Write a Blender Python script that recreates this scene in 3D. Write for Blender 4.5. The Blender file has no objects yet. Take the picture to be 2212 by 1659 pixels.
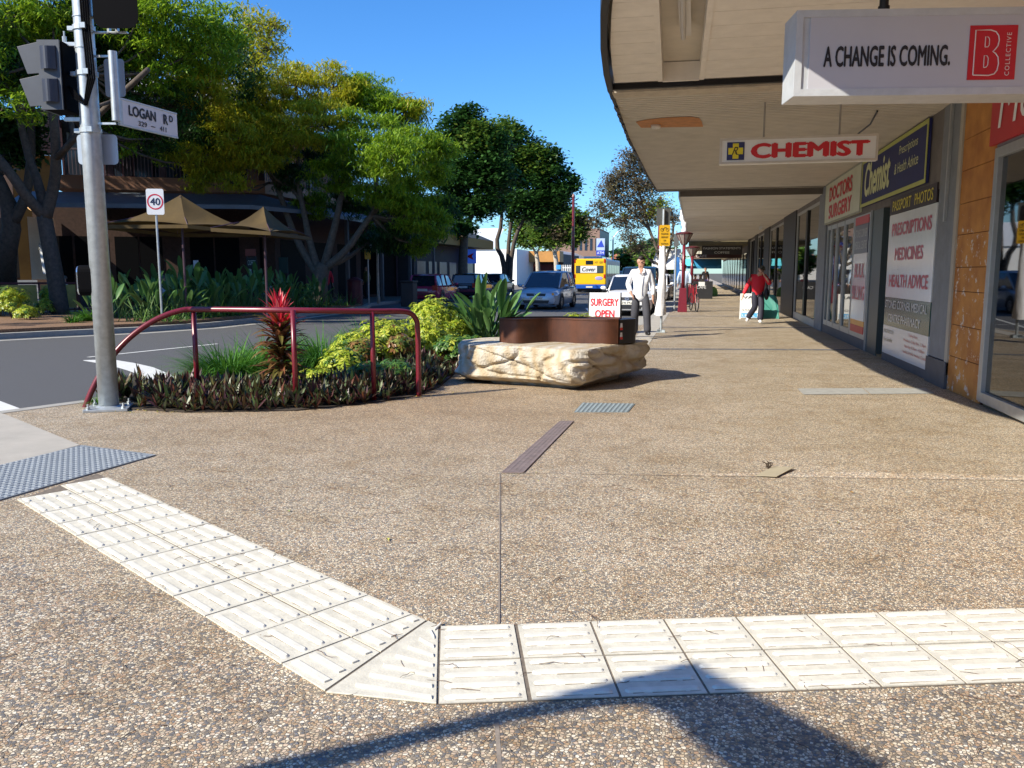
import bpy, bmesh, math, random
import numpy as np
from mathutils import Vector, Matrix
C = bpy.context.scene.collection
S = bpy.context.scene
rnd = random.Random(7)
R = math.radians

# ---------------- camera, sky, sun, exposure ----------------
# street runs along +Y, the shops on the right stand on the plane X = 3.05, eye height 1.42 m
FP = 1780.0; PITCH = math.atan(241 / FP); YAW = math.atan(396 / math.hypot(FP, 241)); EYE = 1.42
cam = bpy.data.cameras.new('camera'); camo = bpy.data.objects.new('camera', cam); C.objects.link(camo)
cam.sensor_width = 36; cam.lens = 36 * FP / 2212; cam.clip_end = 2000; cam.clip_start = 0.05
camo.location = (0, 0, EYE); camo.rotation_euler = (math.pi / 2 - PITCH, 0, YAW)
S.camera = camo
W = bpy.data.worlds.new("World"); S.world = W; W.use_nodes = True
nt = W.node_tree; bg = nt.nodes['Background']; sky = nt.nodes.new('ShaderNodeTexSky'); sky.sky_type = 'NISHITA'
SUNV = Vector((-1.037, -0.95, 1.0)).normalized()
sky.sun_disc = False; sky.sun_elevation = math.asin(SUNV.z); sky.sun_rotation = math.atan2(SUNV.x, SUNV.y)
sky.air_density = 1.0; sky.dust_density = 0.3; sky.ozone_density = 2.5; sky.altitude = 0
hs = nt.nodes.new('ShaderNodeHueSaturation'); hs.inputs['Saturation'].default_value = 1.22
hs.inputs['Hue'].default_value = 0.497
tn = nt.nodes.new('ShaderNodeMix'); tn.data_type = 'RGBA'; tn.blend_type = 'MULTIPLY'; tn.inputs['Factor'].default_value = 1; tn.inputs['B'].default_value = (0.76, 1.14, 1.58, 1)
nt.links.new(sky.outputs[0], hs.inputs['Color']); nt.links.new(hs.outputs[0], tn.inputs['A']); nt.links.new(tn.outputs['Result'], bg.inputs[0]); bg.inputs[1].default_value = 0.082
sl = bpy.data.lights.new('sun', 'SUN'); sl.energy = 4.9; sl.angle = R(0.5); sl.color = (1.0, 0.925, 0.78)
so = bpy.data.objects.new('sun', sl); C.objects.link(so)
so.rotation_euler = SUNV.to_track_quat('Z', 'Y').to_euler()
S.view_settings.view_transform = 'Standard'; S.view_settings.look = 'None'
S.view_settings.exposure = 0.74; S.view_settings.gamma = 1

# ---------------- where a spot of the photograph lies in the street (metres) ----------------
_F = Vector((-math.sin(YAW) * math.cos(PITCH), math.cos(YAW) * math.cos(PITCH), -math.sin(PITCH)))
_Rt = Vector((math.cos(YAW), math.sin(YAW), 0)); _U = _Rt.cross(_F)
def _ray(x, y): return _F * FP + _Rt * (x - 1106) + _U * (829.5 - y)
_E = Vector((0, 0, EYE))
def G(x, y, z=0.0):
    d = _ray(x, y); return _E + d * ((z - EYE) / d.z)
def AX(x, y, X):
    d = _ray(x, y); return _E + d * (X / d.x)
def AY(x, y, Y):
    d = _ray(x, y); return _E + d * (Y / d.y)
def pj(P):
    v = Vector(P) - _E; z = v.dot(_F); return (1106 + FP * v.dot(_Rt) / z, 829.5 - FP * v.dot(_U) / z)
def zat(P, ypx):           # height above P that is seen at image row ypx
    lo, hi = -1.0, 30.0
    for _ in range(40):
        m = (lo + hi) / 2
        if pj((P[0], P[1], m))[1] > ypx: lo = m
        else: hi = m
    return m

# ---------------- materials ----------------
MATS = {}
def mat(name, col, rough=0.6, metal=0.0, var=0.12, vs=4.0, bump=0.0, bs=60.0, spec=0.5, col2=None, emit=0, coat=0):
    if name in MATS: return MATS[name]
    m = bpy.data.materials.new(name); m.use_nodes = True; n = m.node_tree; b = n.nodes['Principled BSDF']
    b.inputs['Roughness'].default_value = rough; b.inputs['Metallic'].default_value = metal
    b.inputs['Specular IOR Level'].default_value = spec
    if coat: b.inputs['Coat Weight'].default_value = coat; b.inputs['Coat Roughness'].default_value = 0.04
    if var > 0 or col2:
        tc = n.nodes.new('ShaderNodeTexCoord'); no = n.nodes.new('ShaderNodeTexNoise'); no.inputs['Scale'].default_value = vs
        no.inputs['Detail'].default_value = 5; no.inputs['Roughness'].default_value = 0.65
        cr = n.nodes.new('ShaderNodeValToRGB'); cr.color_ramp.elements[0].position = 0.3; cr.color_ramp.elements[1].position = 0.7
        a = [c * (1 - var) for c in col]; c2 = list(col2) if col2 else [min(1, c * (1 + var)) for c in col]
        cr.color_ramp.elements[0].color = (*a, 1); cr.color_ramp.elements[1].color = (*c2, 1)
        n.links.new(tc.outputs['Object'], no.inputs['Vector']); n.links.new(no.outputs['Fac'], cr.inputs[0])
        n.links.new(cr.outputs[0], b.inputs['Base Color'])
    else: b.inputs['Base Color'].default_value = (*col, 1)
    if bump > 0:
        tc = n.nodes.new('ShaderNodeTexCoord'); no = n.nodes.new('ShaderNodeTexNoise'); no.inputs['Scale'].default_value = bs
        no.inputs['Detail'].default_value = 4
        bp = n.nodes.new('ShaderNodeBump'); bp.inputs['Strength'].default_value = bump; bp.inputs['Distance'].default_value = 0.01
        n.links.new(tc.outputs['Object'], no.inputs['Vector']); n.links.new(no.outputs['Fac'], bp.inputs['Height'])
        n.links.new(bp.outputs[0], b.inputs['Normal'])
    if emit:
        b.inputs['Emission Color'].default_value = (*col, 1); b.inputs['Emission Strength'].default_value = emit
    MATS[name] = m; return m
def leafmat(name, cols, transl=0.35, rough=0.45, spec=0.4):
    if name in MATS: return MATS[name]
    m = bpy.data.materials.new(name); m.use_nodes = True; n = m.node_tree; b = n.nodes['Principled BSDF']; out = n.nodes['Material Output']
    ge = n.nodes.new('ShaderNodeNewGeometry'); cr = n.nodes.new('ShaderNodeValToRGB')
    el = cr.color_ramp.elements
    while len(el) < len(cols): el.new(0.5)
    for i, c in enumerate(cols): el[i].position = i / max(1, len(cols) - 1); el[i].color = (*c, 1)
    n.links.new(ge.outputs['Random Per Island'], cr.inputs[0]); n.links.new(cr.outputs[0], b.inputs['Base Color'])
    b.inputs['Roughness'].default_value = rough; b.inputs['Specular IOR Level'].default_value = spec
    tr = n.nodes.new('ShaderNodeBsdfTranslucent'); mx = n.nodes.new('ShaderNodeMixShader'); mx.inputs[0].default_value = transl
    n.links.new(cr.outputs[0], tr.inputs[0]); n.links.new(b.outputs[0], mx.inputs[1]); n.links.new(tr.outputs[0], mx.inputs[2])
    n.links.new(mx.outputs[0], out.inputs[0]); MATS[name] = m; return m
def glassmat(name, tint=(0.75, 0.85, 0.8), dark=0.25, rough=0.02):
    # a pane: fresnel mirror over a tinted see-through
    if name in MATS: return MATS[name]
    m = bpy.data.materials.new(name); m.use_nodes = True; n = m.node_tree; n.nodes.remove(n.nodes['Principled BSDF']); out = n.nodes['Material Output']
    gl = n.nodes.new('ShaderNodeBsdfGlossy'); gl.inputs['Roughness'].default_value = rough
    tp = n.nodes.new('ShaderNodeBsdfTransparent'); tp.inputs[0].default_value = (*[t * dark for t in tint], 1)
    fr = n.nodes.new('ShaderNodeFresnel'); fr.inputs[0].default_value = 2.1
    mx = n.nodes.new('ShaderNodeMixShader'); n.links.new(fr.outputs[0], mx.inputs[0]); n.links.new(tp.outputs[0], mx.inputs[1]); n.links.new(gl.outputs[0], mx.inputs[2])
    n.links.new(mx.outputs[0], out.inputs[0]); MATS[name] = m; return m

# ---------------- mesh builders ----------------
def rootloc(p):
    v = Vector((0, 0, 0))
    while p is not None: v += p.location; p = p.parent
    return v
class MB:
    def __init__(s): s.v = []; s.f = []; s.m = []
    def add(s, vs, fs, mi=0):
        b = len(s.v); s.v += [tuple(p) for p in vs]; s.f += [tuple(i + b for i in f) for f in fs]; s.m += [mi] * len(fs); return s
    def box(s, c, d, rz=0, mi=0, rx=0, ry=0):
        hx, hy, hz = d[0] / 2, d[1] / 2, d[2] / 2; Mx = Matrix.Rotation(rz, 3, 'Z') @ Matrix.Rotation(ry, 3, 'Y') @ Matrix.Rotation(rx, 3, 'X')
        vs = [Vector(c) + Mx @ Vector((x, y, z)) for x in (-hx, hx) for y in (-hy, hy) for z in (-hz, hz)]
        return s.add(vs, [(0, 1, 3, 2), (4, 6, 7, 5), (0, 4, 5, 1), (2, 3, 7, 6), (0, 2, 6, 4), (1, 5, 7, 3)], mi)
    def b2(s, a, b, mi=0):
        return s.box([(a[i] + b[i]) / 2 for i in range(3)], [abs(b[i] - a[i]) for i in range(3)], 0, mi)
    def obox(s, o, ax, ay, az, mi=0):
        o, ax, ay, az = Vector(o), Vector(ax), Vector(ay), Vector(az)
        vs = [o + ax * i + ay * j + az * k for i in (0, 1) for j in (0, 1) for k in (0, 1)]
        return s.add(vs, [(0, 1, 3, 2), (4, 6, 7, 5), (0, 4, 5, 1), (2, 3, 7, 6), (0, 2, 6, 4), (1, 5, 7, 3)], mi)
    def quad(s, a, b, c, d, mi=0): return s.add([a, b, c, d], [(0, 1, 2, 3)], mi)
    def prism(s, poly, z0, z1, mi=0, mi2=None):
        n = len(poly); vs = [(p[0], p[1], z0) for p in poly] + [(p[0], p[1], z1) for p in poly]
        ar = sum(poly[i][0] * poly[(i + 1) % n][1] - poly[(i + 1) % n][0] * poly[i][1] for i in range(n))
        up = list(range(n, 2 * n)); dn = list(range(n))[::-1]
        if ar < 0: up = up[::-1]; dn = dn[::-1]
        s.add(vs, [tuple(up)], mi); s.f.append(tuple(i + len(s.v) - 2 * n for i in dn)); s.m.append(mi)
        base = len(s.v) - 2 * n
        for i in range(n):
            j = (i + 1) % n; f = (i, j, n + j, n + i) if ar > 0 else (j, i, n + i, n + j)
            s.f.append(tuple(k + base for k in f)); s.m.append(mi if mi2 is None else mi2)
        return s
    def xprism(s, poly, a, b, axis='x', mi=0):      # outline in the other two axes, swept a..b along axis
        n = len(poly)
        def P(p, t): return (t, p[0], p[1]) if axis == 'x' else (p[0], t, p[1])
        vs = [P(p, a) for p in poly] + [P(p, b) for p in poly]
        fs = [tuple(range(n)), tuple(range(2 * n - 1, n - 1, -1))] + [(i, n + i, n + (i + 1) % n, (i + 1) % n) for i in range(n)]
        return s.add(vs, fs, mi)
    def tube(s, pts, r, seg=8, mi=0, cap=True):
        pts = [Vector(p) for p in pts]; n = len(pts); rr = r if isinstance(r, (list, tuple)) else [r] * n
        vs = []; prev = None
        for i in range(n):
            t = (pts[min(i + 1, n - 1)] - pts[max(i - 1, 0)]).normalized()
            if prev is None: a = Vector((0, 0, 1)) if abs(t.z) < 0.9 else Vector((1, 0, 0)); u = t.cross(a).normalized()
            else:
                u = prev - t * prev.dot(t); u = u.normalized() if u.length > 1e-6 else t.orthogonal().normalized()
            prev = u; w = t.cross(u)
            for k in range(seg):
                an = 2 * math.pi * k / seg; vs.append(pts[i] + (u * math.cos(an) + w * math.sin(an)) * rr[i])
        fs = [(i * seg + k, i * seg + (k + 1) % seg, (i + 1) * seg + (k + 1) % seg, (i + 1) * seg + k) for i in range(n - 1) for k in range(seg)]
        if cap: fs += [tuple(range(seg))[::-1], tuple(range((n - 1) * seg, n * seg))]
        return s.add(vs, fs, mi)
    def lathe(s, prof, c=(0, 0, 0), seg=16, mi=0):
        vs = []; n = len(prof)
        for r, z in prof:
            for k in range(seg): a = 2 * math.pi * k / seg; vs.append((c[0] + r * math.cos(a), c[1] + r * math.sin(a), c[2] + z))
        fs = [(i * seg + k, i * seg + (k + 1) % seg, (i + 1) * seg + (k + 1) % seg, (i + 1) * seg + k) for i in range(n - 1) for k in range(seg)]
        if prof[0][0] > 1e-4: fs.append(tuple(range(seg))[::-1])
        if prof[-1][0] > 1e-4: fs.append(tuple(range((n - 1) * seg, n * seg)))
        return s.add(vs, fs, mi)
    def disc(s, c, nrm, r, seg=20, mi=0, r0=0, ry=None):
        nrm = Vector(nrm).normalized(); u = nrm.orthogonal().normalized() if abs(nrm.z) > 0.9 else Vector((0, 0, 1)).cross(nrm).normalized(); w = nrm.cross(u); c = Vector(c); q = (ry or r) / r
        o = [c + (u * math.cos(2 * math.pi * k / seg) + w * q * math.sin(2 * math.pi * k / seg)) * r for k in range(seg)]
        if r0 <= 0: return s.add(o, [tuple(range(seg))], mi)
        i_ = [c + (u * math.cos(2 * math.pi * k / seg) + w * q * math.sin(2 * math.pi * k / seg)) * r0 for k in range(seg)]
        return s.add(o + i_, [(k, (k + 1) % seg, seg + (k + 1) % seg, seg + k) for k in range(seg)], mi)
    def ell(s, c, r, seg=12, rings=7, mi=0):
        vs = [(c[0], c[1], c[2] - r[2])]
        for i in range(1, rings):
            ph = -math.pi / 2 + math.pi * i / rings
            for k in range(seg):
                a = 2 * math.pi * k / seg; vs.append((c[0] + r[0] * math.cos(ph) * math.cos(a), c[1] + r[1] * math.cos(ph) * math.sin(a), c[2] + r[2] * math.sin(ph)))
        vs.append((c[0], c[1], c[2] + r[2])); N = len(vs) - 1
        fs = [(0, 1 + (k + 1) % seg, 1 + k) for k in range(seg)]
        for i in range(rings - 2):
            a = 1 + i * seg; fs += [(a + k, a + (k + 1) % seg, a + seg + (k + 1) % seg, a + seg + k) for k in range(seg)]
        a = 1 + (rings - 2) * seg; fs += [(a + k, a + (k + 1) % seg, N) for k in range(seg)]
        return s.add(vs, fs, mi)
    def build(s, name, mats, parent=None, smooth=False, w=False, bevel=0, sub=0, auto=None, seg=2):
        me = bpy.data.meshes.new(name); off = rootloc(parent) if (w and parent) else Vector((0, 0, 0))
        me.from_pydata([(p[0] - off.x, p[1] - off.y, p[2] - off.z) for p in s.v], [], s.f); me.update()
        if not isinstance(mats, (list, tuple)): mats = [mats]
        for m in mats: me.materials.append(m)
        if len(mats) > 1: me.polygons.foreach_set('material_index', s.m)
        if smooth or auto: me.polygons.foreach_set('use_smooth', [True] * len(me.polygons))
        o = bpy.data.objects.new(name, me); C.objects.link(o); o.parent = parent
        if auto: me.set_sharp_from_angle(angle=R(auto))
        if bevel: b = o.modifiers.new('b', 'BEVEL'); b.width = bevel; b.segments = seg; b.limit_method = 'ANGLE'; b.angle_limit = R(40)
        if sub: b = o.modifiers.new('s', 'SUBSURF'); b.levels = sub; b.render_levels = sub
        return o
def tag(o, label, cat=None, group=None, kind=None):
    if label: o['label'] = label
    if cat: o['category'] = cat
    if group: o['group'] = group
    if kind: o['kind'] = kind
    return o
def thing(name, label, cat, loc=(0, 0, 0), rz=0, group=None):
    o = bpy.data.objects.new(name, None); C.objects.link(o); o.location = loc; o.rotation_euler = (0, 0, rz); o.empty_display_size = 0.2
    return tag(o, label, cat, group)
def struct(o): o['kind'] = 'structure'; return o
def kids(o): return list(o.children)
def copy_tree(o, parent=None, top=True):
    c = o.copy(); C.objects.link(c); c.parent = parent
    if not top and 'label' in o: c['label'] = o['label']
    for ch in kids(o): copy_tree(ch, c, False)
    return c
def dup(o, label, loc, rz=0, scale=None, group=None):
    c = copy_tree(o); c.location = loc; c.rotation_euler = (0, 0, rz); c['label'] = label
    if scale: c.scale = (scale,) * 3
    if group: c['group'] = group
    return c
def npmesh(name, V, F, mats, parent=None, w=False, mi=None, smooth=False):
    me = bpy.data.meshes.new(name); V = np.asarray(V, dtype=np.float32); F = np.asarray(F, dtype=np.int32)
    if w and parent: V = V - np.array(rootloc(parent), dtype=np.float32)
    k = F.shape[1]; me.vertices.add(len(V)); me.vertices.foreach_set('co', V.ravel())
    me.loops.add(F.size); me.loops.foreach_set('vertex_index', F.ravel())
    me.polygons.add(len(F)); me.polygons.foreach_set('loop_start', np.arange(0, F.size, k, dtype=np.int32))
    if mi is not None: me.polygons.foreach_set('material_index', np.asarray(mi, dtype=np.int32))
    if smooth: me.polygons.foreach_set('use_smooth', np.ones(len(F), dtype=bool))
    me.update(calc_edges=True); me.validate()
    for m in (mats if isinstance(mats, (list, tuple)) else [mats]): me.materials.append(m)
    o = bpy.data.objects.new(name, me); C.objects.link(o); o.parent = parent; return o
def text(s, m, parent, o, right, up, wd, ht, off=0.0, shear=0.0, name='lettering', lift=0.003, outline=False, sp=1.0):
    cu = bpy.data.curves.new('t', 'FONT'); cu.body = s; cu.shear = shear; cu.space_character = sp
    cu.fill_mode = 'BOTH'; cu.resolution_u = 3
    if outline: cu.fill_mode = 'NONE'; cu.bevel_depth = outline; cu.bevel_resolution = 0
    t = bpy.data.objects.new('t', cu); C.objects.link(t); bpy.context.view_layer.update()
    me = bpy.data.meshes.new_from_object(t.evaluated_get(bpy.context.evaluated_depsgraph_get()))
    bpy.data.objects.remove(t); bpy.data.curves.remove(cu)
    n = len(me.vertices); co = np.empty(n * 3, dtype=np.float32); me.vertices.foreach_get('co', co); co = co.reshape(-1, 3)
    mn, mx = co.min(0), co.max(0); u = (co[:, 0] - mn[0]) / (mx[0] - mn[0]); v = (co[:, 1] - mn[1]) / (mx[1] - mn[1])
    right = Vector(right).normalized(); up = Vector(up).normalized(); nr = right.cross(up); o = Vector(o) + nr * lift
    off_ = rootloc(parent) if parent else Vector((0, 0, 0)); o = o - off_
    if off > 0.008:      # heavier strokes: the same letters laid a hair apart
        k_ = off * 0.9; fx = k_ / (mx[0] - mn[0]); base_co = co.copy(); nv = n; bm = bmesh.new(); bm.from_mesh(me); geo = bm.verts[:] + bm.edges[:] + bm.faces[:]
        for _ in range(4): bmesh.ops.duplicate(bm, geom=geo)
        bm.to_mesh(me); bm.free(); co = np.concatenate([base_co] * 5); n = len(co)
        sh = [(0, 0), (-1, 0), (1, 0), (0, -.6), (0, .6)]; u = np.concatenate([(u * (1 - 2 * fx) + fx) + a * fx for a, b in sh]); fy = k_ / (mx[1] - mn[1]); v = np.concatenate([(v * (1 - 1.2 * fy) + .6 * fy) + b * fy for a, b in sh])
        co[:, 2] = np.concatenate([np.full(nv, i * 0.0004) for i in range(5)])
    P = np.array(o)[None] + u[:, None] * np.array(right)[None] * wd + v[:, None] * np.array(up)[None] * ht + co[:, 2:3] * np.array(nr)[None]
    me.vertices.foreach_set('co', P.astype(np.float32).ravel()); me.update(); me.materials.clear(); me.materials.append(m); me.name = name
    ob = bpy.data.objects.new(name, me); C.objects.link(ob); ob.parent = parent; return ob
def textl(s, m, parent, o, right, up, wd, ht, **k):        # same, in the parent's own axes
    loc = parent; q = rootloc(parent); return text(s, m, parent, Vector(o) + q, right, up, wd, ht, **k)
def skin(name, P, E, rad, m, parent, root=0, sub=2):
    me = bpy.data.meshes.new(name); me.from_pydata([tuple(p) for p in P], E, []); o = bpy.data.objects.new(name, me); C.objects.link(o)
    md = o.modifiers.new('k', 'SKIN'); md.use_smooth_shade = True
    if not me.skin_vertices: raise RuntimeError('no skin layer')
    d = me.skin_vertices[0].data
    for i, r in enumerate(rad):
        d[i].radius = (r, r) if not isinstance(r, (tuple, list)) else r; d[i].use_root = (i == root)
    sb = o.modifiers.new('s', 'SUBSURF'); sb.levels = sub; sb.render_levels = sub
    bpy.context.view_layer.update()
    m2 = bpy.data.meshes.new_from_object(o.evaluated_get(bpy.context.evaluated_depsgraph_get())); bpy.data.objects.remove(o)
    m2.materials.clear(); m2.materials.append(m); m2.polygons.foreach_set('use_smooth', [True] * len(m2.polygons))
    ob = bpy.data.objects.new(name, m2); C.objects.link(ob); ob.parent = parent; return ob
# ---------------- ground, road, kerbs, paving ----------------
def aggregate(name, tint=(1, 1, 1), k=1.0):
    m = bpy.data.materials.new(name); m.use_nodes = True; n = m.node_tree; b = n.nodes['Principled BSDF']; L = n.links.new
    tc = n.nodes.new('ShaderNodeTexCoord')
    vo = n.nodes.new('ShaderNodeTexVoronoi'); vo.inputs['Scale'].default_value = 78 * k; vo.inputs['Randomness'].default_value = 0.95
    L(tc.outputs['Object'], vo.inputs['Vector'])
    sep = n.nodes.new('ShaderNodeSeparateColor'); L(vo.outputs['Color'], sep.inputs[0])
    cr = n.nodes.new('ShaderNodeValToRGB'); cr.color_ramp.interpolation = 'CONSTANT'
    cols = [(0.0, (0.16, 0.16, 0.165)), (0.13, (0.56, 0.46, 0.33)), (0.27, (0.74, 0.66, 0.50)), (0.42, (0.44, 0.32, 0.20)), (0.52, (0.62, 0.50, 0.38)),
            (0.66, (0.27, 0.24, 0.20)), (0.75, (0.80, 0.75, 0.63)), (0.85, (0.50, 0.34, 0.22)), (0.93, (0.21, 0.22, 0.24))]
    el = cr.color_ramp.elements
    while len(el) < len(cols): el.new(0.5)
    for i, (p, c) in enumerate(cols): el[i].position = p; el[i].color = (*[a * t for a, t in zip(c, tint)], 1)
    L(sep.outputs[0], cr.inputs[0])
    # cement between the stones
    vd = n.nodes.new('ShaderNodeTexVoronoi'); vd.feature = 'DISTANCE_TO_EDGE'; vd.inputs['Scale'].default_value = 78 * k; vd.inputs['Randomness'].default_value = 0.95
    L(tc.outputs['Object'], vd.inputs['Vector'])
    mr = n.nodes.new('ShaderNodeMapRange'); mr.inputs['From Min'].default_value = 0.04; mr.inputs['From Max'].default_value = 0.13
    L(vd.outputs['Distance'], mr.inputs['Value'])
    mx = n.nodes.new('ShaderNodeMix'); mx.data_type = 'RGBA'; mx.inputs['A'].default_value = (0.255 * tint[0], 0.22 * tint[1], 0.175 * tint[2], 1)
    L(mr.outputs[0], mx.inputs['Factor']); L(cr.outputs[0], mx.inputs['B'])
    # wear and stains over metres
    no = n.nodes.new('ShaderNodeTexNoise'); no.inputs['Scale'].default_value = 0.9; no.inputs['Detail'].default_value = 6; no.inputs['Roughness'].default_value = 0.6
    L(tc.outputs['Object'], no.inputs['Vector'])
    r2 = n.nodes.new('ShaderNodeValToRGB'); r2.color_ramp.elements[0].position = 0.32; r2.color_ramp.elements[0].color = (0.86, 0.80, 0.72, 1)
    r2.color_ramp.elements[1].position = 0.62; r2.color_ramp.elements[1].color = (1.04, 1.0, 0.96, 1)
    L(no.outputs['Fac'], r2.inputs[0])
    m2 = n.nodes.new('ShaderNodeMix'); m2.data_type = 'RGBA'; m2.blend_type = 'MULTIPLY'; m2.inputs['Factor'].default_value = 1
    L(mx.outputs['Result'], m2.inputs['A']); L(r2.outputs[0], m2.inputs['B'])
    n4 = n.nodes.new('ShaderNodeTexNoise'); n4.inputs['Scale'].default_value = 3.1; n4.inputs['Detail'].default_value = 7; n4.inputs['Roughness'].default_value = 0.7
    L(tc.outputs['Object'], n4.inputs['Vector'])
    r4 = n.nodes.new('ShaderNodeValToRGB'); r4.color_ramp.elements[0].position = 0.36; r4.color_ramp.elements[0].color = (0.84, 0.79, 0.72, 1)
    r4.color_ramp.elements[1].position = 0.52; r4.color_ramp.elements[1].color = (1, 1, 1, 1); L(n4.outputs['Fac'], r4.inputs[0])
    m4 = n.nodes.new('ShaderNodeMix'); m4.data_type = 'RGBA'; m4.blend_type = 'MULTIPLY'; m4.inputs['Factor'].default_value = 1
    L(m2.outputs['Result'], m4.inputs['A']); L(r4.outputs[0], m4.inputs['B'])
    # leaf-stained rusty ground beside the planting
    mp = n.nodes.new('ShaderNodeVectorMath'); mp.operation = 'DISTANCE'; mp.inputs[1].default_value = (-3.0, 8.6, 0); L(tc.outputs['Object'], mp.inputs[0])
    m5r = n.nodes.new('ShaderNodeMapRange'); m5r.inputs['From Min'].default_value = 3.6; m5r.inputs['From Max'].default_value = 0.6; L(mp.outputs['Value'], m5r.inputs['Value'])
    mu = n.nodes.new('ShaderNodeMath'); mu.operation = 'MULTIPLY'; L(m5r.outputs[0], mu.inputs[0]); L(n4.outputs['Fac'], mu.inputs[1])
    m5 = n.nodes.new('ShaderNodeMix'); m5.data_type = 'RGBA'; m5.blend_type = 'MULTIPLY'; L(mu.outputs[0], m5.inputs['Factor'])
    L(m4.outputs['Result'], m5.inputs['A']); m5.inputs['B'].default_value = (0.86, 0.66, 0.44, 1)
    L(m5.outputs['Result'], b.inputs['Base Color'])
    bp = n.nodes.new('ShaderNodeBump'); bp.inputs['Strength'].default_value = 0.9; bp.inputs['Distance'].default_value = 0.004
    L(mr.outputs[0], bp.inputs['Height']); L(bp.outputs[0], b.inputs['Normal'])
    b.inputs['Roughness'].default_value = 0.62; b.inputs['Specular IOR Level'].default_value = 0.35
    return m
AGG = aggregate('exposed_aggregate', (1.13, 1.14, 1.12), 1.25)
AGG2 = aggregate('exposed_aggregate_coarse', (0.98, 0.99, 1.0), 1.08)
AGG3 = aggregate('exposed_aggregate_cement', (1.35, 1.38, 1.42), 1.1)
asph = mat('asphalt', (0.088, 0.088, 0.090), 0.8, var=0.25, vs=220, bump=0.5, bs=260)
conc = mat('kerb_concrete', (0.34, 0.325, 0.29), 0.85, var=0.16, vs=7, bump=0.35, bs=120)
ramp_m = mat('ramp_concrete', (0.40, 0.37, 0.32), 0.85, var=0.10, vs=3, bump=0.4, bs=200)
earth = mat('earth', (0.10, 0.085, 0.06), 0.9, var=0.3, vs=0.6)
paint = mat('road_paint', (0.66, 0.66, 0.63), 0.6, var=0.12, vs=22)
soil = mat('soil', (0.045, 0.032, 0.022), 0.95, var=0.4, vs=30, bump=0.8, bs=40)

struct(MB().b2((-900, -300, -0.9), (900, 1200, -0.20)).build('ground', earth))
struct(MB().b2((-60, -60, -0.19), (-0.5, 420, -0.12)).build('road', asph))
ROADZ = -0.12
# near footpath: the bulge with the planting, then straight along the shops
kerb_line = [(-12.0, -30), (-11.6, -4), (-10.6, 1.5), (-9.2, 4.6), (-7.9, 6.25), (-6.95, 7.05), (-6.62, 7.9), (-6.75, 9.2), (-6.7, 11), (-6.4, 14), (-5.6, 17), (-3.6, 19.6), (-2.1, 21.2), (-1.45, 23), (-1.38, 26), (-1.38, 400)]
fp = kerb_line + [(3.3, 400), (3.3, -30)]
struct(MB().prism(fp, -0.2, 0.0).build('footpath', AGG))
# coarser paving in front of the white tiles
near = [(-9, 1.0), (-8.4, 5.0), (-5.02, 5.08), (-4.95, 4.1), (-1.09, 2.32), (-0.80, 2.40), (3.2, 3.6), (3.2, -3), (-9, -3)]
struct(MB().prism(near, -0.05, 0.003).build('footpath_near', AGG2))
def strip(pts, w, side=1):       # band of width w to one side of a polyline
    out = []
    for i, p in enumerate(pts):
        a = Vector(pts[max(i - 1, 0)]); b = Vector(pts[min(i + 1, len(pts) - 1)]); t = (b - a).normalized(); out.append((p[0] + t.y * w * side, p[1] - t.x * w * side))
    return out
def band(pts, w, z0, z1, side=1):
    q = strip(pts, w, side); mb = MB()
    for i in range(len(pts) - 1):
        mb.prism([pts[i], pts[i + 1], q[i + 1], q[i]], z0, z1)
    return mb
kl = [(p[0] - 0.01, p[1]) for p in kerb_line]
struct(band(kl, 0.17, -0.19, 0.005).build('kerb', conc))
struct(MB().prism([(-1.25, 16.6), (-1.22, 400), (-0.86, 400), (-0.86, 16.6)], -0.05, 0.006).build('footpath_edge', ramp_m))
struct(band([(-1.55, 23), (-1.55, 400)], 0.35, -0.15, ROADZ + 0.006, -1).build('gutter', conc))
struct(band([(-12.1, -4), (-10.75, 1.5), (-9.4, 4.7), (-8.0, 6.4), (-7.1, 7.2), (-6.8, 8.0), (-6.9, 9.2)], 0.3, -0.15, ROADZ + 0.006, -1).build('gutter', conc))
# ramp
struct(MB().prism([(-4.93, 5.76), (-6.70, 6.86), (-6.95, 7.0), (-7.8, 6.2), (-9.1, 4.6), (-9.6, 3.9), (-5.02, 2.6), (-4.96, 4.9)], -0.05, 0.007).build('kerb_ramp', ramp_m))
# far footpath and its kerb
kerb_far = [(-60, 4), (-30, 6), (-19.5, 10.5), (-16.6, 14.6), (-15.3, 17.0), (-14.1, 18.8), (-13.4, 20.9), (-13.3, 24), (-13.6, 33), (-14.6, 36), (-14.6, 400)]
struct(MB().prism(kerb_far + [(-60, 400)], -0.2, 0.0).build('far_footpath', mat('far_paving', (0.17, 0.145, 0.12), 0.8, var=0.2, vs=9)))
struct(band([(p[0] + 0.02, p[1] - 0.02) for p in kerb_far], 0.24, -0.19, 0.01, -1).build('far_kerb', conc))
struct(band([(p[0] + 0.3, p[1] - 0.22) for p in kerb_far[:9]], 0.3, -0.15, ROADZ + 0.006, 1).build('gutter', conc))
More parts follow.
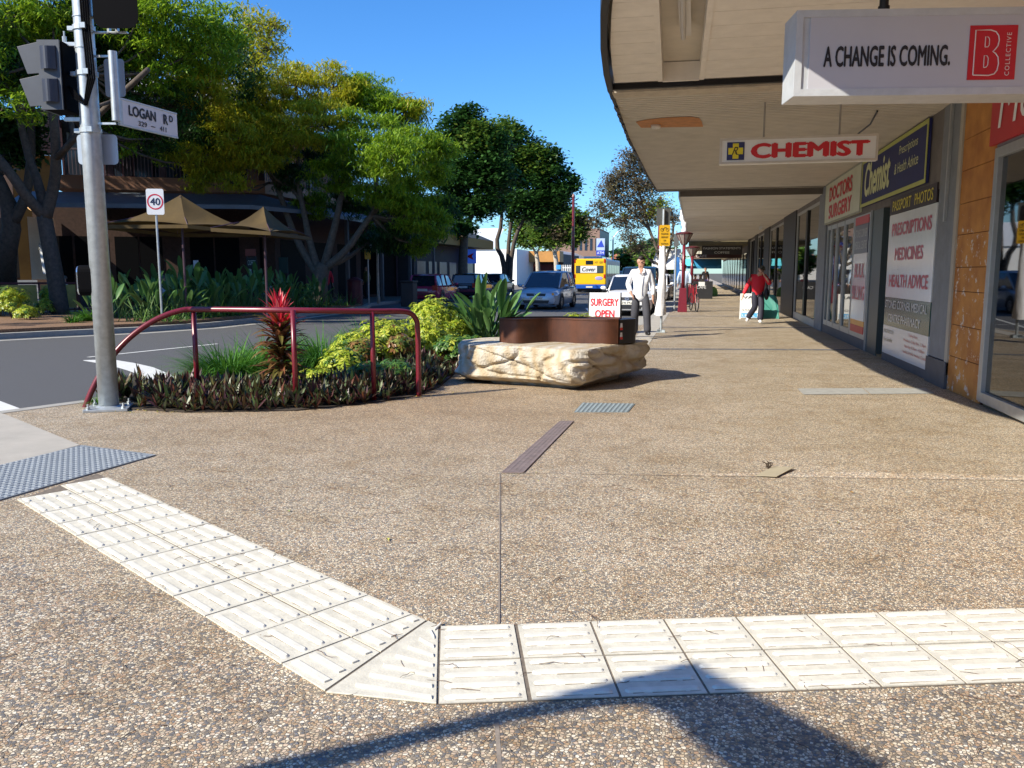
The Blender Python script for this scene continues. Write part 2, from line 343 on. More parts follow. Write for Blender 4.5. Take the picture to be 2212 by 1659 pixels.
# road markings
mk = MB()
def line(a, b, w, mb=mk, z=ROADZ + 0.005):
    a, b = Vector(a), Vector(b); t = (b - a).normalized(); q = Vector((t.y, -t.x)) * w / 2
    mb.quad((*(a - q), z), (*(a + q), z), (*(b + q), z), (*(b - q), z))
line(G(190, 772, ROADZ).xy, G(470, 743, ROADZ).xy, 0.10)
struct(mk.build('road_line', paint))
mk = MB(); L1 = [(180, 778), (240, 776), (290, 784), (330, 793), (362, 806), (420, 835)]; L2 = [(180, 779), (238, 789), (275, 800), (308, 812), (335, 824), (380, 850)]
A = [G(x, y, ROADZ + 0.005) for x, y in L1]; B = [G(x, y, ROADZ + 0.005) for x, y in L2]
for i in range(5): mk.quad(B[i], B[i + 1], A[i + 1], A[i])
struct(mk.build('road_marking', paint))
mk = MB(); a, b, c, d = [G(x, y, ROADZ + 0.005) for x, y in ((0, 866), (48, 884), (0, 895), (-60, 890))]; mk.quad(d, c, b, a); struct(mk.build('road_marking', paint))
mk = MB()
for k in range(14): line((-7.6, 26 + k * 7.5), (-7.6, 29 + k * 7.5), 0.11, mk)
for k in range(9): line((-3.9, 27 + k * 6.2), (-1.6, 27 + k * 6.2), 0.09, mk)
line((-4.9, 24.5), (-9.0, 27.5), 0.12, mk); line((-2.6, 23.4), (-4.6, 36), 0.10, mk)
struct(mk.build('road_line', paint))
# joints and darker bands across the footpath
jm = mat('joint_filler', (0.24, 0.20, 0.16), 0.9, var=0.3, vs=20); pv = mat('band_paver', (0.15, 0.15, 0.16), 0.75, var=0.25, vs=9, bump=0.3, bs=90)
pv2 = mat('band_paver_pale', (0.33, 0.33, 0.31), 0.7, var=0.18, vs=12, bump=0.3, bs=90)
mb = MB()
def jl(a, b, w): line(a, b, w, mb, 0.004)
jl((-1.32, 5.59), (-0.74, 3.11), 0.008); jl((-0.58, 2.40), (-0.05, 0.5), 0.014); jl((-1.32, 5.59), (3.05, 6.28), 0.008)
jl((-0.9, 14.6), (3.05, 15.4), 0.014)
struct(mb.build('pavement_joint', jm))
mb = MB()
for y0, w in ((15.55, 0.24), (21.9, 0.22), (27.6, 0.22), (34, 0.3), (41, 0.3)):
    n_ = 9
    for i in range(n_):
        x0 = -0.84 + (3.85 / n_) * i; x1 = x0 + 3.85 / n_ - 0.012
        mb.quad((x0, y0 + 0.17 * x0, 0.005), (x1, y0 + 0.17 * x1, 0.005), (x1, y0 + w + 0.17 * x1, 0.005), (x0, y0 + w + 0.17 * x0, 0.005))
struct(mb.build('paver_band', pv))
mb = MB()
a = [G(x, y, 0.005) for x, y in ((1722, 839), (1862, 838), (1878, 851), (1736, 852))]; mb.quad(a[3], a[2], a[1], a[0])
a = [G(x, y, 0.005) for x, y in ((1865, 838), (2000, 838), (2020, 850), (1881, 851))]; mb.quad(a[3], a[2], a[1], a[0])
struct(mb.build('paver_band', pv2))
sm = [(-0.2, 5.80), (0.6, 5.90), (1.4, 6.04), (2.2, 6.16), (3.04, 6.30)]; mb = MB(); mb.prism(sm + [(3.04, 6.42), (2.5, 6.37), (1.9, 6.26), (1.2, 6.17), (0.5, 6.0)], -0.02, 0.0025); struct(mb.build('pavement_patch', AGG3))
# ---- white directional tiles ----
tile_w = [mat('white_tile', (0.60, 0.565, 0.465), 0.6, var=0.14, vs=16, bump=0.15, bs=90), mat('white_tile_bar', (0.68, 0.65, 0.56), 0.6, var=0.10, vs=16), mat('tile_dirt', (0.24, 0.17, 0.10), 0.9, var=0.3, vs=40)]  # grimier tile base under paler bars puts rib shading into the colour
grout = mat('tile_grout', (0.16, 0.13, 0.10), 0.9, var=0.3, vs=30)
def bar_tile(mb, o, dx, dy, lx, ly, nb=4, clip=None):
    o = Vector((*o, 0)); dx = Vector((*dx, 0)); dy = Vector((*dy, 0)); g = 0.004
    z = 0.007 + rnd.uniform(-0.001, 0.001)
    c = [o + dx * g + dy * g, o + dx * (lx - g) + dy * g, o + dx * (lx - g) + dy * (ly - g), o + dx * g + dy * (ly - g)]
    mb.prism([(p.x, p.y) for p in c], 0.001, z)
    for b in range(nb):
        yc = ly * (b + 0.5) / nb; hw = 0.0155; pts = []
        x0, x1 = 0.02, lx - 0.02
        for k in range(7): a = math.pi / 2 + math.pi * k / 6; pts.append((x0 + hw + hw * math.cos(a), yc + hw * math.sin(a)))
        for k in range(7): a = -math.pi / 2 + math.pi * k / 6; pts.append((x1 - hw + hw * math.cos(a), yc + hw * math.sin(a)))
        if x1 - x0 > .1:
            a_ = x0 + rnd.uniform(0, .04)
            while a_ < x1 - .03:
                l_ = rnd.uniform(.03, .14); e_ = min(a_ + l_, x1); w_ = rnd.uniform(.0015, .006); yb_ = yc - hw - .0002 if dx.y < -.2 or True else yc
                P4 = [o + dx * a_ + dy * (yb_ - w_), o + dx * e_ + dy * (yb_ - w_ * .5), o + dx * e_ + dy * yb_, o + dx * a_ + dy * yb_]; mb.add([(q.x, q.y, z + .0006) for q in P4], [(0, 1, 2, 3)], 2); a_ = e_ + rnd.uniform(0, .04)
        cx = (x0 + x1) / 2; lo = [o + dx * p[0] + dy * p[1] for p in pts]; hi = []
        for p in pts: hi.append(o + dx * (cx + (p[0] - cx) * (1 - 0.008 / (x1 - x0) * 2)) + dy * (yc + (p[1] - yc) * 0.66))
        n = len(pts); vs = [(q.x, q.y, z - 0.0003) for q in lo] + [(q.x, q.y, z + 0.0065) for q in hi]
        mb.add(vs, [tuple(range(n, 2 * n))] + [(i, (i + 1) % n, n + (i + 1) % n, n + i) for i in range(n)], 1)
d1 = Vector((0.852, -0.524)); n1 = Vector((0.524, 0.852))
o1 = Vector((-4.135, 4.254)); TL = 0.302
t = thing('tactile_paving', 'white ribbed guide tiles laid diagonally from the blue studded strip to the corner', 'tactile paving', (-2.6, 3.6, 0))
mb = MB(); mb.prism([(-4.12, 4.25), (-1.185, 2.445), (-0.80, 2.452), (-1.03, 3.05), (-4.11, 4.95)], 0.0005, 0.0035); mb.build('grout_bed', grout, t, w=True)
s0 = [Vector((-4.135, 4.254)), Vector((-4.129, 4.973))]
for r_ in range(2):
    st = [0.10, 0.36][r_]     # start along the strip (slanted at the blue strip)
    base = o1 + n1 * (0.308 * r_)
    # short cut tile first
    k = 0; s_ = [0.0, -0.17][r_]
    segs = []
    first = [0.15, 0.32][r_]
    segs.append((s_, first)); x = s_ + first
    end = 3.17 + 0.0 * r_
    while x < end - 0.32: segs.append((x, TL)); x += TL
    segs.append((x, end - x))
    for (x, l) in segs:
        mb = MB(); bar_tile(mb, base + d1 * x, d1, n1, max(l, 0.08), 0.306, 4); mb.build('tile', tile_w, t, w=True)
# tile pieces at the bend
d2 = Vector((0.9578, 0.2875)); n2 = Vector((0.2875, -0.9578)); o2 = Vector((-0.966, 3.03))
for r_ in range(2):   # mitred last piece of each row
    na, nb = 0.308 * r_ + 0.004, 0.308 * (r_ + 1) - 0.004; mit = lambda n_: 3.42 - 0.18 * n_ / 0.573 + 0.03; s0_ = 3.174
    pp_ = [o1 + d1 * s0_ + n1 * na, o1 + d1 * mit(na) + n1 * na, o1 + d1 * mit(nb) + n1 * nb, o1 + d1 * s0_ + n1 * nb]
    mb = MB(); mb.prism([(q_.x, q_.y) for q_ in pp_], 0.001, 0.0072)
    for b in range(4): qn = na + 0.3 * (b + .5) / 4; mb.prism([(o1 + d1 * (s0_ + .02) + n1 * (qn - .013)).to_tuple(), (o1 + d1 * (mit(qn) - .03) + n1 * (qn - .013)).to_tuple(), (o1 + d1 * (mit(qn) - .03) + n1 * (qn + .013)).to_tuple(), (o1 + d1 * (s0_ + .02) + n1 * (qn + .013)).to_tuple()], 0.006, 0.0135, 1)
    mb.build('tile', tile_w, t, w=True)
t2 = thing('tactile_paving', 'white ribbed guide tiles running across the foreground to the right edge', 'tactile paving', (0.2, 3.0, 0))
mb = MB(); mb.prism([(-0.97, 3.03), (-0.79, 2.448), (2.63, 3.47), (2.45, 4.05)], 0.0005, 0.0035); mb.build('grout_bed', grout, t2, w=True)
for r_ in range(2):
    for k in range(11):
        mb = MB(); bar_tile(mb, o2 + d2 * (k * 0.304 + (0.006 if k > 0 else 0)) + n2 * (0.305 * (r_ + 1)), d2, -n2, 0.302, 0.303, 4); mb.build('tile', tile_w, t2, w=True)
mb = MB()   # wedge left of the first full tile
def wedge(pts, dirv, n_=8):
    mb.prism([(p.x, p.y) for p in pts], 0.001, 0.0072)
Pa = o2; Pb = o2 + n2 * 0.61; Pc = o1 + d1 * 3.42 + n1 * 0.005; Pd = Vector((-1.075, 3.045))
M0 = o1 + d1 * 3.462; M1 = o1 + d1 * (3.42 - 0.18 * 0.616 / 0.573 + 0.042) + n1 * 0.616; Pc, Pd = M0, M1
mb.prism([(Pc.x, Pc.y), (Pb.x - 0.006, Pb.y + 0.004), (Pa.x - 0.006, Pa.y), (Pd.x, Pd.y)], 0.001, 0.0076)
for b in range(8):
    q = (b + 0.5) / 8; ri = Pa.lerp(Pb, q) - d2 * 0.02; le = Pd.lerp(Pc, q) + d2 * 0.075
    v = n2 * 0.011
    mb.prism([(le - v).to_tuple(), (le + v).to_tuple(), (ri + v).to_tuple(), (ri - v).to_tuple()], 0.006, 0.0135, 1)
mb.build('tile', tile_w, t2, w=True, bevel=0.002)
# ---- blue studded strip ----
blue_t = mat('blue_tile', (0.235, 0.262, 0.285), 0.6, var=0.10, vs=6, bump=0.2, bs=80)
t = thing('tactile_paving', 'blue-grey studded warning strip beside the concrete kerb ramp', 'tactile paving', (-4.5, 4.5, 0))
e0 = Vector((-4.075, 5.56)); e1 = Vector((-4.9, 5.745)); dn = Vector((-0.105, -0.9945)); pr = Vector((-0.9945, 0.105))
for kk in range(10):
    mb = MB(); a = e0 + dn * (0.4 * kk); b = e1 + dn * (0.4 * kk)
    if kk == 0: qa, qb = e0, e1
    else: qa, qb = a, a + pr * 0.84
    l = [(qa), (qb), (e0 + dn * 0.4 * (kk + 1) + pr * 0.84), (e0 + dn * 0.4 * (kk + 1))]
    mb.prism([(p.x, p.y) for p in l], 0.001, 0.010)
    for i in range(8):
        for j in range(16):
            c = e0 + dn * (0.4 * kk + 0.025 + i * 0.05) + pr * (0.03 + j * 0.052)
            if kk == 0 and c.y > 5.53 + (-4.1 - c.x) * 0.22: continue
            mb.lathe([(0.019, 0.0095), (0.016, 0.0135), (0.010, 0.0150), (0.0, 0.0152)], (c.x, c.y, 0), 7)
    if kk == 0:      # slanted end piece
        for j in range(16):
            for i in range(1, 5):
                c = e0 + dn * (0.025 - i * 0.05) + pr * (0.03 + j * 0.052)
                if c.y < 5.54 + (-4.075 - c.x) * 0.224: mb.lathe([(0.019, 0.0095), (0.016, 0.0135), (0.010, 0.0150), (0.0, 0.0152)], (c.x, c.y, 0), 7)
    mb.build('tile', blue_t, t, w=True)
# ---- grates ----
gm = mat('grate_grey', (0.22, 0.26, 0.27), 0.55, metal=0.3, var=0.15, vs=9)
q = [G(x, y, 0) for x, y in ((1240, 891), (1357, 891), (1372, 873), (1258, 871))]
t = thing('drain_cover', 'square grey studded drain cover in front of the stone bench', 'drain cover', q[0])
mb = MB(); mb.prism([(p.x, p.y) for p in q], 0.0, 0.006)
for i in range(12):
    for j in range(12):
        a = q[0].lerp(q[1], (i + 0.5) / 12).lerp(q[3].lerp(q[2], (i + 0.5) / 12), (j + 0.5) / 12); mb.lathe([(0.017, 0.005), (0.013, 0.011), (0, 0.012)], (a.x, a.y, 0), 6)
mb.build('cover_plate', gm, t, w=True)
q = [G(x, y, 0) for x, y in ((1085, 1022), (1130, 1022), (1238, 911), (1210, 911))]
t = thing('drain_grate', 'long narrow brown slotted drain grate set in the paving', 'drain grate', q[0])
gb = mat('grate_brown', (0.30, 0.235, 0.21), 0.6, metal=0.4, var=0.25, vs=14); dk = mat('black_void', (0.012, 0.012, 0.012), 0.9, var=0)
mb = MB(); mb.prism([(p.x, p.y) for p in q], 0.0, 0.003); mb.build('channel', dk, t, w=True)
mb = MB(); n_ = 92
for i in range(n_ + 1):
    a = q[0].lerp(q[3], i / n_); b = q[1].lerp(q[2], i / n_); d = (q[3] - q[0]).normalized() * 0.0085
    mb.prism([(a - d).xy, (b - d).xy, (b + d).xy, (a + d).xy], 0.002, 0.008)
for u in (0.0, 0.25, 0.5, 0.75, 1.0):
    a = q[0].lerp(q[1], u); b = q[3].lerp(q[2], u); v = (q[1] - q[0]).normalized() * 0.005
    mb.prism([(a - v).xy, (a + v).xy, (b + v).xy, (b - v).xy], 0.002, 0.0095)
mb.build('grating', gb, t, w=True)
# ---- cardboard, leaves, twigs ----
cb = mat('cardboard', (0.36, 0.31, 0.21), 0.8, var=0.08, vs=12)
c0 = G(1662, 1028)
mb = MB(); P = [G(1632, 1028, 0.005), G(1678, 1030, 0.012), G(1716, 1010, 0.018), G(1672, 1008, 0.010)]
mb.add([*P, *[p + Vector((0, 0, 0.004)) for p in P]], [(3, 2, 1, 0), (4, 5, 6, 7), (0, 1, 5, 4), (1, 2, 6, 5), (2, 3, 7, 6), (3, 0, 4, 7)])
o = mb.build('cardboard_scrap', cb); tag(o, 'flat torn piece of cardboard lying on the paving', 'cardboard')
mb = MB(); pz = G(1656, 1012)
for k in range(7):
    a = pz + Vector((rnd.uniform(-.02, .03), rnd.uniform(-.02, .02), 0.004)); mb.tube([a, a + Vector((rnd.uniform(-.02, .02), rnd.uniform(-.02, .02), 0.03)), a + Vector((rnd.uniform(-.03, .03), 0, 0.045))], 0.004, 5)
o = mb.build('dried_twig', mat('dry_twig', (0.06, 0.04, 0.025), 0.9)); tag(o, 'small dark curled dry twig against the cardboard', 'twig')
twm = mat('twig_brown', (0.10, 0.05, 0.03), 0.85, var=0.3, vs=30)
mb = MB()
def twig(x, y, l, a, mb, z=0.012, r=0.0013):
    pts = []; p = Vector((x, y, z))
    for k in range(5):
        pts.append(p.copy()); a += rnd.uniform(-0.6, 0.6); p += Vector((math.cos(a), math.sin(a), 0)) * l / 4; p.z = z + abs(rnd.gauss(0, 0.003))
    mb.tube(pts, [r, r, r * .9, r * .7, r * .4], 4)
for k in range(30):
    u = rnd.random()
    if u < 0.5: q_ = o1 + d1 * rnd.uniform(0.3, 3.4) + n1 * rnd.uniform(0.02, 0.58)
    else: q_ = o2 + d2 * (rnd.random() ** 1.6 * 3.2 - 0.1) + n2 * rnd.uniform(0.0, 0.62)
    twig(q_.x, q_.y, rnd.uniform(0.04, 0.13), rnd.uniform(0, 6.28), mb)
for k in range(260): twig(rnd.uniform(-3.4, 2.0), rnd.uniform(1.9, 5.5), rnd.uniform(0.04, 0.14), rnd.uniform(0, 6.28), mb, 0.006)
o = mb.build('twig_litter', twm); tag(o, None, None, None, 'stuff')
lf = leafmat('litter_leaf', [(0.55, 0.40, 0.05), (0.40, 0.22, 0.05), (0.55, 0.50, 0.12), (0.20, 0.26, 0.06), (0.65, 0.6, 0.45)], 0.1)
mb = MB()
def dleaf(x, y, s, a, z=0.006):
    c, s_ = math.cos(a), math.sin(a); P = [(-s, 0), (0, s * .35), (s, 0), (0, -s * .35)]
    mb.add([(x + px * c - py * s_, y + px * s_ + py * c, z + (0.006 if i % 2 else 0)) for i, (px, py) in enumerate(P)], [(0, 3, 2, 1)])
for k in range(60): dleaf(rnd.uniform(-3.5, 2.6), 3.5 + abs(rnd.gauss(0, 4)), rnd.uniform(0.008, 0.02), rnd.uniform(0, 6.28))
for k in range(150):
    u = rnd.random(); x, y = (-5.9 + 3.2 * u + rnd.gauss(0, .1), 7.40 + 2.1 * u ** 2.2 + rnd.gauss(0, 0.07)); dleaf(x, y - 0.05, rnd.uniform(0.008, 0.022), rnd.uniform(0, 6.28))
for p in ((838, 1167), (1634, 798), (1495, 858)): q_ = G(*p); dleaf(q_.x, q_.y, 0.028, rnd.uniform(0, 3))
o = mb.build('leaf_litter', lf); tag(o, None, None, None, 'stuff')
# ---------------- shop row on the right (plane X = 3.05) ----------------
WX = 3.05; SOF = 3.5
RW = Vector((0, -1, 0)); UPV = Vector((0, 0, 1))       # right / up seen from the footpath
alu = mat('aluminium', (0.42, 0.44, 0.45), 0.4, metal=0.6, var=0.08, vs=9)
alud = mat('grey_frame', (0.20, 0.225, 0.24), 0.5, metal=0.2, var=0.12, vs=6)
greyp = mat('grey_painted', (0.20, 0.215, 0.235), 0.6, var=0.14, vs=5, bump=0.1, bs=50)
beige = mat('beige_trim', (0.42, 0.38, 0.31), 0.6, var=0.08)
blackp = mat('black_paint', (0.008, 0.008, 0.009), 0.55, var=0.1)
brick = mat('dark_brick', (0.10, 0.045, 0.04), 0.8, var=0.3, vs=18)
white = mat('white_board', (0.80, 0.80, 0.78), 0.5, var=0.03)
redl = mat('red_letters', (0.62, 0.02, 0.03), 0.45, var=0.04)
blackl = mat('black_letters', (0.015, 0.014, 0.018), 0.5, var=0)
yell = mat('yellow_letters', (0.75, 0.62, 0.05), 0.5, var=0)
glass_dk = glassmat('shop_glass', (0.8, 0.9, 0.85), 0.30)
glass_b = glassmat('door_glass', (0.7, 0.9, 0.95), 0.5)
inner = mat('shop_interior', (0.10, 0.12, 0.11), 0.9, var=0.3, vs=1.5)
interior_floor = mat('shop_floor', (0.30, 0.20, 0.09), 0.6, var=0.35, vs=3)
# orange board wall with peeling paint
def orange_wall():
    m = bpy.data.materials.new('orange_board'); m.use_nodes = True; n = m.node_tree; b = n.nodes['Principled BSDF']; L = n.links.new
    tc = n.nodes.new('ShaderNodeTexCoord'); no = n.nodes.new('ShaderNodeTexNoise'); no.inputs['Scale'].default_value = 3; no.inputs['Detail'].default_value = 8
    L(tc.outputs['Object'], no.inputs['Vector']); r = n.nodes.new('ShaderNodeValToRGB')
    r.color_ramp.elements[0].position = 0.3; r.color_ramp.elements[0].color = (0.36, 0.125, 0.022, 1); r.color_ramp.elements[1].position = 0.7; r.color_ramp.elements[1].color = (0.60, 0.27, 0.055, 1)
    L(no.outputs['Fac'], r.inputs[0])
    n2_ = n.nodes.new('ShaderNodeTexNoise'); n2_.inputs['Scale'].default_value = 7; n2_.inputs['Detail'].default_value = 9; n2_.inputs['Roughness'].default_value = 0.75
    L(tc.outputs['Object'], n2_.inputs['Vector'])
    sx = n.nodes.new('ShaderNodeSeparateXYZ'); L(tc.outputs['Object'], sx.inputs[0])
    # paint is knocked off along the two upright edges between waist and head height
    a = n.nodes.new('ShaderNodeMath'); a.operation = 'SUBTRACT'; a.inputs[1].default_value = 10.31; L(sx.outputs['Y'], a.inputs[0])
    ab = n.nodes.new('ShaderNodeMath'); ab.operation = 'ABSOLUTE'; L(a.outputs[0], ab.inputs[0])
    e = n.nodes.new('ShaderNodeMapRange'); e.inputs['From Min'].default_value = 0.30; e.inputs['From Max'].default_value = 0.60; e.inputs['To Max'].default_value = 0.20; L(ab.outputs[0], e.inputs['Value'])
    hz = n.nodes.new('ShaderNodeMapRange'); hz.inputs['From Min'].default_value = 2.5; hz.inputs['From Max'].default_value = 1.9; L(sx.outputs['Z'], hz.inputs['Value'])
    mu = n.nodes.new('ShaderNodeMath'); mu.operation = 'MULTIPLY'; L(e.outputs[0], mu.inputs[0]); L(hz.outputs[0], mu.inputs[1])
    ad = n.nodes.new('ShaderNodeMath'); ad.operation = 'ADD'; L(n2_.outputs['Fac'], ad.inputs[0]); L(mu.outputs[0], ad.inputs[1])
    th = n.nodes.new('ShaderNodeMapRange'); th.inputs['From Min'].default_value = 0.775; th.inputs['From Max'].default_value = 0.79; L(ad.outputs[0], th.inputs['Value'])
    mx = n.nodes.new('ShaderNodeMix'); mx.data_type = 'RGBA'; L(th.outputs[0], mx.inputs['Factor']); L(r.outputs[0], mx.inputs['A']); mx.inputs['B'].default_value = (0.62, 0.55, 0.48, 1)
    L(mx.outputs['Result'], b.inputs['Base Color']); b.inputs['Roughness'].default_value = 0.65; return m
orange = orange_wall()
soffit_m = mat('soffit_cream', (0.60, 0.545, 0.46), 0.75, var=0.10, vs=2.5)
soffit_w = mat('soffit_white', (0.78, 0.735, 0.67), 0.75, var=0.07, vs=5)
soffit_3 = mat('soffit_pale', (0.66, 0.61, 0.53), 0.8, var=0.10, vs=1.2)
fasc = mat('dark_fascia', (0.012, 0.011, 0.012), 0.6, var=0.2)
iron = mat('awning_iron', (0.38, 0.36, 0.33), 0.5, metal=0.2, var=0.15)

# --- building shell ---
b_ = thing('shop_building', 'corner shop building with orange panel, grey pilasters and awning-covered shopfront on the right', 'building', (WX, 10, 0))
mb = MB(); wallm = mat('upper_wall', (0.50, 0.44, 0.36), 0.8, var=0.1)
mb.b2((WX + 0.02, 3.6, 3.52), (14, 22.4, 6.0)); mb.build('upper_wall', wallm, b_, w=True)
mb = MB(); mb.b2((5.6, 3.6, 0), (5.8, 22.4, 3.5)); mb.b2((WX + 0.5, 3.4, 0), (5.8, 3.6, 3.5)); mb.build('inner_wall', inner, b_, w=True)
mb = MB(); mb.b2((WX + 0.03, 3.6, 0.004), (5.6, 22.4, 0.03)); mb.build('shop_floor', interior_floor, b_, w=True)
# orange boards
mb = MB(); zz = [0.0, 0.42, 0.80, 1.20, 1.48, 1.86, 2.22, 2.60, 2.96, 3.5]
for i in range(9): mb.b2((WX, 9.74, zz[i] + 0.004), (WX + 0.05, 10.92, zz[i + 1] - 0.004))
mb.build('orange_panel', orange, b_, w=True); MB().b2((WX + 0.012, 9.7, 0), (WX + 0.12, 10.95, 3.5)).build('panel_backing', mat('dark_joint', (0.10, 0.03, 0.01), 0.9), b_, w=True)
MB().b2((WX - 0.02, 10.93, 0.16), (WX + 0.06, 11.04, 3.5)).build('trim_strip', beige, b_, w=True)
mb = MB(); mb.b2((WX - 0.01, 11.05, 0.34), (WX + 0.10, 11.78, 3.5)); mb.build('pilaster', greyp, b_, w=True)
mb = MB(); mb.b2((WX - 0.035, 10.93, 0.0), (WX + 0.13, 11.80, 0.33)); mb.build('plinth', mat('plinth_dark', (0.085, 0.09, 0.105), 0.6, var=0.15, vs=6), b_, w=True)
MB().b2((WX - 0.045, 11.36, 2.05), (WX - 0.012, 11.41, 3.48)).build('conduit', alu, b_, w=True)
# big near window with frame
mb = MB()
for a, c in (((9.62, 0.05), (9.73, 2.70)), ((5.3, 0.05), (5.4, 2.70)), ((7.55, 0.14), (7.62, 2.60))): mb.b2((WX - 0.03, a[0], a[1]), (WX + 0.06, c[0], c[1]))
mb.b2((WX - 0.03, 5.4, 0.04), (WX + 0.06, 9.62, 0.15)); mb.b2((WX - 0.03, 5.4, 2.60), (WX + 0.06, 9.62, 2.70)); fr = mb.build('window_frame', alu, b_, w=True, bevel=0.004)
MB().b2((WX + 0.018, 5.4, 0.15), (WX + 0.024, 9.62, 2.60)).build('pane', glass_dk, fr, w=True)
MB().b2((WX - 0.01, 3.6, 2.71), (WX + 0.10, 9.74, 3.5)).build('sign_band', greyp, b_, w=True)
MB().b2((WX, 3.6, 0), (WX + 0.12, 5.3, 2.7)).build('corner_pier', orange, b_, w=True)
# chemist window: stallriser, glass, transom
MB().b2((WX, 11.79, 0.0), (WX + 0.10, 14.58, 0.22)).build('stallriser', mat('plinth_dark', (0.085, 0.09, 0.105)), b_, w=True)
mb = MB(); mb.b2((WX, 11.79, 2.50), (WX + 0.10, 21.2, 3.5)); mb.build('sign_band', mat('brown_grey', (0.16, 0.14, 0.13), 0.7, var=0.2, vs=3), b_, w=True)
mb = MB(); mb.b2((WX + 0.02, 11.79, 0.22), (WX + 0.09, 11.84, 2.5)); mb.b2((WX + 0.02, 14.52, 0.22), (WX + 0.09, 14.58, 2.5)); fr = mb.build('window_frame', alud, b_, w=True)
MB().b2((WX + 0.03, 11.84, 0.22), (WX + 0.035, 14.52, 2.5)).build('pane', glass_dk, fr, w=True)
mb = MB()
for k in range(24): mb.b2((WX + 0.25, 14.64, 0.004 + k * 0.105), (WX + 0.40, 15.1, 0.09 + k * 0.105))
mb.build('brick_pier', brick, b_, w=True)
mb = MB(); mb.b2((WX + 0.01, 15.12, 0), (WX + 0.5, 16.0, 2.5)); mb.build('recess_panel', mat('green_grey', (0.055, 0.075, 0.08), 0.4, var=0.1), b_, w=True)
mb = MB(); mb.b2((WX + 0.30, 14.6, 0), (WX + 1.4, 14.64, 2.5)); mb.build('recess_side', blackp, b_, w=True)
MB().b2((WX - 0.005, 15.92, 0), (WX + 0.1, 16.10, 2.52)).build('pilaster', alud, b_, w=True)
MB().b2((WX - 0.004, 15.95, 0), (WX + 0.08, 21.2, 0.19)).build('stallriser', mat('plinth_dark', (0.085, 0.09, 0.105)), b_, w=True)
# aluminium doors / sidelights
for i, (y0, y1) in enumerate(((16.12, 17.62), (17.66, 18.72), (18.78, 19.7), (19.76, 20.5), (20.55, 21.1))):
    mb = MB(); w_ = 0.07
    mb.b2((WX, y0, 0.19), (WX + 0.06, y0 + w_, 2.5)); mb.b2((WX, y1 - w_, 0.19), (WX + 0.06, y1, 2.5)); mb.b2((WX, y0 + w_, 0.19), (WX + 0.06, y1 - w_, 0.30)); mb.b2((WX, y0 + w_, 2.41), (WX + 0.06, y1 - w_, 2.5))
    d_ = mb.build('door' if i else 'window', alu, b_, w=True); MB().b2((WX + 0.028, y0 + w_, 0.30), (WX + 0.033, y1 - w_, 2.41)).build('pane', glass_b, d_, w=True)
MB().b2((WX - 0.03, 21.2, 0), (WX + 0.15, 22.45, 3.5)).build('pilaster', greyp, b_, w=True)

# --- signs on the wall ---
def wallsign(name, label, y0, y1, z0, z1, m, x=WX - 0.05, th=0.04, border=None, bw=0.05):
    s = thing(name, label, 'sign', (x, (y0 + y1) / 2, z0)); MB().b2((x, y0, z0), (x + th, y1, z1)).build('board', m, s, w=True)
    if border:
        mb = MB(); X0, X1 = x - 0.006, x + 0.004
        mb.b2((X0, y0, z0), (X1, y1, z0 + bw)); mb.b2((X0, y0, z1 - bw), (X1, y1, z1)); mb.b2((X0, y0, z0 + bw), (X1, y0 + bw, z1 - bw)); mb.b2((X0, y1 - bw, z0 + bw), (X1, y1, z1 - bw)); mb.build('border', border, s, w=True)
    return s
navy = mat('navy_board', (0.012, 0.018, 0.12), 0.6, var=0.08); lime = mat('lime_border', (0.48, 0.50, 0.12), 0.5, var=0.05); limel = mat('pale_lime_letters', (0.66, 0.68, 0.36), 0.5, var=0)
paleg = mat('pale_green_board', (0.60, 0.62, 0.47), 0.4, var=0.05)
s = wallsign('shop_sign', 'navy blue wall sign with lime border reading Chemist over the pharmacy window', 12.34, 16.86, 2.62, 3.47, navy, border=lime, bw=0.06)
text('Chemist', limel, s, (WX - 0.052, 16.55, 2.78), RW, UPV, 2.05, 0.60, off=0.05, shear=0.18, lift=0.004)
text('Prescriptions', limel, s, (WX - 0.052, 13.95, 3.16), RW, UPV, 1.10, 0.17, off=0.0, shear=0.15, lift=0.004)
text('& Health Advice', limel, s, (WX - 0.052, 14.20, 2.93), RW, UPV, 1.42, 0.16, off=0.0, shear=0.15, lift=0.004)
s = wallsign('shop_sign', 'pale green wall sign with red letters DOCTORS SURGERY', 16.92, 21.35, 2.55, 3.49, paleg, border=mat('sign_edge', (0.35, 0.36, 0.30)), bw=0.03)
text('DOCTORS', redl, s, (WX - 0.052, 20.7, 3.03), RW, UPV, 2.9, 0.33, off=0.05, lift=0.004)
text('SURGERY', redl, s, (WX - 0.052, 20.7, 2.64), RW, UPV, 2.9, 0.32, off=0.05, lift=0.004)
redb = mat('red_board', (0.50, 0.01, 0.02), 0.4, var=0.05)
s = wallsign('shop_sign', 'red wall sign with white letters over the nearest shop window', 5.3, 9.86, 2.74, 3.49, redb)
text('Mo', white, s, (WX - 0.052, 9.62, 2.88), RW, UPV, 0.95, 0.46, shear=0.15, lift=0.004)
s = wallsign('shop_sign', 'dark fascia strip with yellow letters PASSPORT PHOTOS', 11.86, 14.5, 2.33, 2.58, mat('dark_strip', (0.035, 0.02, 0.025), 0.5, var=0.1), x=WX - 0.02, th=0.02)
text('PASSPORT', yell, s, (WX - 0.022, 14.3, 2.37), RW, UPV, 1.15, 0.16, off=0.01, lift=0.003); text('PHOTOS', yell, s, (WX - 0.022, 12.95, 2.37), RW, UPV, 0.95, 0.16, off=0.01, lift=0.003)
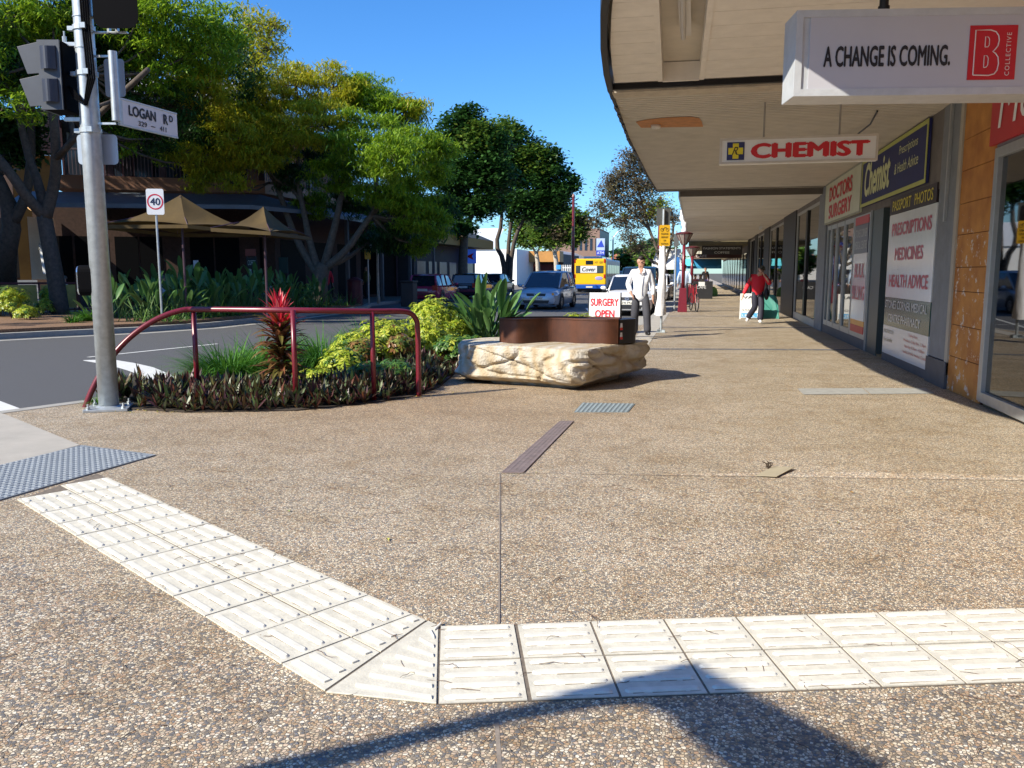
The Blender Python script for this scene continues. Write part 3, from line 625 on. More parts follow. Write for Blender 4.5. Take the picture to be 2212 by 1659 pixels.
pwhite = mat('poster_white', (0.72, 0.74, 0.76), 0.16, var=0.03, spec=0.7); pgreen = mat('poster_green', (0.03, 0.095, 0.085), 0.16, var=0.15, vs=2, spec=0.7); redp = mat('poster_red', (0.50, 0.03, 0.07), 0.3, var=0)
s = thing('window_poster', 'tall white and green pharmacy window poster reading PRESCRIPTIONS MEDICINES HEALTH ADVICE', 'poster', (WX - 0.01, 13.1, 0.12))
MB().b2((WX - 0.015, 11.82, 1.03), (WX, 14.5, 2.32)).build('upper_sheet', pwhite, s, w=True)
MB().b2((WX - 0.014, 11.82, 0.58), (WX, 14.5, 1.026)).build('green_band', pgreen, s, w=True)
MB().b2((WX - 0.015, 11.82, 0.13), (WX, 14.5, 0.577)).build('lower_sheet', pwhite, s, w=True)
X_ = WX - 0.015
for tx, y, z, w_, h_ in (('PRESCRIPTIONS', 14.28, 1.98, 2.28, 0.20), ('MEDICINES', 14.0, 1.60, 1.66, 0.20), ('HEALTH ADVICE', 14.28, 1.19, 2.28, 0.20)):
    text(tx, redp, s, (X_, y, z), RW, UPV, w_, h_, off=0.05, lift=0.003)
text('STONES CORNER MEDICAL', pwhite, s, (X_, 14.42, 0.86), RW, UPV, 2.46, 0.125, off=0.01, lift=0.003); text('CENTRE PHARMACY', pwhite, s, (X_, 14.2, 0.65), RW, UPV, 1.95, 0.125, off=0.01, lift=0.003)
gl_ = mat('grey_letters', (0.25, 0.22, 0.16), 0.5, var=0)
text('PROPRIETOR', gl_, s, (X_, 14.42, 0.46), RW, UPV, 0.66, 0.06, lift=0.003); text('Ron Schaffer', gl_, s, (X_, 14.42, 0.33), RW, UPV, 0.60, 0.06, lift=0.003)
for k, (tx, y, w_) in enumerate((('Trading Hours', 12.85, 0.5), ('Monday to Friday 8am - 5.30pm', 13.1, 1.2), ('Saturday 8.30am - 4.00pm', 13.05, 1.1), ('Sunday & Public holidays Closed', 13.12, 1.25))):
    text(tx, redp, s, (X_, y, 0.49 - k * 0.085), RW, UPV, w_, 0.055, lift=0.003)
s = thing('window_poster', 'narrow red, navy and white doctor poster reading BULK BILLING beside the glass doors', 'poster', (X_, 16.9, 0.3))
MB().b2((WX - 0.008, 16.22, 2.32), (WX + 0.02, 17.5, 2.47)).build('red_band', redb, s, w=True)
MB().b2((WX - 0.008, 16.22, 1.78), (WX + 0.02, 17.5, 2.317)).build('navy_band', mat('dark_navy', (0.03, 0.03, 0.07), 0.3, var=0.05), s, w=True)
MB().b2((WX - 0.008, 16.22, 0.52), (WX + 0.02, 17.5, 1.777)).build('white_sheet', pwhite, s, w=True)
MB().b2((WX - 0.008, 16.22, 0.42), (WX + 0.02, 17.5, 0.517)).build('orange_band', mat('orange_band', (0.75, 0.35, 0.06), 0.4), s, w=True)
MB().b2((WX - 0.008, 16.22, 0.28), (WX + 0.02, 17.5, 0.417)).build('red_band', redb, s, w=True)
xx = WX - 0.008
text('STONES CORNER', pwhite, s, (xx, 17.42, 2.08), RW, UPV, 1.12, 0.15, lift=0.003); text('MEDICAL CENTRE', pwhite, s, (xx, 17.42, 1.86), RW, UPV, 1.12, 0.15, lift=0.003)
text('BULK', redp, s, (xx, 17.32, 1.32), RW, UPV, 0.95, 0.27, off=0.03, lift=0.003); text('BILLING', redp, s, (xx, 17.44, 0.90), RW, UPV, 1.18, 0.27, off=0.02, lift=0.003)
# mirrored board behind the near window glass, built in place of a reflection
s = thing('mirrored_board', 'white board with mirrored red lettering, added behind the nearest window as a reflection', 'mirrored board', (3.3, 8.7, 0.5))
xs = 3.20
MB().b2((xs, 8.1, 0.92), (xs + 0.02, 9.42, 1.36)).build('mirrored_panel', white, s, w=True); MB().b2((xs, 8.1, 0.78), (xs + 0.02, 9.42, 0.917)).build('red_base', redb, s, w=True)
text('SURGERY', redl, s, (xs, 8.42, 1.19), (0, 1, 0), UPV, 0.96, 0.13, lift=-0.004 * -1, off=0.01)
for o_ in [s.children[-1]]: pass
text('OPEN', redl, s, (xs, 8.60, 0.97), (0, 1, 0), UPV, 0.60, 0.13, off=0.01, lift=0.004); text('3394 3622', white, s, (xs, 8.55, 0.81), (0, 1, 0), UPV, 0.80, 0.075, lift=0.004)
for o_ in s.children:
    if o_.name.startswith('lettering'):
        for v in o_.data.vertices: v.co.x = (xs - 0.004) - s.location.x
mb = MB(); mb.b2((xs + .02, 8.15, 0.03), (xs + .04, 8.2, 0.9)); mb.b2((xs + .02, 9.3, 0.03), (xs + .04, 9.35, 0.9)); mb.build('stand', blackp, s, w=True)

# --- first awning: corner part with pale panels, then the ribbed part ---
edge = [(3.25, 4.05), (1.6, 4.10), (0.6, 4.25), (0.0, 4.60), (-0.38, 5.15), (-0.60, 5.95), (-0.74, 6.9), (-0.85, 7.9), (-0.93, 8.9), (-0.97, 9.72)]
aw = thing('awning', 'corner awning with a curved dark fascia, pale soffit boards and a long ribbed soffit', 'awning', (0, 10, SOF))
mb = MB(); hole = [(0.02, 6.0), (-0.42, 9.45), (0.03, 9.45), (0.33, 6.0)]
# soffit with the recessed light trough left open
LT = [(-0.30, 5.6), (-0.41, 9.52)]; RT = [(0.06, 5.6), (-0.02, 9.52)]
def q4(mb, a, b, c, d, z, mi=0): mb.quad((*d, z), (*c, z), (*b, z), (*a, z), mi)
# left field, split along Y into boards
def ex(y):   # edge x at y
    for i in range(len(edge) - 1):
        (x0, y0), (x1, y1) = edge[i], edge[i + 1]
        if y0 <= y <= y1: return x0 + (x1 - x0) * (y - y0) / (y1 - y0) if y1 > y0 else x0
    return edge[-1][0]
def lerpx(P, y): return P[0][0] + (P[1][0] - P[0][0]) * (y - P[0][1]) / (P[1][1] - P[0][1])
lf_, rt_ = MB(), MB(); ys = [5.6 + 0.392 * k for k in range(11)]
for k in range(10):
    y0, y1 = ys[k] + 0.004, ys[k + 1] - 0.004
    if k >= 0: lf_.prism([(ex(y0) + .03, y0), (lerpx(LT, y0) - .05, y0), (lerpx(LT, y1) - .05, y1), (ex(y1) + .03, y1)], SOF, SOF + 0.012)
    rt_.prism([(lerpx(RT, y0) + .05, y0), (3.25, y0), (3.25, y1), (lerpx(RT, y1) + .05, y1)], SOF, SOF + 0.012)
lf_.build('soffit_panel', soffit_w, aw, w=True); rt_.build('soffit_panel', soffit_w, aw, w=True)
MB().prism([(-0.52, 5.59), (3.25, 5.59), (3.25, 4.05), (1.6, 4.10), (0.6, 4.25), (0.0, 4.60), (-0.38, 5.15)], SOF, SOF + 0.012).build('soffit_panel', soffit_w, aw, w=True)
mb = MB(); mb.prism([(p[0], p[1]) for p in edge] + [(3.25, 9.72)], SOF + 0.20, SOF + 0.26); mb.build('awning_roof', soffit_m, aw, w=True)
mb = MB(); g = 0.03
for P_, s_ in ((LT, -1), (RT, 1)): 
    mb.prism([(P_[0][0], P_[0][1]), (P_[1][0], P_[1][1]), (P_[1][0] + .05 * s_, P_[1][1]), (P_[0][0] + .05 * s_, P_[0][1])], SOF - 0.01, SOF + 0.19)
mb.prism([LT[1], RT[1], (RT[1][0], 9.56), (LT[1][0], 9.56)], SOF - .008, SOF + 0.19); mb.build('light_trough', soffit_w, aw, w=True)
tubem = mat('light_tube', (0.55, 0.52, 0.48), 0.3, var=0.03)
mb = MB(); mb.tube([(-0.14, 5.3, SOF + 0.06), (-0.17, 8.1, SOF + 0.06)], 0.022, 8); mb.b2((-0.20, 5.3, SOF + 0.09), (-0.10, 8.15, SOF + 0.13)); mb.build('light_tube', tubem, aw, w=True)
mb = MB(); 
for i in range(len(edge) - 1):
    a, c = Vector(edge[i]), Vector(edge[i + 1]); t_ = (c - a).normalized(); nr = Vector((-t_.y, t_.x)) * -1
    if nr.x > 0 and i > 2: nr = -nr
    if i <= 2: nr = Vector((0, -1))
    mb.prism([a.to_tuple(), (a + nr * .06).to_tuple(), (c + nr * .06).to_tuple(), c.to_tuple()], SOF - 0.05, SOF + 0.42)
mb.build('fascia', fasc, aw, w=True)
mb = MB(); mb.b2((-0.97, 9.70, SOF - 0.03), (3.2, 9.76, SOF + 0.03)); mb.build('edge_trim', fasc, aw, w=True)
mb = MB(); mb.b2((-0.99, 9.765, SOF + 0.002), (3.2, 9.80, SOF + 0.06)); mb.b2((-0.99, 9.80, SOF - 0.045), (3.2, 10.10, SOF - 0.01)); mb.build('cross_board', mat('stained_board', (0.52, 0.45, 0.35), 0.7, var=0.2, vs=6), aw, w=True)
# ribbed part as one folded sheet
mb = MB(); y = 10.10; k = 0; V = []; yy = []
while y < 21.9: yy.append(y); y += 0.115
e2 = [(9.8, -1.0), (11.3, -1.03), (13.4, -1.07), (18.6, -1.06), (21.95, -1.01)]
def ex2(y):
    for i in range(4):
        if e2[i][0] <= y <= e2[i + 1][0]: return e2[i][1] + (e2[i + 1][1] - e2[i][1]) * (y - e2[i][0]) / (e2[i + 1][0] - e2[i][0])
    return -1.01
for y in yy:
    x0 = ex2(y)
    prof = [(y, SOF), (y + 0.085, SOF), (y + 0.0875, SOF + 0.04), (y + 0.1125, SOF + 0.04)]
    for j in range(4):
        a = prof[j]; c = prof[j + 1] if j < 3 else (y + 0.115, SOF)
        mb.quad((x0, a[0], a[1]), (x0, c[0], c[1]), (3.2, c[0], c[1]), (3.2, a[0], a[1]))
mb.build('ribbed_soffit', soffit_m, aw, w=True)
mb = MB(); mb.prism([(-1.0, 9.8), (-1.07, 13.4), (-1.01, 21.95), (3.2, 21.95), (3.2, 9.8)], SOF + 0.06, SOF + 0.16); mb.build('awning_roof', soffit_m, aw, w=True)
mb = MB(); pr_ = None
for i in range(48):
    ya = 9.76 + i * 0.254; yb = ya + 0.254; xa, xb = ex2(ya), ex2(yb); dz = rnd.uniform(-0.012, 0.012)
    mb.prism([(xa - .03 - rnd.uniform(0, .012), ya), (xb - .03 - rnd.uniform(0, .012), yb), (xb + .005, yb), (xa + .005, ya)], SOF - 0.02 + dz, SOF + 0.22)
mb.build('fascia', fasc, aw, w=True)
mb = MB(); mb.b2((-0.44, 21.975, 3.34), (3.2, 21.995, SOF + .1)); mb.b2((-1.0, 21.90, SOF - 0.03), (3.2, 21.97, SOF + 0.02)); mb.b2((-1.0, 21.6, SOF - .014), (3.2, 21.63, SOF - .001)); mb.build('edge_trim', mat('brown_edge', (0.14, 0.12, 0.10)), aw, w=True)
# scorched orange patch with a round fitting
pa = [G(x, y, SOF - 0.006) for x, y in ((1373, 263), (1400, 258), (1440, 254), (1490, 252), (1510, 255), (1516, 263), (1519, 274), (1385, 276))]
mb = MB(); mb.add([p for p in pa], [tuple(range(len(pa)))]); mb.build('patched_area', mat('rusty_patch', (0.50, 0.20, 0.05), 0.7, var=0.2, vs=9), aw, w=True)
pc = G(1417, 269, SOF); mb = MB(); mb.lathe([(0.0, -0.06), (0.06, -0.055), (0.075, -0.008)], pc, 14); mb.build('round_light', soffit_w, aw, w=True, smooth=True)
mb = MB(); mb.tube([G(2090 / 1.0 * 0 + 1795, 306, SOF - 0.02), G(1850, 292, SOF - .1), G(1880, 268, SOF - .08), G(1895, 240, SOF - .02)], 0.012, 5); mb.build('cable', blackl, aw, w=True)

# --- hanging signs ---
Rx = Vector((1, 0, 0)); FV = Vector((0, -1, 0))
hs_ = thing('hanging_sign', 'white hanging box sign reading CHEMIST with a blue and yellow cross', 'sign', (1.17, 10.9, 2.78))
c0 = AY(1556, 300, 10.9); c1 = AY(1556, 357, 10.9); c2 = AY(1898, 290, 10.9)
x0, x1, z0, z1 = c0.x, c2.x, c1.z + 0.01, c0.z
mb = MB(); mb.b2((x0, 10.9, z0), (x1, 11.02, z1)); mb.build('sign_box', white, hs_, w=True)
mb = MB(); e = 0.022
for a, c in (((x0, z0), (x1, z0 + e)), ((x0, z1 - e), (x1, z1)), ((x0, z0 + e), (x0 + e, z1 - e)), ((x1 - e, z0 + e), (x1, z1 - e))): mb.b2((a[0] - .002, 10.885, a[1] - .002), (c[0] + .002, 10.905, c[1] + .002))
mb.build('sign_frame', mat('cream_frame', (0.60, 0.55, 0.48), 0.5), hs_, w=True)
h_ = z1 - z0; zc = (z0 + z1) / 2; bl = mat('logo_navy', (0.02, 0.03, 0.13), 0.4, var=0); yl = mat('logo_yellow', (0.78, 0.64, 0.03), 0.4, var=0)
bx = x0 + 0.085; mb = MB(); mb.b2((bx, 10.890, zc - 0.108), (bx + 0.21, 10.898, zc + 0.108)); mb.build('logo_square', bl, hs_, w=True)
mb = MB(); cx = bx + 0.105; mb.b2((cx - 0.036, 10.885, zc - 0.092), (cx + 0.036, 10.8895, zc + 0.092)); mb.b2((cx - 0.088, 10.8852, zc - 0.040), (cx + 0.088, 10.8892, zc + 0.040)); mb.build('logo_cross', yl, hs_, w=True)
text('R', blackl, hs_, (cx - 0.045, 10.884, zc - 0.045), Rx, UPV, 0.075, 0.095, shear=0.4, lift=0.002); mb = MB(); mb.tube([(cx - .01, 10.882, zc - .02), (cx + .05, 10.882, zc - .055), (cx + .06, 10.882, zc - .04)], 0.004, 4); mb.build('lettering', blackl, hs_, w=True)
text('CHEMIST', redl, hs_, (bx + 0.285, 10.898, zc - 0.098), Rx, UPV, (x1 - 0.09) - (bx + 0.285), 0.186, off=0.062, lift=0.004)
mb = MB()
for px in (1650, 1813):
    p = AY(px, 290, 10.96); mb.tube([(p.x, 10.96, z1 - 0.01), (p.x, 10.96, SOF + 0.02)], 0.013, 6)
mb.build('hanger_rod', iron, hs_, w=True)

# big sign near the viewer, turned a little away from the street axis
BY = 5.5; a0 = AY(1722, 22, BY); a1 = AY(1714, 208, BY)
ang = YAW - R(3.0) * 1; ux = Vector((math.cos(ang), math.sin(ang), 0)); uy = Vector((-math.sin(ang), math.cos(ang), 0))
s = thing('hanging_sign', 'large white box sign nearest the viewer reading A CHANGE IS COMING with red logo', 'sign', (a1.x, BY, a1.z))
o = Vector((a1.x + 0.0, BY, a1.z)); Hs = a0.z - a1.z; Ls = 2.6; Ds = 0.26
alus = mat('sign_case', (0.50, 0.52, 0.54), 0.4, metal=0.15, var=0.08, vs=12)
mb = MB(); mb.obox(o + uy * 0.012, ux * Ls, uy * Ds, UPV * Hs); mb.build('sign_case', alus, s, w=True, bevel=0.004)
mb = MB(); t_ = 0.042
mb.obox(o, ux * Ls, uy * 0.011, UPV * t_); mb.obox(o + UPV * (Hs - t_), ux * Ls, uy * 0.011, UPV * t_); mb.obox(o + UPV * t_, ux * t_, uy * 0.011, UPV * (Hs - 2 * t_)); mb.build('sign_frame', alus, s, w=True)
facew = mat('sign_face', (0.46, 0.46, 0.50), 0.35, var=0.02, vs=3)
mb = MB(); mb.obox(o + ux * 0.085 + UPV * t_ + uy * 0.004, ux * (Ls - .1), uy * 0.007, UPV * (Hs - 2 * t_)); mb.build('sign_face', facew, s, w=True)
pxm = Hs / 186.0
def sp(px, py): return o + ux * ((px - 1714) * pxm) + UPV * ((208 + (px - 1714) * 0.035 - py) * pxm)
F0 = lambda px, py: sp(px, py)
p = sp(1777, 148); p2 = sp(2056, 104); text('A CHANGE IS COMING.', blackl, s, p + uy * 0.004, ux, UPV, (2056 - 1777) * pxm, 0.0405 * Hs / 0.186 * 1.13, off=0.04, lift=0.003, sp=1.0)
mb = MB(); q = sp(2095, 190); mb.obox(q - uy * 0.002, ux * (103 * pxm), uy * 0.005, UPV * (116 * pxm)); mb.build('logo_square', redb, s, w=True)
wl_ = mat('logo_white_line', (0.70, 0.62, 0.60), 0.5, var=0)
# outlined B: thin outline strokes
def Bline(pts, w_=0.0035):
    mb = MB(); mb.tube([q + ux * (a * pxm) + UPV * (b * pxm) - uy * 0.003 for a, b in pts], w_, 4); return mb
outer = [(12, 10), (12, 106), (44, 106), (56, 102), (62, 94), (64, 84), (62, 72), (56, 64), (52, 60), (58, 56), (64, 48), (66, 34), (64, 20), (58, 12), (46, 9), (12, 10)]
mb = Bline(outer); 
for L_ in ([(34, 70), (34, 92), (40, 91), (43, 86), (43, 74), (40, 70), (34, 70)], [(34, 26), (34, 52), (40, 51), (43, 46), (43, 32), (40, 27), (34, 26)]):
    m2_ = Bline(L_, 0.0025); mb.add(m2_.v, m2_.f)
mb.build('lettering', wl_, s, w=True)
text('COLLECTIVE', wl_, s, q + ux * (90 * pxm) + UPV * (8 * pxm) - uy * 0.002, UPV, -ux, 92 * pxm, 10 * pxm, lift=0.002, sp=1.25)
pp = sp(1920, 25); mb = MB(); cc = o + ux * ((1920 - 1714) * pxm) + uy * 0.12; mb.tube([(cc.x, cc.y, o.z + Hs - 0.01), (cc.x, cc.y, o.z + Hs + 0.05)], 0.034, 10); mb.tube([(cc.x, cc.y, o.z + Hs + 0.0), (cc.x, cc.y, SOF + 0.01)], 0.027, 10)
cc = o + ux * (Ls - 0.35) + uy * 0.12; mb.tube([(cc.x, cc.y, o.z + Hs - 0.01), (cc.x, cc.y, SOF + 0.01)], 0.027, 10); mb.build('hanger_post', fasc, s, w=True)

# --- second building: long dark shopfronts under a smooth pale awning ---
b2 = thing('shop_building', 'row of dark glazed shopfronts with black columns under the smooth pale awning', 'building', (WX, 36, 0))
MB().b2((WX + 0.05, 22.5, 3.42), (14, 52, 5.6)).build('upper_wall', mat('upper_wall_b', (0.34, 0.30, 0.27), 0.8, var=0.1), b2, w=True)
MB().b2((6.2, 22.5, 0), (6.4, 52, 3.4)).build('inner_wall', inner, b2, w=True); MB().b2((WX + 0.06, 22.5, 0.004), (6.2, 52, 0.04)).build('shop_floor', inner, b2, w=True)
wfr = mat('white_frame', (0.42, 0.43, 0.42), 0.5, metal=0.3, var=0.06)
def shopwin(y0, y1, n, parent, z0=0.20, z1=3.15, fm=wfr, x=WX):
    mb = MB(); t_ = 0.07
    mb.b2((x, y0, 0.0), (x + 0.08, y1, z0)); mb.b2((x, y0, z1), (x + 0.08, y1, z1 + 0.08))
    mb.b2((x, y0, z0), (x + 0.08, y0 + t_, z1)); mb.b2((x, y1 - t_, z0), (x + 0.08, y1, z1)); f_ = mb.build('window', fm, parent, w=True)
    mb = MB()
    for k in range(1, n): yk = y0 + (y1 - y0) * k / n; mb.b2((x - 0.01, yk - 0.16, z0), (x + 0.07, yk + 0.16, z1))
    if n > 1: mb.build('mullion', blackp, f_, w=True)
    MB().b2((x + 0.03, y0 + t_, z0), (x + 0.035, y1 - t_, z1)).build('pane', glass_dk, f_, w=True)
shopwin(22.5, 27.4, 2, b2); shopwin(31.2, 36.9, 2, b2); shopwin(39.8, 44, 2, b2); shopwin(46, 50, 3, b2)
for y0, y1 in ((27.45, 31.15), (36.95, 39.75), (44.05, 45.95), (50.05, 51.9)): MB().b2((WX - 0.03, y0, 0), (WX + 0.3, y1, 3.4)).build('column', blackp, b2, w=True)
MB().b2((WX, 22.5, 3.22), (WX + 0.12, 52, 3.42)).build('lintel', mat('brown_grey', (0.16, 0.14, 0.13)), b2, w=True)
aw2 = thing('awning', 'long smooth pale awning soffit beyond the ribbed one', 'awning', (1, 36, 3.35))
MB().b2((-0.43, 22.0, 3.35), (WX + 0.1, 51.8, 3.42)).build('soffit', soffit_3, aw2, w=True)
mb = MB()
for k in range(9): mb.b2((-0.40, 23.6 + k * 3.2, 3.347), (WX, 23.612 + k * 3.2, 3.351))
mb.build('soffit_joint', mat('joint_grey', (0.4, 0.37, 0.33)), aw2, w=True)
mb = MB(); mb.b2((-0.48, 22.0, 3.33), (-0.43, 51.8, 3.72)); mb.build('fascia', mat('grey_fascia', (0.45, 0.46, 0.47), 0.5, var=0.1), aw2, w=True)
MB().b2((-0.43, 51.75, 3.30), (WX, 51.85, 3.42)).build('edge_trim', mat('pale_edge', (0.6, 0.57, 0.5)), aw2, w=True)
cm = MB(); cm.box((2.55, 35.5, 3.22), (0.12, 0.22, 0.14)); cm.tube([(2.55, 35.5, 3.29), (2.55, 35.5, 3.36)], 0.02, 6)
tag(cm.build('security_camera', white), 'small white security camera fixed under the pale awning', 'security camera')
# --- third: brown awnings, hanging boards ---
b3 = thing('shop_building', 'far dark shop row with low brown awnings at the end of the covered footpath', 'building', (WX, 70, 0))
MB().b2((WX + 0.05, 52, 0.0), (13, 100, 5.2)).build('wall', mat('far_wall', (0.20, 0.17, 0.15), 0.8, var=0.2, vs=1), b3, w=True)
mb = MB()
for k in range(12): mb.b2((WX - 0.02, 53 + k * 3.9, 0.25), (WX + 0.04, 55.6 + k * 3.9, 2.6))
mb.build('shopfront_glass', mat('far_glass', (0.02, 0.025, 0.03), 0.08, var=0.1), b3, w=True)
aw3 = thing('awning', 'low olive brown awning at the far end of the covered footpath', 'awning', (1, 60, 3.2)); MB().b2((-0.45, 52, 3.05), (WX, 66, 3.35)).build('awning_deck', mat('olive_soffit', (0.17, 0.14, 0.07), 0.8, var=0.2), aw3, w=True)
aw4 = thing('awning', 'cream awning edge beyond the hanging fashion sign', 'awning', (1, 75, 3.0)); MB().b2((-0.5, 67, 2.80), (WX, 98, 3.2)).build('awning_deck', mat('cream_soffit', (0.55, 0.52, 0.40), 0.8), aw4, w=True)
s = thing('hanging_sign', 'dark hanging board reading FASHION STATEMENTS over COFFEE', 'sign', (1.2, 52.6, 2.6))
MB().b2((0.35, 52.6, 2.50), (2.75, 52.7, 3.04)).build('sign_board', mat('dark_board', (0.05, 0.045, 0.045), 0.6), s, w=True)
text('FASHION STATEMENTS', white, s, (0.45, 52.6, 2.82), Rx, UPV, 2.2, 0.13, off=0.01, lift=0.01); text('COFFEE', white, s, (1.1, 52.6, 2.56), Rx, UPV, 0.9, 0.14, off=0.01, lift=0.01)
mb = MB(); mb.tube([(0.6, 52.65, 3.03), (0.6, 52.65, 3.34)], .02, 5); mb.tube([(2.5, 52.65, 3.03), (2.5, 52.65, 3.34)], .02, 5); mb.build('hanger_rod', iron, s, w=True)
s = thing('hanging_sign', 'long reddish brown hanging board behind the fashion sign', 'sign', (0.8, 56, 2.4)); MB().b2((-0.2, 56, 2.35), (2.9, 56.1, 2.62)).build('sign_board', mat('brown_board', (0.12, 0.05, 0.04), 0.6), s, w=True)
text('CAFE', white, s, (0.0, 56, 2.40), Rx, UPV, 0.7, 0.16, lift=0.01)
mb = MB(); mb.tube([(0.2, 56.05, 2.6), (0.2, 56.05, 3.06)], .02, 5); mb.tube([(2.6, 56.05, 2.6), (2.6, 56.05, 3.06)], .02, 5); mb.build('hanger_rod', iron, s, w=True)
s = thing('cafe_awning', 'bright turquoise and blue drop awning far down the footpath', 'awning', (0, 74, 2.3)); mb = MB()
mb.add([(-0.9, 74, 1.95), (2.2, 74, 1.95), (2.2, 75.2, 2.6), (-0.9, 75.2, 2.6)], [(0, 1, 2, 3)]); mb.b2((-0.9, 73.98, 1.75), (2.2, 74.0, 1.95)); mb.build('canvas', mat('blue_canvas', (0.03, 0.22, 0.42), 0.7), s, w=True)
mb = MB(); mb.add([(-0.95, 73.5, 1.98), (-0.1, 73.5, 1.98), (-0.3, 74.9, 2.6), (-0.95, 74.9, 2.6)], [(0, 1, 2, 3)]); mb.build('side_canvas', mat('turquoise_canvas', (0.12, 0.55, 0.62), 0.7), s, w=True)

# unseen flat caster added behind the viewer, cut to the bent shadow on the tiles
sh = [G(x, y) for x, y in ((455, 1675), (800, 1600), (1140, 1522), (1300, 1482), (1478, 1440), (1512, 1462), (1640, 1530), (1900, 1672), (1700, 1740), (1600, 1690), (1490, 1600), (1438, 1545), (1380, 1525), (1290, 1532), (1120, 1560), (900, 1612), (700, 1672), (560, 1720))]
H_ = 3.3; mb = MB(); mb.prism([(p.x - 1.037 * H_, p.y - 0.95 * H_) for p in sh], H_, H_ + 0.05)
o = mb.build('shadow_caster', fasc); tag(o, 'unseen flat shape added behind the viewer to cast the bent foreground shadow', 'frame')
# ---------------- traffic signal pole ----------------
galv = mat('galvanised', (0.46, 0.50, 0.52), 0.42, metal=0.55, var=0.16, vs=14)
blk = mat('signal_black', (0.004, 0.004, 0.005), 0.8, var=0.1, spec=0.05); grv = mat('visor_grey', (0.055, 0.063, 0.080), 0.5, var=0.1, vs=8)
maroon = mat('maroon_paint', (0.155, 0.012, 0.022), 0.32, var=0.10, vs=9, spec=0.6)
PB = G(236, 884); t = thing('traffic_signal_pole', 'grey galvanised traffic signal pole with black signals at the left edge', 'traffic signal', PB)
def PP(dx, dy, dz=0): return Vector((PB.x + dx, PB.y + dy, dz))
fr_ = Vector((math.cos(YAW), math.sin(YAW), 0)); fd = Vector((-math.sin(YAW), math.cos(YAW), 0))   # rightwards / away seen from the crossing
def Q(r, d, z): return Vector((PB.x, PB.y, 0)) + fr_ * r + fd * d + Vector((0, 0, z))
mb = MB(); mb.lathe([(0.098, 0.03), (0.094, 2.9), (0.088, 4.9), (0.088, 5.2)], PB, 28); mb.build('pole', galv, t, w=True, smooth=True)
mb = MB(); mb.box((PB.x, PB.y, 0.016), (0.42, 0.42, 0.028), R(28)); mb.lathe([(0.13, 0.03), (0.10, 0.045)], PB, 24); mb.build('base_plate', galv, t, w=True, bevel=0.004)
for k in range(4):
    a = R(28 + 45 + 90 * k); c = Vector((PB.x + 0.235 * math.cos(a), PB.y + 0.235 * math.sin(a), 0.03)); mb = MB(); mb.lathe([(0.022, 0), (0.022, 0.022), (0.011, 0.022), (0.011, 0.055), (0, 0.055)], c, 6); mb.build('bolt', galv, t, w=True)
DP = (PB - _E).dot(_F); ppm = FP / DP
def zrow(y, d=0): return zat(Q(0, d, 0), y)
def rr(px, y=None): return (px) / ppm
# push button, facing the crossing on the left
zc = zrow(606); mb = MB(); ca = Vector((-0.93, -0.36, 0)).normalized(); cb_ = Vector((-ca.y, ca.x, 0)) * -1
def pill(mb, c, n_, u, hw, hh, d0, d1, mi=0):
    pts = []
    for k in range(9): a = math.pi * k / 8; pts.append((hw * math.cos(a), hh - hw + hw * math.sin(a)))
    for k in range(9): a = math.pi + math.pi * k / 8; pts.append((hw * math.cos(a), -hh + hw + hw * math.sin(a)))
    vs = [c + n_ * d0 + u * p[0] + UPV * p[1] for p in pts] + [c + n_ * d1 + u * p[0] + UPV * p[1] for p in pts]; n = len(pts)
    mb.add(vs, [tuple(range(n))[::-1], tuple(range(n, 2 * n))] + [(i, (i + 1) % n, n + (i + 1) % n, n + i) for i in range(n)], mi)
pc = PP(0, 0, zc); pill(mb, pc, ca, cb_, 0.068, 0.155, 0.07, 0.20); pb = mb.build('push_button_box', blk, t, w=True, bevel=0.006)
mb = MB(); pill(mb, pc, ca, cb_, 0.060, 0.145, 0.20, 0.212); mb.build('face_plate', mat('polished_steel', (0.6, 0.65, 0.7), 0.2, metal=0.9, var=0.1), pb, w=True)
mb = MB(); u_ = pc + ca * 0.213; mb.disc(u_ + UPV * 0.065, ca, 0.045, 18, 0, 0.036); mb.disc(u_ - UPV * 0.085, ca, 0.042, 18, 0, 0.03)
mb.add([u_ + ca * .003 + UPV * (0.065 + a) + cb_ * b for a, b in ((0.03, 0), (0.0, 0.02), (0.0, -0.02))], [(0, 1, 2)]); mb.build('push_button', blk, pb, w=True)
mb = MB(); mb.lathe([(0, 0), (0.02, 0.0)], (0, 0, 0), 3)
# small sign seen from behind, two bands
z0, z1 = zrow(355, .1), zrow(290, .1); mb = MB()
def plate(mb, r0, r1, z0, z1, d, rad=0.04):
    pts = []
    for cx, cz, a0 in ((r1 - rad, z1 - rad, 0), (r0 + rad, z1 - rad, 90), (r0 + rad, z0 + rad, 180), (r1 - rad, z0 + rad, 270)):
        for k in range(5): a = R(a0 + 22.5 * k); pts.append((cx + rad * math.cos(a), cz + rad * math.sin(a)))
    n = len(pts); vs = [Q(p[0], d, p[1]) for p in pts] + [Q(p[0], d + 0.004, p[1]) for p in pts]
    mb.add(vs, [tuple(range(n))[::-1], tuple(range(n, 2 * n))] + [(i, (i + 1) % n, n + (i + 1) % n, n + i) for i in range(n)])
plate(mb, -0.205, 0.205, z0, z1, 0.115); mb.build('sign_plate', mat('plate_back', (0.42, 0.47, 0.53), 0.45, metal=0.4, var=0.06), t, w=True)
mb = MB()
for yy_ in (105, 38): z = zrow(yy_); mb.lathe([(0.0975, z - 0.006), (0.0975, z + 0.006)], (PB.x, PB.y, 0), 24)
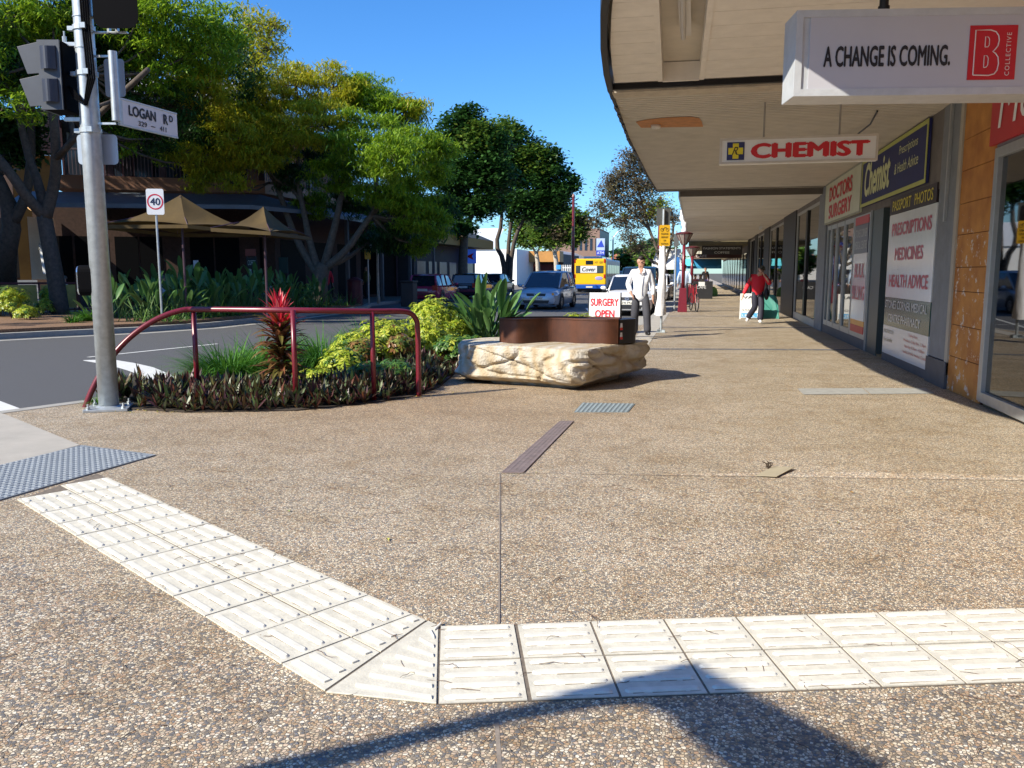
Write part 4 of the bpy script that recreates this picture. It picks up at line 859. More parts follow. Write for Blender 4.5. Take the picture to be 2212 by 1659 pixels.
for yy_ in (283, 62, 160): z = zrow(yy_); mb.lathe([(0.104, z - 0.022), (0.104, z + 0.022)], (PB.x, PB.y, 0), 24); mb.box(Q(0.05, -0.11, z), (0.05, 0.05, 0.05), YAW); mb.box(Q(-0.12, 0.0, z), (0.07, 0.05, 0.04), YAW)
mb.build('clamp', galv, t, w=True)
# two-lens signal: body + visors on the left, dark back towards the pole
def lantern(lbl):
    zb, zt = zrow(243), zrow(95); c = -0.315
    H = zt - zb
    mb = MB(); mb.obox(Q(-0.375, -0.13, zb), fr_ * 0.21, fd * 0.30, UPV * H); b = mb.build('signal_housing', blk, t, w=True, bevel=0.012)
    mb = MB(); mb.obox(Q(-0.395, -0.15, zb + 0.0), fr_ * 0.022, fd * 0.34, UPV * H); mb.obox(Q(-0.385, -0.155, zb), fr_ * 0.20, fd * 0.012, UPV * H); mb.obox(Q(-0.19, -0.16, zb), fr_ * 0.014, fd * 0.02, UPV * H); mb.build('grey_face', grv, b, w=True)
    for k in range(2):
        zc = zb + H * (0.28 + 0.47 * k); mb = MB()
        hv = H * .235; A_ = [(-.39, hv * 1.0), (-.605, hv * .70), (-.52, -hv * .98), (-.39, -hv * .92)]
        for y0_, y1_ in ((-.125, -.118), (.118, .125)):
            V = [Q(a, y_, zc + b_) for y_ in (y0_, y1_) for a, b_ in A_]; mb.add(V, [(0, 1, 2, 3), (7, 6, 5, 4), (0, 4, 5, 1), (1, 5, 6, 2), (2, 6, 7, 3)])
        mb.add([Q(-.39, -.125, zc + hv), Q(-.605, -.125, zc + hv * .7), Q(-.605, .125, zc + hv * .7), Q(-.39, .125, zc + hv)], [(0, 1, 2, 3)])
        mb.build('visor', grv, b, w=True, bevel=.004)
        mb = MB()
        for i in range(8):
            u0, u1 = i / 8, (i + 1) / 8; W_ = lambda u: Q(-.362 + .15 * u, -.158 - .045 * math.sin(math.pi * u) - .01, 0)
            a_, c_ = W_(u0), W_(u1); mb.add([a_ + UPV * (zc - hv * .75), c_ + UPV * (zc - hv * .75), c_ + UPV * (zc + hv * .62), a_ + UPV * (zc + hv * .62)], [(0, 1, 2, 3)]); mb.add([a_ + UPV * (zc + hv * .62), c_ + UPV * (zc + hv * .62), Q(-.362 + .15 * u1, -.155, zc + hv * .72), Q(-.362 + .15 * u0, -.155, zc + hv * .72)], [(0, 1, 2, 3)])
        mb.build('visor', mat('visor_blue', (.030, .036, .055), .4, var=.1), b, w=True)
lantern('')
mb = MB(); mb.lathe([(0.02, 0), (0.02, 0.07), (0.008, 0.07), (0.008, 0.12)], Q(-0.2, 0, zrow(95)), 8); z = zrow(100); mb.obox(Q(-0.2, -0.02, z), fr_ * 0.2, fd * 0.04, UPV * 0.035); z = zrow(262); mb.obox(Q(-0.25, -0.02, z), fr_ * 0.2, fd * 0.04, UPV * 0.035); mb.build('bracket', galv, t, w=True)
# big black target board at the top right, with bracket
z0 = zrow(70); mb = MB(); plate(mb, 0.165, 0.60, z0, z0 + 1.25, -0.14, 0.10); mb.build('target_board', blk, t, w=True)
mb = MB(); mb.obox(Q(0.20, -0.12, z0 + 0.12), fr_ * 0.22, fd * 0.24, UPV * 1.0); mb.build('signal_housing', blk, t, w=True, bevel=0.01)
mb = MB(); z = zrow(72); mb.obox(Q(0.1, -0.03, z), fr_ * 0.33, fd * 0.05, UPV * 0.012); mb.obox(Q(0.24, -0.03, z), fr_ * 0.02, fd * 0.05, UPV * 0.07); mb.obox(Q(0.32, -0.03, z), fr_ * 0.02, fd * 0.05, UPV * 0.07); z = zrow(48); mb.tube([Q(0.1, 0, z + .05), Q(0.25, 0, z + .03), Q(0.3, -0.02, z - .06)], 0.02, 7); mb.build('bracket', galv, t, w=True)
# cables
mb = MB()
for k in range(4):
    r0 = 0.03 + 0.022 * k; mb.tube([Q(r0, -0.098, zrow(0) + .3), Q(r0 + .005, -0.10, zrow(60)), Q(r0 + .02, -0.105, zrow(120)), Q(r0 + .03, -0.11, zrow(175)), Q(0.0 + r0 * .4, -0.12, zrow(232)), Q(-0.10, -0.10, zrow(215 - 6 * k)), Q(-0.16, -0.05, zrow(190))], 0.0095, 6)
mb.build('cable', blk, t, w=True)
# second narrow sign and stub tube that carries the street name blade
mb = MB(); za, zb2 = zrow(262, .0), zrow(112, 0.0); cx = 0.275
mb.tube([Q(cx, -0.02, za), Q(cx, -0.02, zb2)], 0.042, 14); tb = mb.build('sign_stub', galv, t, w=True, smooth=False, auto=40)
mb = MB()
for z in (zrow(270), zrow(125)): mb.obox(Q(0.08, -0.03, z), fr_ * 0.19, fd * 0.02, UPV * 0.02)
mb.build('bracket', galv, t, w=True)
mb = MB(); plate(mb, 0.13, 0.33, zrow(205), zrow(122), 0.09, 0.03); mb.build('sign_plate', mat('plate_back', (0.42, 0.47, 0.53)), t, w=True)
# street name blade, parallel with the street
st = Q(cx, -0.02, 0); bd = Vector((0.06, 0.998, 0)).normalized()
zT, zB = zat(st, 210), zat(st, 267); Pn = st + bd * 0.03
# length so that its far end sits at column 378
lo, hi = 0.1, 3.0
for _ in range(40):
    m_ = (lo + hi) / 2; e_ = Pn + bd * m_
    if pj((e_.x, e_.y, 3.5))[0] < 376: lo = m_
    else: hi = m_
L_ = lo; nm = thing('street_sign', 'white street name blade reading LOGAN RD 329 - 411 fixed to the signal pole', 'street sign', (st.x, st.y, zB))
swh = mat('sign_white', (0.66, 0.67, 0.70), 0.4, var=0.04)
nx = Vector((bd.y, -bd.x, 0))
mb = MB(); mb.obox(Vector((Pn.x, Pn.y, zB)) - nx * 0.01, bd * L_, nx * 0.02, UPV * (zT - zB)); mb.build('blade', swh, nm, w=True)
mb = MB(); mb.obox(Vector((Pn.x, Pn.y, zB - 0.008)) - nx * 0.016, bd * L_, nx * 0.032, UPV * 0.016); mb.obox(Vector((Pn.x, Pn.y, zT - 0.008)) - nx * 0.016, bd * L_, nx * 0.032, UPV * 0.016); mb.obox(Vector((Pn.x, Pn.y, zB)) - nx * 0.013, bd * 0.05, nx * 0.026, UPV * (zT - zB)); mb.build('edge_rail', galv, nm, w=True)
hB = zT - zB; fo = Vector((Pn.x, Pn.y, zB)) + nx * 0.011
text('LOGAN', blackl, nm, fo + bd * (L_ * 0.15) + UPV * (hB * 0.42), bd, UPV, L_ * 0.46, hB * 0.42, off=0.05); text('R', blackl, nm, fo + bd * (L_ * 0.74) + UPV * (hB * 0.42), bd, UPV, L_ * 0.085, hB * 0.42, off=0.05); text('D', blackl, nm, fo + bd * (L_ * 0.85) + UPV * (hB * 0.58), bd, UPV, L_ * 0.07, hB * 0.27, off=0.05)
text('329', blackl, nm, fo + bd * (L_ * 0.30) + UPV * (hB * 0.11), bd, UPV, L_ * 0.145, hB * 0.20, off=.02); text('411', blackl, nm, fo + bd * (L_ * 0.67) + UPV * (hB * 0.11), bd, UPV, L_ * 0.115, hB * 0.20, off=.02)
mb = MB(); mb.obox(fo + bd * (L_ * 0.52) + UPV * (hB * 0.19), bd * L_ * 0.07, nx * 0.003, UPV * 0.008); mb.build('lettering', blackl, nm, w=True)

# ---------------- maroon hand rail ----------------
t = thing('hand_rail', 'maroon tubular hand rail curving over the garden bed beside the signal pole', 'hand rail', G(638, 882))
posts = [G(428, 866), G(640, 880), G(808, 866), G(905, 856)]; rows = [666, 668, 672, 0]
def top(P, y, r=0): return Vector((P.x, P.y, zat(P, y)))
tops = [top(posts[0], 668), top(posts[1], 670), top(posts[2], 673)]
P0 = G(183, 879); P4 = posts[3]
# approach curve sampled between the start on the ground and the first post
pts = [Vector((P0.x, P0.y, -0.02))]
for px, py, u in ((195, 850, .04), (215, 810, .10), (240, 772, .19), (275, 733, .33), (315, 702, .50), (355, 681, .66), (395, 669, .84)):
    B_ = P0.lerp(posts[0], u); 
    # plan position along the line start-post that is seen in that column
    lo, hi = -0.3, 1.3
    for _ in range(40):
        m_ = (lo + hi) / 2; e_ = P0.lerp(posts[0], m_); z = zat(e_, py)
        if pj((e_.x, e_.y, z))[0] < px: lo = m_
        else: hi = m_
    e_ = P0.lerp(posts[0], lo); pts.append(Vector((e_.x, e_.y, zat(e_, py))))
pts += tops
e_ = posts[2].lerp(P4, 0.62); pts.append(Vector((e_.x, e_.y, zat(e_, 671.5)))); e_ = posts[2].lerp(P4, 0.86); pts.append(Vector((e_.x, e_.y, zat(e_, 676)))); e_ = posts[2].lerp(P4, 0.97); pts.append(Vector((e_.x, e_.y, zat(e_, 690)))); pts.append(Vector((P4.x, P4.y, zat(P4, 706)))); pts.append(Vector((P4.x, P4.y, 0.0)))
def smooth_path(p, it=2):
    for _ in range(it):
        q = [p[0]]
        for i in range(len(p) - 1): q += [p[i].lerp(p[i + 1], .25), p[i].lerp(p[i + 1], .75)]
        p = q + [p[-1]]
    return p
mb = MB(); mb.tube(smooth_path(pts, 2), 0.030, 14); mb.build('top_rail', maroon, t, w=True, smooth=True)
for P_, T_ in zip(posts[:3], tops):
    mb = MB(); mb.tube([Vector((P_.x, P_.y, 0)), T_], 0.028, 14); mb.build('post', maroon, t, w=True, smooth=True)
mb = MB(); mb.lathe([(0.06, 0), (0.06, 0.008), (0.03, 0.01)], posts[1], 16); mb.build('post_flange', maroon, t, w=True)

# ---------------- sandstone and steel bench ----------------
t = thing('stone_bench', 'carved sandstone block bench with a curved rust brown steel band on top', 'bench', (-1.7, 10.6, 0))
def sandstone():
    m = bpy.data.materials.new('sandstone'); m.use_nodes = True; n = m.node_tree; b = n.nodes['Principled BSDF']; L = n.links.new
    tc = n.nodes.new('ShaderNodeTexCoord'); wv = n.nodes.new('ShaderNodeTexWave'); wv.wave_type = 'BANDS'; wv.bands_direction = 'X'; wv.inputs['Scale'].default_value = 1.6; wv.inputs['Distortion'].default_value = 9; wv.inputs['Detail'].default_value = 3; wv.inputs['Detail Scale'].default_value = 0.9
    mp = n.nodes.new('ShaderNodeMapping'); mp.inputs['Rotation'].default_value = (0.1, 0.2, 0.4); L(tc.outputs['Object'], mp.inputs[0]); L(mp.outputs[0], wv.inputs['Vector'])
    r = n.nodes.new('ShaderNodeValToRGB'); e = r.color_ramp.elements; e[0].position = 0.0; e[0].color = (0.46, 0.37, 0.25, 1); e[1].position = 1.0; e[1].color = (0.54, 0.50, 0.43, 1); x = e.new(0.35); x.color = (0.50, 0.44, 0.34, 1)
    L(wv.outputs['Fac'], r.inputs[0]); no = n.nodes.new('ShaderNodeTexNoise'); no.inputs['Scale'].default_value = 2.3; no.inputs['Detail'].default_value = 6; L(tc.outputs['Object'], no.inputs[0])
    r2 = n.nodes.new('ShaderNodeValToRGB'); r2.color_ramp.elements[0].position = 0.35; r2.color_ramp.elements[0].color = (0.80, 0.74, 0.62, 1); r2.color_ramp.elements[1].position = 0.6; r2.color_ramp.elements[1].color = (1.0, 1.0, 1.0, 1); L(no.outputs['Fac'], r2.inputs[0])
    mx = n.nodes.new('ShaderNodeMix'); mx.data_type = 'RGBA'; mx.blend_type = 'MULTIPLY'; mx.inputs['Factor'].default_value = 1; L(r.outputs[0], mx.inputs['A']); L(r2.outputs[0], mx.inputs['B']); L(mx.outputs['Result'], b.inputs['Base Color'])
    bn = n.nodes.new('ShaderNodeTexNoise'); bn.inputs['Scale'].default_value = 38; bn.inputs['Detail'].default_value = 9; bp = n.nodes.new('ShaderNodeBump'); bp.inputs['Strength'].default_value = 0.9; bp.inputs['Distance'].default_value = 0.02; L(tc.outputs['Object'], bn.inputs[0]); L(bn.outputs['Fac'], bp.inputs['Height']); L(bp.outputs[0], b.inputs['Normal'])
    b.inputs['Roughness'].default_value = 0.85; return m
# outline of the block in plan: control points, then the wall is a grid displaced with carved folds
ZT = 0.505
ctl = [G(1004, 770, .25), None]
pl = [(-3.02, 10.45), (-2.80, 10.12), (-2.35, 10.00), (-1.95, 9.92), (-1.62, 9.80), (-1.42, 9.72), (-1.24, 9.78), (-1.14, 10.05), (-0.98, 10.42), (-0.78, 10.80), (-0.64, 11.12), (-0.60, 11.45), (-0.72, 11.75), (-1.2, 11.85), (-1.9, 11.75), (-2.5, 11.6), (-2.95, 11.3), (-3.08, 10.85)]
def cat_(P, n):
    out = []; N = len(P)
    for i in range(N):
        p0, p1, p2, p3 = [Vector(P[(i + k) % N]) for k in (-1, 0, 1, 2)]
        for j in range(n):
            u = j / n; out.append(0.5 * ((2 * p1) + (p2 - p0) * u + (2 * p0 - 5 * p1 + 4 * p2 - p3) * u * u + (3 * p1 - p0 - 3 * p2 + p3) * u ** 3))
    return out
ring = [0.72 * (Vector(pl[i]).lerp(Vector(pl[(i + 1) % len(pl)]), j / 16)) + 0.28 * c_ for (i, j), c_ in zip([(i, j) for i in range(len(pl)) for j in range(16)], cat_(pl, 16))]; N = len(ring); cen = Vector((-1.85, 10.75)); from mathutils import noise
rows_ = 30; V = []
def fold(p, z):
    q = Vector((p.x * 1.7, p.y * 1.7, z * 3.4)); a = noise.noise(q); b = noise.noise(q * 2.1 + Vector((5, 2, 1)))
    cr_ = math.exp(-((a * 3.0) ** 2) * 14) * 0.045 + math.exp(-((noise.noise(Vector((p.x * .9 + 3, p.y * .9, z * 5 + p.x * 1.2)))) * 5) ** 2 * 5) * 0.035
    return 0.034 * a + 0.018 * b - cr_ * .75 + 0.010 * noise.noise(q * 5) + 0.006 * noise.noise(q * 12) + 0.02 * (abs(noise.noise(q * 1.3 + Vector((9, 1, 4)))) * 2 - .6)
for r_ in range(rows_ + 1):
    f = r_ / rows_; prof = -0.16 * max(0, 1 - f / .16) ** 1.5 - (0.012 * max(0, (f - 0.96) / 0.04) ** 2)
    for i in range(N):
        p = ring[i]; zb0_ = 0.045 + 0.035 * max(0, min(1, (p.x + 1.25) / .5)); z = zb0_ + f * (ZT - zb0_); tg = (ring[(i + 1) % N] - ring[i - 1]).normalized(); nr = Vector((tg.y, -tg.x))
        env = math.sin(math.pi * min(1, max(0, f * 1.0))) ** 0.6 if f < 0.97 else 0.25
        d = prof + fold(p, z) * (0.35 + env)
        # overhanging left end and the bulging nose
        d += 0.10 * math.exp(-((p - Vector((-1.42, 9.75))).length / 0.26) ** 2) * math.sin(f * math.pi * 0.95) + 0.11 * math.exp(-((p - Vector((-3.05, 10.5))).length / 0.5) ** 2) * (1 - f)
        q = p + nr * d; V.append((q.x, q.y, z if r_ < rows_ else ZT + 0.012 * noise.noise(Vector((q.x * 3, q.y * 3, 0)))))
F_ = []
for r_ in range(rows_):
    for i in range(N): a = r_ * N + i; b = r_ * N + (i + 1) % N; F_.append((a, b, b + N, a + N))
base = rows_ * N; prev = base
for k in range(1, 7):
    s_ = 1 - k / 7.0; st_ = len(V)
    for i in range(N):
        p = Vector(V[base + i][:2]); q = cen + (p - cen) * s_; V.append((q.x, q.y, ZT + 0.012 + 0.010 * noise.noise(Vector((q.x * 3, q.y * 3, 0)))))
    for i in range(N): F_.append((prev + i, prev + (i + 1) % N, st_ + (i + 1) % N, st_ + i))
    prev = st_
V.append((cen.x, cen.y, ZT + 0.012)); c_ = len(V) - 1
mb = MB(); mb.add(V, F_ + [(prev + i, prev + (i + 1) % N, c_) for i in range(N)]); mb.build('stone_block', sandstone(), t, w=True, auto=16)
mb = MB(); mb.prism([((p - cen) * 0.70 + cen).to_tuple() for p in ring[::4]], 0.0, 0.10); mb.build('stone_foot', sandstone(), t, w=True)
# steel band: closed wavy loop
corten = mat('rusty_steel', (0.060, 0.019, 0.008), 0.5, var=0.30, vs=3.2, bump=0.12, bs=50, col2=(0.105, 0.034, 0.014), spec=0.5)
bandm_d = mat('dark_steel', (0.012, 0.010, 0.010), 0.45, var=0.2)
lp = [(-2.36, 10.36), (-2.20, 10.32), (-2.03, 10.44), (-1.86, 10.60), (-1.62, 10.60), (-1.38, 10.50), (-1.10, 10.46), (-0.935, 10.52)]
lb = [(-0.93, 10.95), (-1.2, 11.0), (-1.5, 11.05), (-1.8, 11.02), (-2.1, 10.9), (-2.32, 10.80), (-2.46, 10.60), (-2.47, 10.44)]
def cr_open(P, n):
    out = []
    for i in range(len(P) - 1):
        p0 = Vector(P[max(i - 1, 0)]); p1 = Vector(P[i]); p2 = Vector(P[i + 1]); p3 = Vector(P[min(i + 2, len(P) - 1)])
        for j in range(n): u = j / n; out.append(0.5 * ((2 * p1) + (p2 - p0) * u + (2 * p0 - 5 * p1 + 4 * p2 - p3) * u * u + (3 * p1 - p0 - 3 * p2 + p3) * u ** 3))
    return out + [Vector(P[-1])]
loop = cr_open([lb[-1]] + lp, 8); back = cr_open(lb, 8); outl = loop + back[:-1]
zb_, zt_ = ZT + 0.01, 0.835
mb = MB()
def wallstrip(pts, th=0.012, closed=True, z0=zb_, z1=zt_):
    n = len(pts); m = n if closed else n - 1; mb = MB(); ins = []
    for i in range(n):
        a = pts[(i - 1) % n] if closed or i > 0 else pts[i]; b = pts[(i + 1) % n] if closed or i < n - 1 else pts[i]; tg = (b - a).normalized(); ins.append(pts[i] + Vector((-tg.y, tg.x)) * th)
    for i in range(m):
        j = (i + 1) % n; o0, o1, i0, i1 = pts[i], pts[j], ins[i], ins[j]
        f = (o1 - o0); mb.add([(o0.x, o0.y, z0), (o1.x, o1.y, z0), (o1.x, o1.y, z1), (o0.x, o0.y, z1), (i0.x, i0.y, z0), (i1.x, i1.y, z0), (i1.x, i1.y, z1), (i0.x, i0.y, z1)], [(0, 1, 2, 3), (5, 4, 7, 6), (3, 2, 6, 7), (0, 4, 5, 1)])
    return mb
wallstrip(outl).build('steel_band', corten, t, w=True, auto=50)
mb = MB(); mb.prism([p.to_tuple() for p in outl], zt_ - 0.03, zt_ - 0.02); mb.build('top_plate', corten, t, w=True)
# dark rounded end casing with two red and white reflectors
e1_ = G(1329, 746, zb_); mb = MB()
en = [Vector((-0.925, 10.54)), Vector((-0.90, 10.58)), Vector((-0.80, 10.72)), Vector((-0.74, 10.86)), Vector((-0.80, 11.02)), Vector((-0.92, 11.08))]
ens = cr_open([tuple(v) for v in en], 5); mb.prism([v.to_tuple() for v in ens], zb_ - 0.0, zt_ - 0.012); mb.build('end_casing', bandm_d, t, w=True)
rw = mat('reflector_white', (0.75, 0.72, 0.70), 0.4, var=0); rd = mat('reflector_red', (0.60, 0.03, 0.02), 0.35, var=0)
ed = (ens[6] - ens[1]); ed = Vector((ed.x, ed.y, 0)).normalized(); en_ = Vector((ed.y, -ed.x, 0))
for k, zc in enumerate((0.735, 0.615)):
    c = Vector((*ens[2], 0)); 
    def T_(u, v): return c + ed * u + en_ * 0.006 + UPV * (zc + v)
    mb = MB(); mb.add([T_(-.0, -.012), T_(.052, -.012), T_(.045, .045), T_(.008, .045)], [(0, 1, 2, 3)]); mb.build('white_reflector', rw, t, w=True)
    mb = MB(); mb.add([T_(-.0, -.045), T_(.058, -.045), T_(.052, -.0125), T_(-.0, -.0125)], [(0, 1, 2, 3)]); mb.build('red_reflector', rd, t, w=True)
# ---------------- planting ----------------
bed = [G(x, y) for x, y in ((262, 884), (400, 892), (640, 888), (800, 872), (900, 856), (948, 838), (985, 806), (1010, 790))]
bedp = [(p.x, p.y) for p in bed] + [(-2.95, 11.9), (-1.9, 12.3), (-1.75, 14.0), (-1.75, 18), (-2.3, 20.4), (-3.8, 19.2), (-5.6, 16.7), (-6.25, 14), (-6.5, 11), (-6.55, 9.2), (-6.43, 8.1), (-6.38, 7.8)]
struct(MB().prism(bedp, 0.001, 0.012).build('garden_soil', soil))
strel_m = leafmat('paddle_leaf', [(0.06, 0.15, 0.04), (0.09, 0.21, 0.055), (0.14, 0.26, 0.08)], 0.25, 0.35, 0.5)
stem_m = leafmat('leaf_stalk', [(0.10, 0.20, 0.06), (0.15, 0.25, 0.08)], 0.1, 0.5)
yel_m = leafmat('yellow_leaf', [(0.26, 0.38, 0.02), (0.50, 0.56, 0.04), (0.64, 0.64, 0.09), (0.12, 0.24, 0.02), (0.52, 0.58, 0.05), (0.18, 0.30, 0.03)], 0.35, 0.4)
grn_m = leafmat('green_leaf', [(0.035, 0.10, 0.025), (0.07, 0.17, 0.03), (0.14, 0.26, 0.04)], 0.3, 0.4)
cop_m = leafmat('copper_leaf', [(0.20, 0.08, 0.03), (0.30, 0.16, 0.05), (0.14, 0.22, 0.04), (0.36, 0.34, 0.06)], 0.3, 0.4)
grass_m = leafmat('grass_blade', [(0.03, 0.11, 0.015), (0.07, 0.20, 0.02), (0.13, 0.30, 0.04)], 0.3, 0.4)
rh_m = leafmat('purple_green_leaf', [(0.06, 0.11, 0.035), (0.09, 0.02, 0.035), (0.08, 0.14, 0.045), (0.14, 0.045, 0.02), (0.045, 0.018, 0.035), (0.19, 0.24, 0.11)], 0.22, 0.4)
cord_m = leafmat('cordyline_low_leaf', [(0.12, 0.04, 0.02), (0.20, 0.10, 0.04), (0.13, 0.14, 0.03), (0.26, 0.10, 0.05), (0.07, 0.03, 0.02)], 0.3, 0.4)
cord_r = leafmat('cordyline_red_leaf', [(0.62, 0.02, 0.04), (0.75, 0.05, 0.09), (0.50, 0.02, 0.03), (0.80, 0.25, 0.30), (0.70, 0.10, 0.04)], 0.45, 0.4)
def blade(mb, o, az, el, L, w, bend, n=5, mi=0, fold_=0.0, tw=0.0, shape='lance'):
    # one leaf: ribbon from o, heading az, rising el, drooping by bend
    p = Vector(o); e = el; pts = []
    for k in range(n + 1):
        pts.append((p.copy(), e)); e -= bend / n; p += Vector((math.cos(az) * math.cos(e), math.sin(az) * math.cos(e), math.sin(e))) * L / n
    sd = Vector((-math.sin(az), math.cos(az), 0)); b = len(mb.v); 
    sd = (sd * math.cos(tw) + Vector((0, 0, 1)) * math.sin(tw)).normalized()
    for k, (q, e) in enumerate(pts):
        u = k / n
        ww = w * ((math.sin(math.pi * min(1, (u * .9 + .1))) ** 0.7) if shape == 'lance' else (1 - u) ** 0.6 if shape == 'blade' else math.sin(math.pi * max(0.02, min(.98, u))) ** 0.55) * 0.5
        up_ = Vector((-math.cos(az) * math.sin(e), -math.sin(az) * math.sin(e), math.cos(e))) * fold_ * ww
        if fold_: mb.v += [tuple(q - sd * ww + up_), tuple(q), tuple(q + sd * ww + up_)]
        else: mb.v += [tuple(q - sd * ww), tuple(q + sd * ww)]
    s = 3 if fold_ else 2
    for k in range(n):
        for j in range(s - 1): mb.f.append((b + k * s + j, b + k * s + j + 1, b + (k + 1) * s + j + 1, b + (k + 1) * s + j)); mb.m.append(mi)
def paddle_plant(label, loc, n, H, spread, LL=0.55, LW=0.17, seed=1, group=None, m=strel_m, name='bird_of_paradise_plant'):
    r = random.Random(seed); t = thing(name, label, 'plant', loc, 0, group); st, lv = MB(), MB()
    for i in range(n):
        az = r.uniform(0, 6.28); lean = spread * (0.15 + 0.95 * r.random()); h = H * r.uniform(0.62, 1.0) * math.cos(lean * 0.6); o = Vector((r.uniform(-.10, .10), r.uniform(-.10, .10), 0)) * (1 + spread)
        sl = max(0.15, h - LL * 0.8); tip = o + Vector((math.cos(az) * math.sin(lean) * sl, math.sin(az) * math.sin(lean) * sl, sl * math.cos(lean))); mid = o.lerp(tip, .5) - Vector((math.cos(az), math.sin(az), 0)) * 0.05 * sl
        st.tube([o, mid, tip], [0.014, 0.010, 0.007], 5, cap=False)
        blade(lv, tip, az, math.pi / 2 - lean * 0.9, LL * r.uniform(.8, 1.15), LW * r.uniform(.8, 1.15), r.uniform(0.1, 0.7), 7, 0, 0.45, r.uniform(-.8, .8), 'pad')
    st.build('stalk', stem_m, t); lv.build('leaf', m, t, smooth=True); return t
pb_ = G(1062, 722); 
S1 = paddle_plant('large bird of paradise plant with long upright paddle leaves behind the stone bench', (-3.35, 13.4, 0.03), 66, 1.34, 0.66, 0.52, 0.135, 5)
def tuft(label, loc, n, H, rad, seed, group=None, w=0.010):
    r = random.Random(seed); mb = MB()
    for i in range(n):
        a = r.uniform(0, 6.28); d = rad * math.sqrt(r.random()) * .35; o = (math.cos(a) * d, math.sin(a) * d, 0)
        blade(mb, o, a + r.uniform(-.5, .5), R(r.uniform(55, 88)), H * r.uniform(.7, 1.3), w * r.uniform(.7, 1.2), r.uniform(0.8, 2.2), 6, 0, 0, 0, 'blade')
    o = mb.build('grass_tuft', grass_m); o.location = loc; return tag(o, label, 'grass tuft', group)
tuft('full dark green strappy grass clump between the first two rail posts', (*G(500, 835).xy, 0.03), 1500, 0.66, 0.95, 3, None, .016)
tuft('green strappy grass clump directly behind the red cordyline', (*(G(590, 815).xy), 0.03), 1100, 0.68, 0.9, 4, None, .015)
tuft('tall green grass clump just right of the second rail post', (*(G(700, 812).xy), 0.03), 1100, 0.74, 0.85, 6, None, .015)
tuft('airy grass clump behind the yellow shrubs near the third rail post', (-5.3, 12.6, 0.03), 500, 0.85, 0.6, 8)
tuft('small light green grass tuft at the foot of the signal pole', (-6.22, 7.62, 0.01), 140, 0.16, 0.35, 9, w=0.012)
tuft('dark grass tuft at the right foot of the large bird of paradise plant', (-2.55, 13.6, 0.03), 500, 0.7, 0.55, 12)
def palmate(mb, c, nrm, s, r, n=7, mi=0):
    nrm = Vector(nrm).normalized(); u = nrm.orthogonal().normalized(); v = nrm.cross(u); a0 = r.uniform(0, 6.28)
    for k in range(n):
        a = a0 + 2 * math.pi * k / n; d = (u * math.cos(a) + v * math.sin(a)) - nrm * r.uniform(.1, .45); d.normalize(); sd = nrm.cross(d).normalized(); L = s * r.uniform(.8, 1.1)
        b = len(mb.v); mb.v += [tuple(c), tuple(c + d * L * .55 + sd * L * .19), tuple(c + d * L), tuple(c + d * L * .55 - sd * L * .19)]; mb.f.append((b, b + 1, b + 2, b + 3)); mb.m.append(mi)
def shrub(label, blobs, m, seed, dens=360, s=0.082, name='shrub', cat='shrub', group=None, loc=None):
    r = random.Random(seed); L0 = loc or Vector((sum(b[0] for b in blobs) / len(blobs), sum(b[1] for b in blobs) / len(blobs), 0.0)); t = thing(name, label, cat, L0, 0, group)
    mb = MB(); sb = MB(); ms = m if isinstance(m, list) else [m]
    for (x, y, z, rx, rz) in blobs:
        n = int(dens * rx * rx * 4.6)
        for i in range(n):
            d = Vector((r.gauss(0, 1), r.gauss(0, 1), r.gauss(0, 1))).normalized()
            if d.z < -0.35: d.z = -d.z
            k = r.uniform(0.62, 1.03) * (1 + 0.16 * math.sin(d.x * 7 + seed) * math.cos(d.y * 6 + d.z * 5)); p = Vector((x + d.x * rx * k, y + d.y * rx * k, max(0.05, z + d.z * rz * k)))
            nn = Vector((d.x, d.y, abs(d.z) + 0.5)) + Vector((r.uniform(-.4, .4), r.uniform(-.4, .4), 0)); palmate(mb, p, nn, s * r.uniform(.7, 1.2), r, r.choice((5, 6, 7)), r.randrange(len(ms)) if len(ms) > 1 and r.random() < .3 else 0)
        for i in range(7):
            d = Vector((r.uniform(-1, 1), r.uniform(-1, 1), 0.9)).normalized(); sb.tube([(x + d.x * .05, y + d.y * .05, 0.02), (x + d.x * rx * .7, y + d.y * rx * .7, z + rz * .3)], [.012, .005], 4, cap=False)
    mb.build('foliage', ms, t, w=True); sb.build('stem', mat('woody_stem', (0.10, 0.07, 0.04), 0.9), t, w=True); return t
shrub('low yellow-green leafy shrub right of the second rail post', [(*G(690, 838).xy, 0.10, .28, .16), (*G(740, 830).xy, 0.22, .30, .26), (*G(765, 815).xy, 0.34, .32, .30)], [yel_m, grn_m], 21, 620)
shrub('bright yellow-green leafy shrub showing between the last two rail posts', [(*G(830, 800).xy, 0.42, .42, .36), (*G(870, 790).xy, 0.36, .36, .34), (*G(810, 815).xy, 0.30, .30, .30)], [yel_m, yel_m, cop_m], 22, 560)
shrub('tall bright yellow-green leafy shrub just right of the rail end', [(*G(935, 775).xy, 0.62, .40, .42), (*G(925, 790).xy, 0.35, .40, .40), (*G(975, 775).xy, 0.40, .36, .36)], [yel_m, yel_m], 23, 560)
shrub('yellow-green shrub at the left foot of the large bird of paradise plant', [(*G(1005, 765).xy, 0.50, .36, .34), (*G(1030, 765).xy, 0.30, .30, .26)], [yel_m, grn_m], 24, 520)
shrub('dark green leafy shrub low in front, right of the third rail post', [(*G(850, 842).xy, 0.18, .30, .20), (*G(800, 845).xy, 0.16, .30, .22)], [grn_m, cop_m], 25, 560)
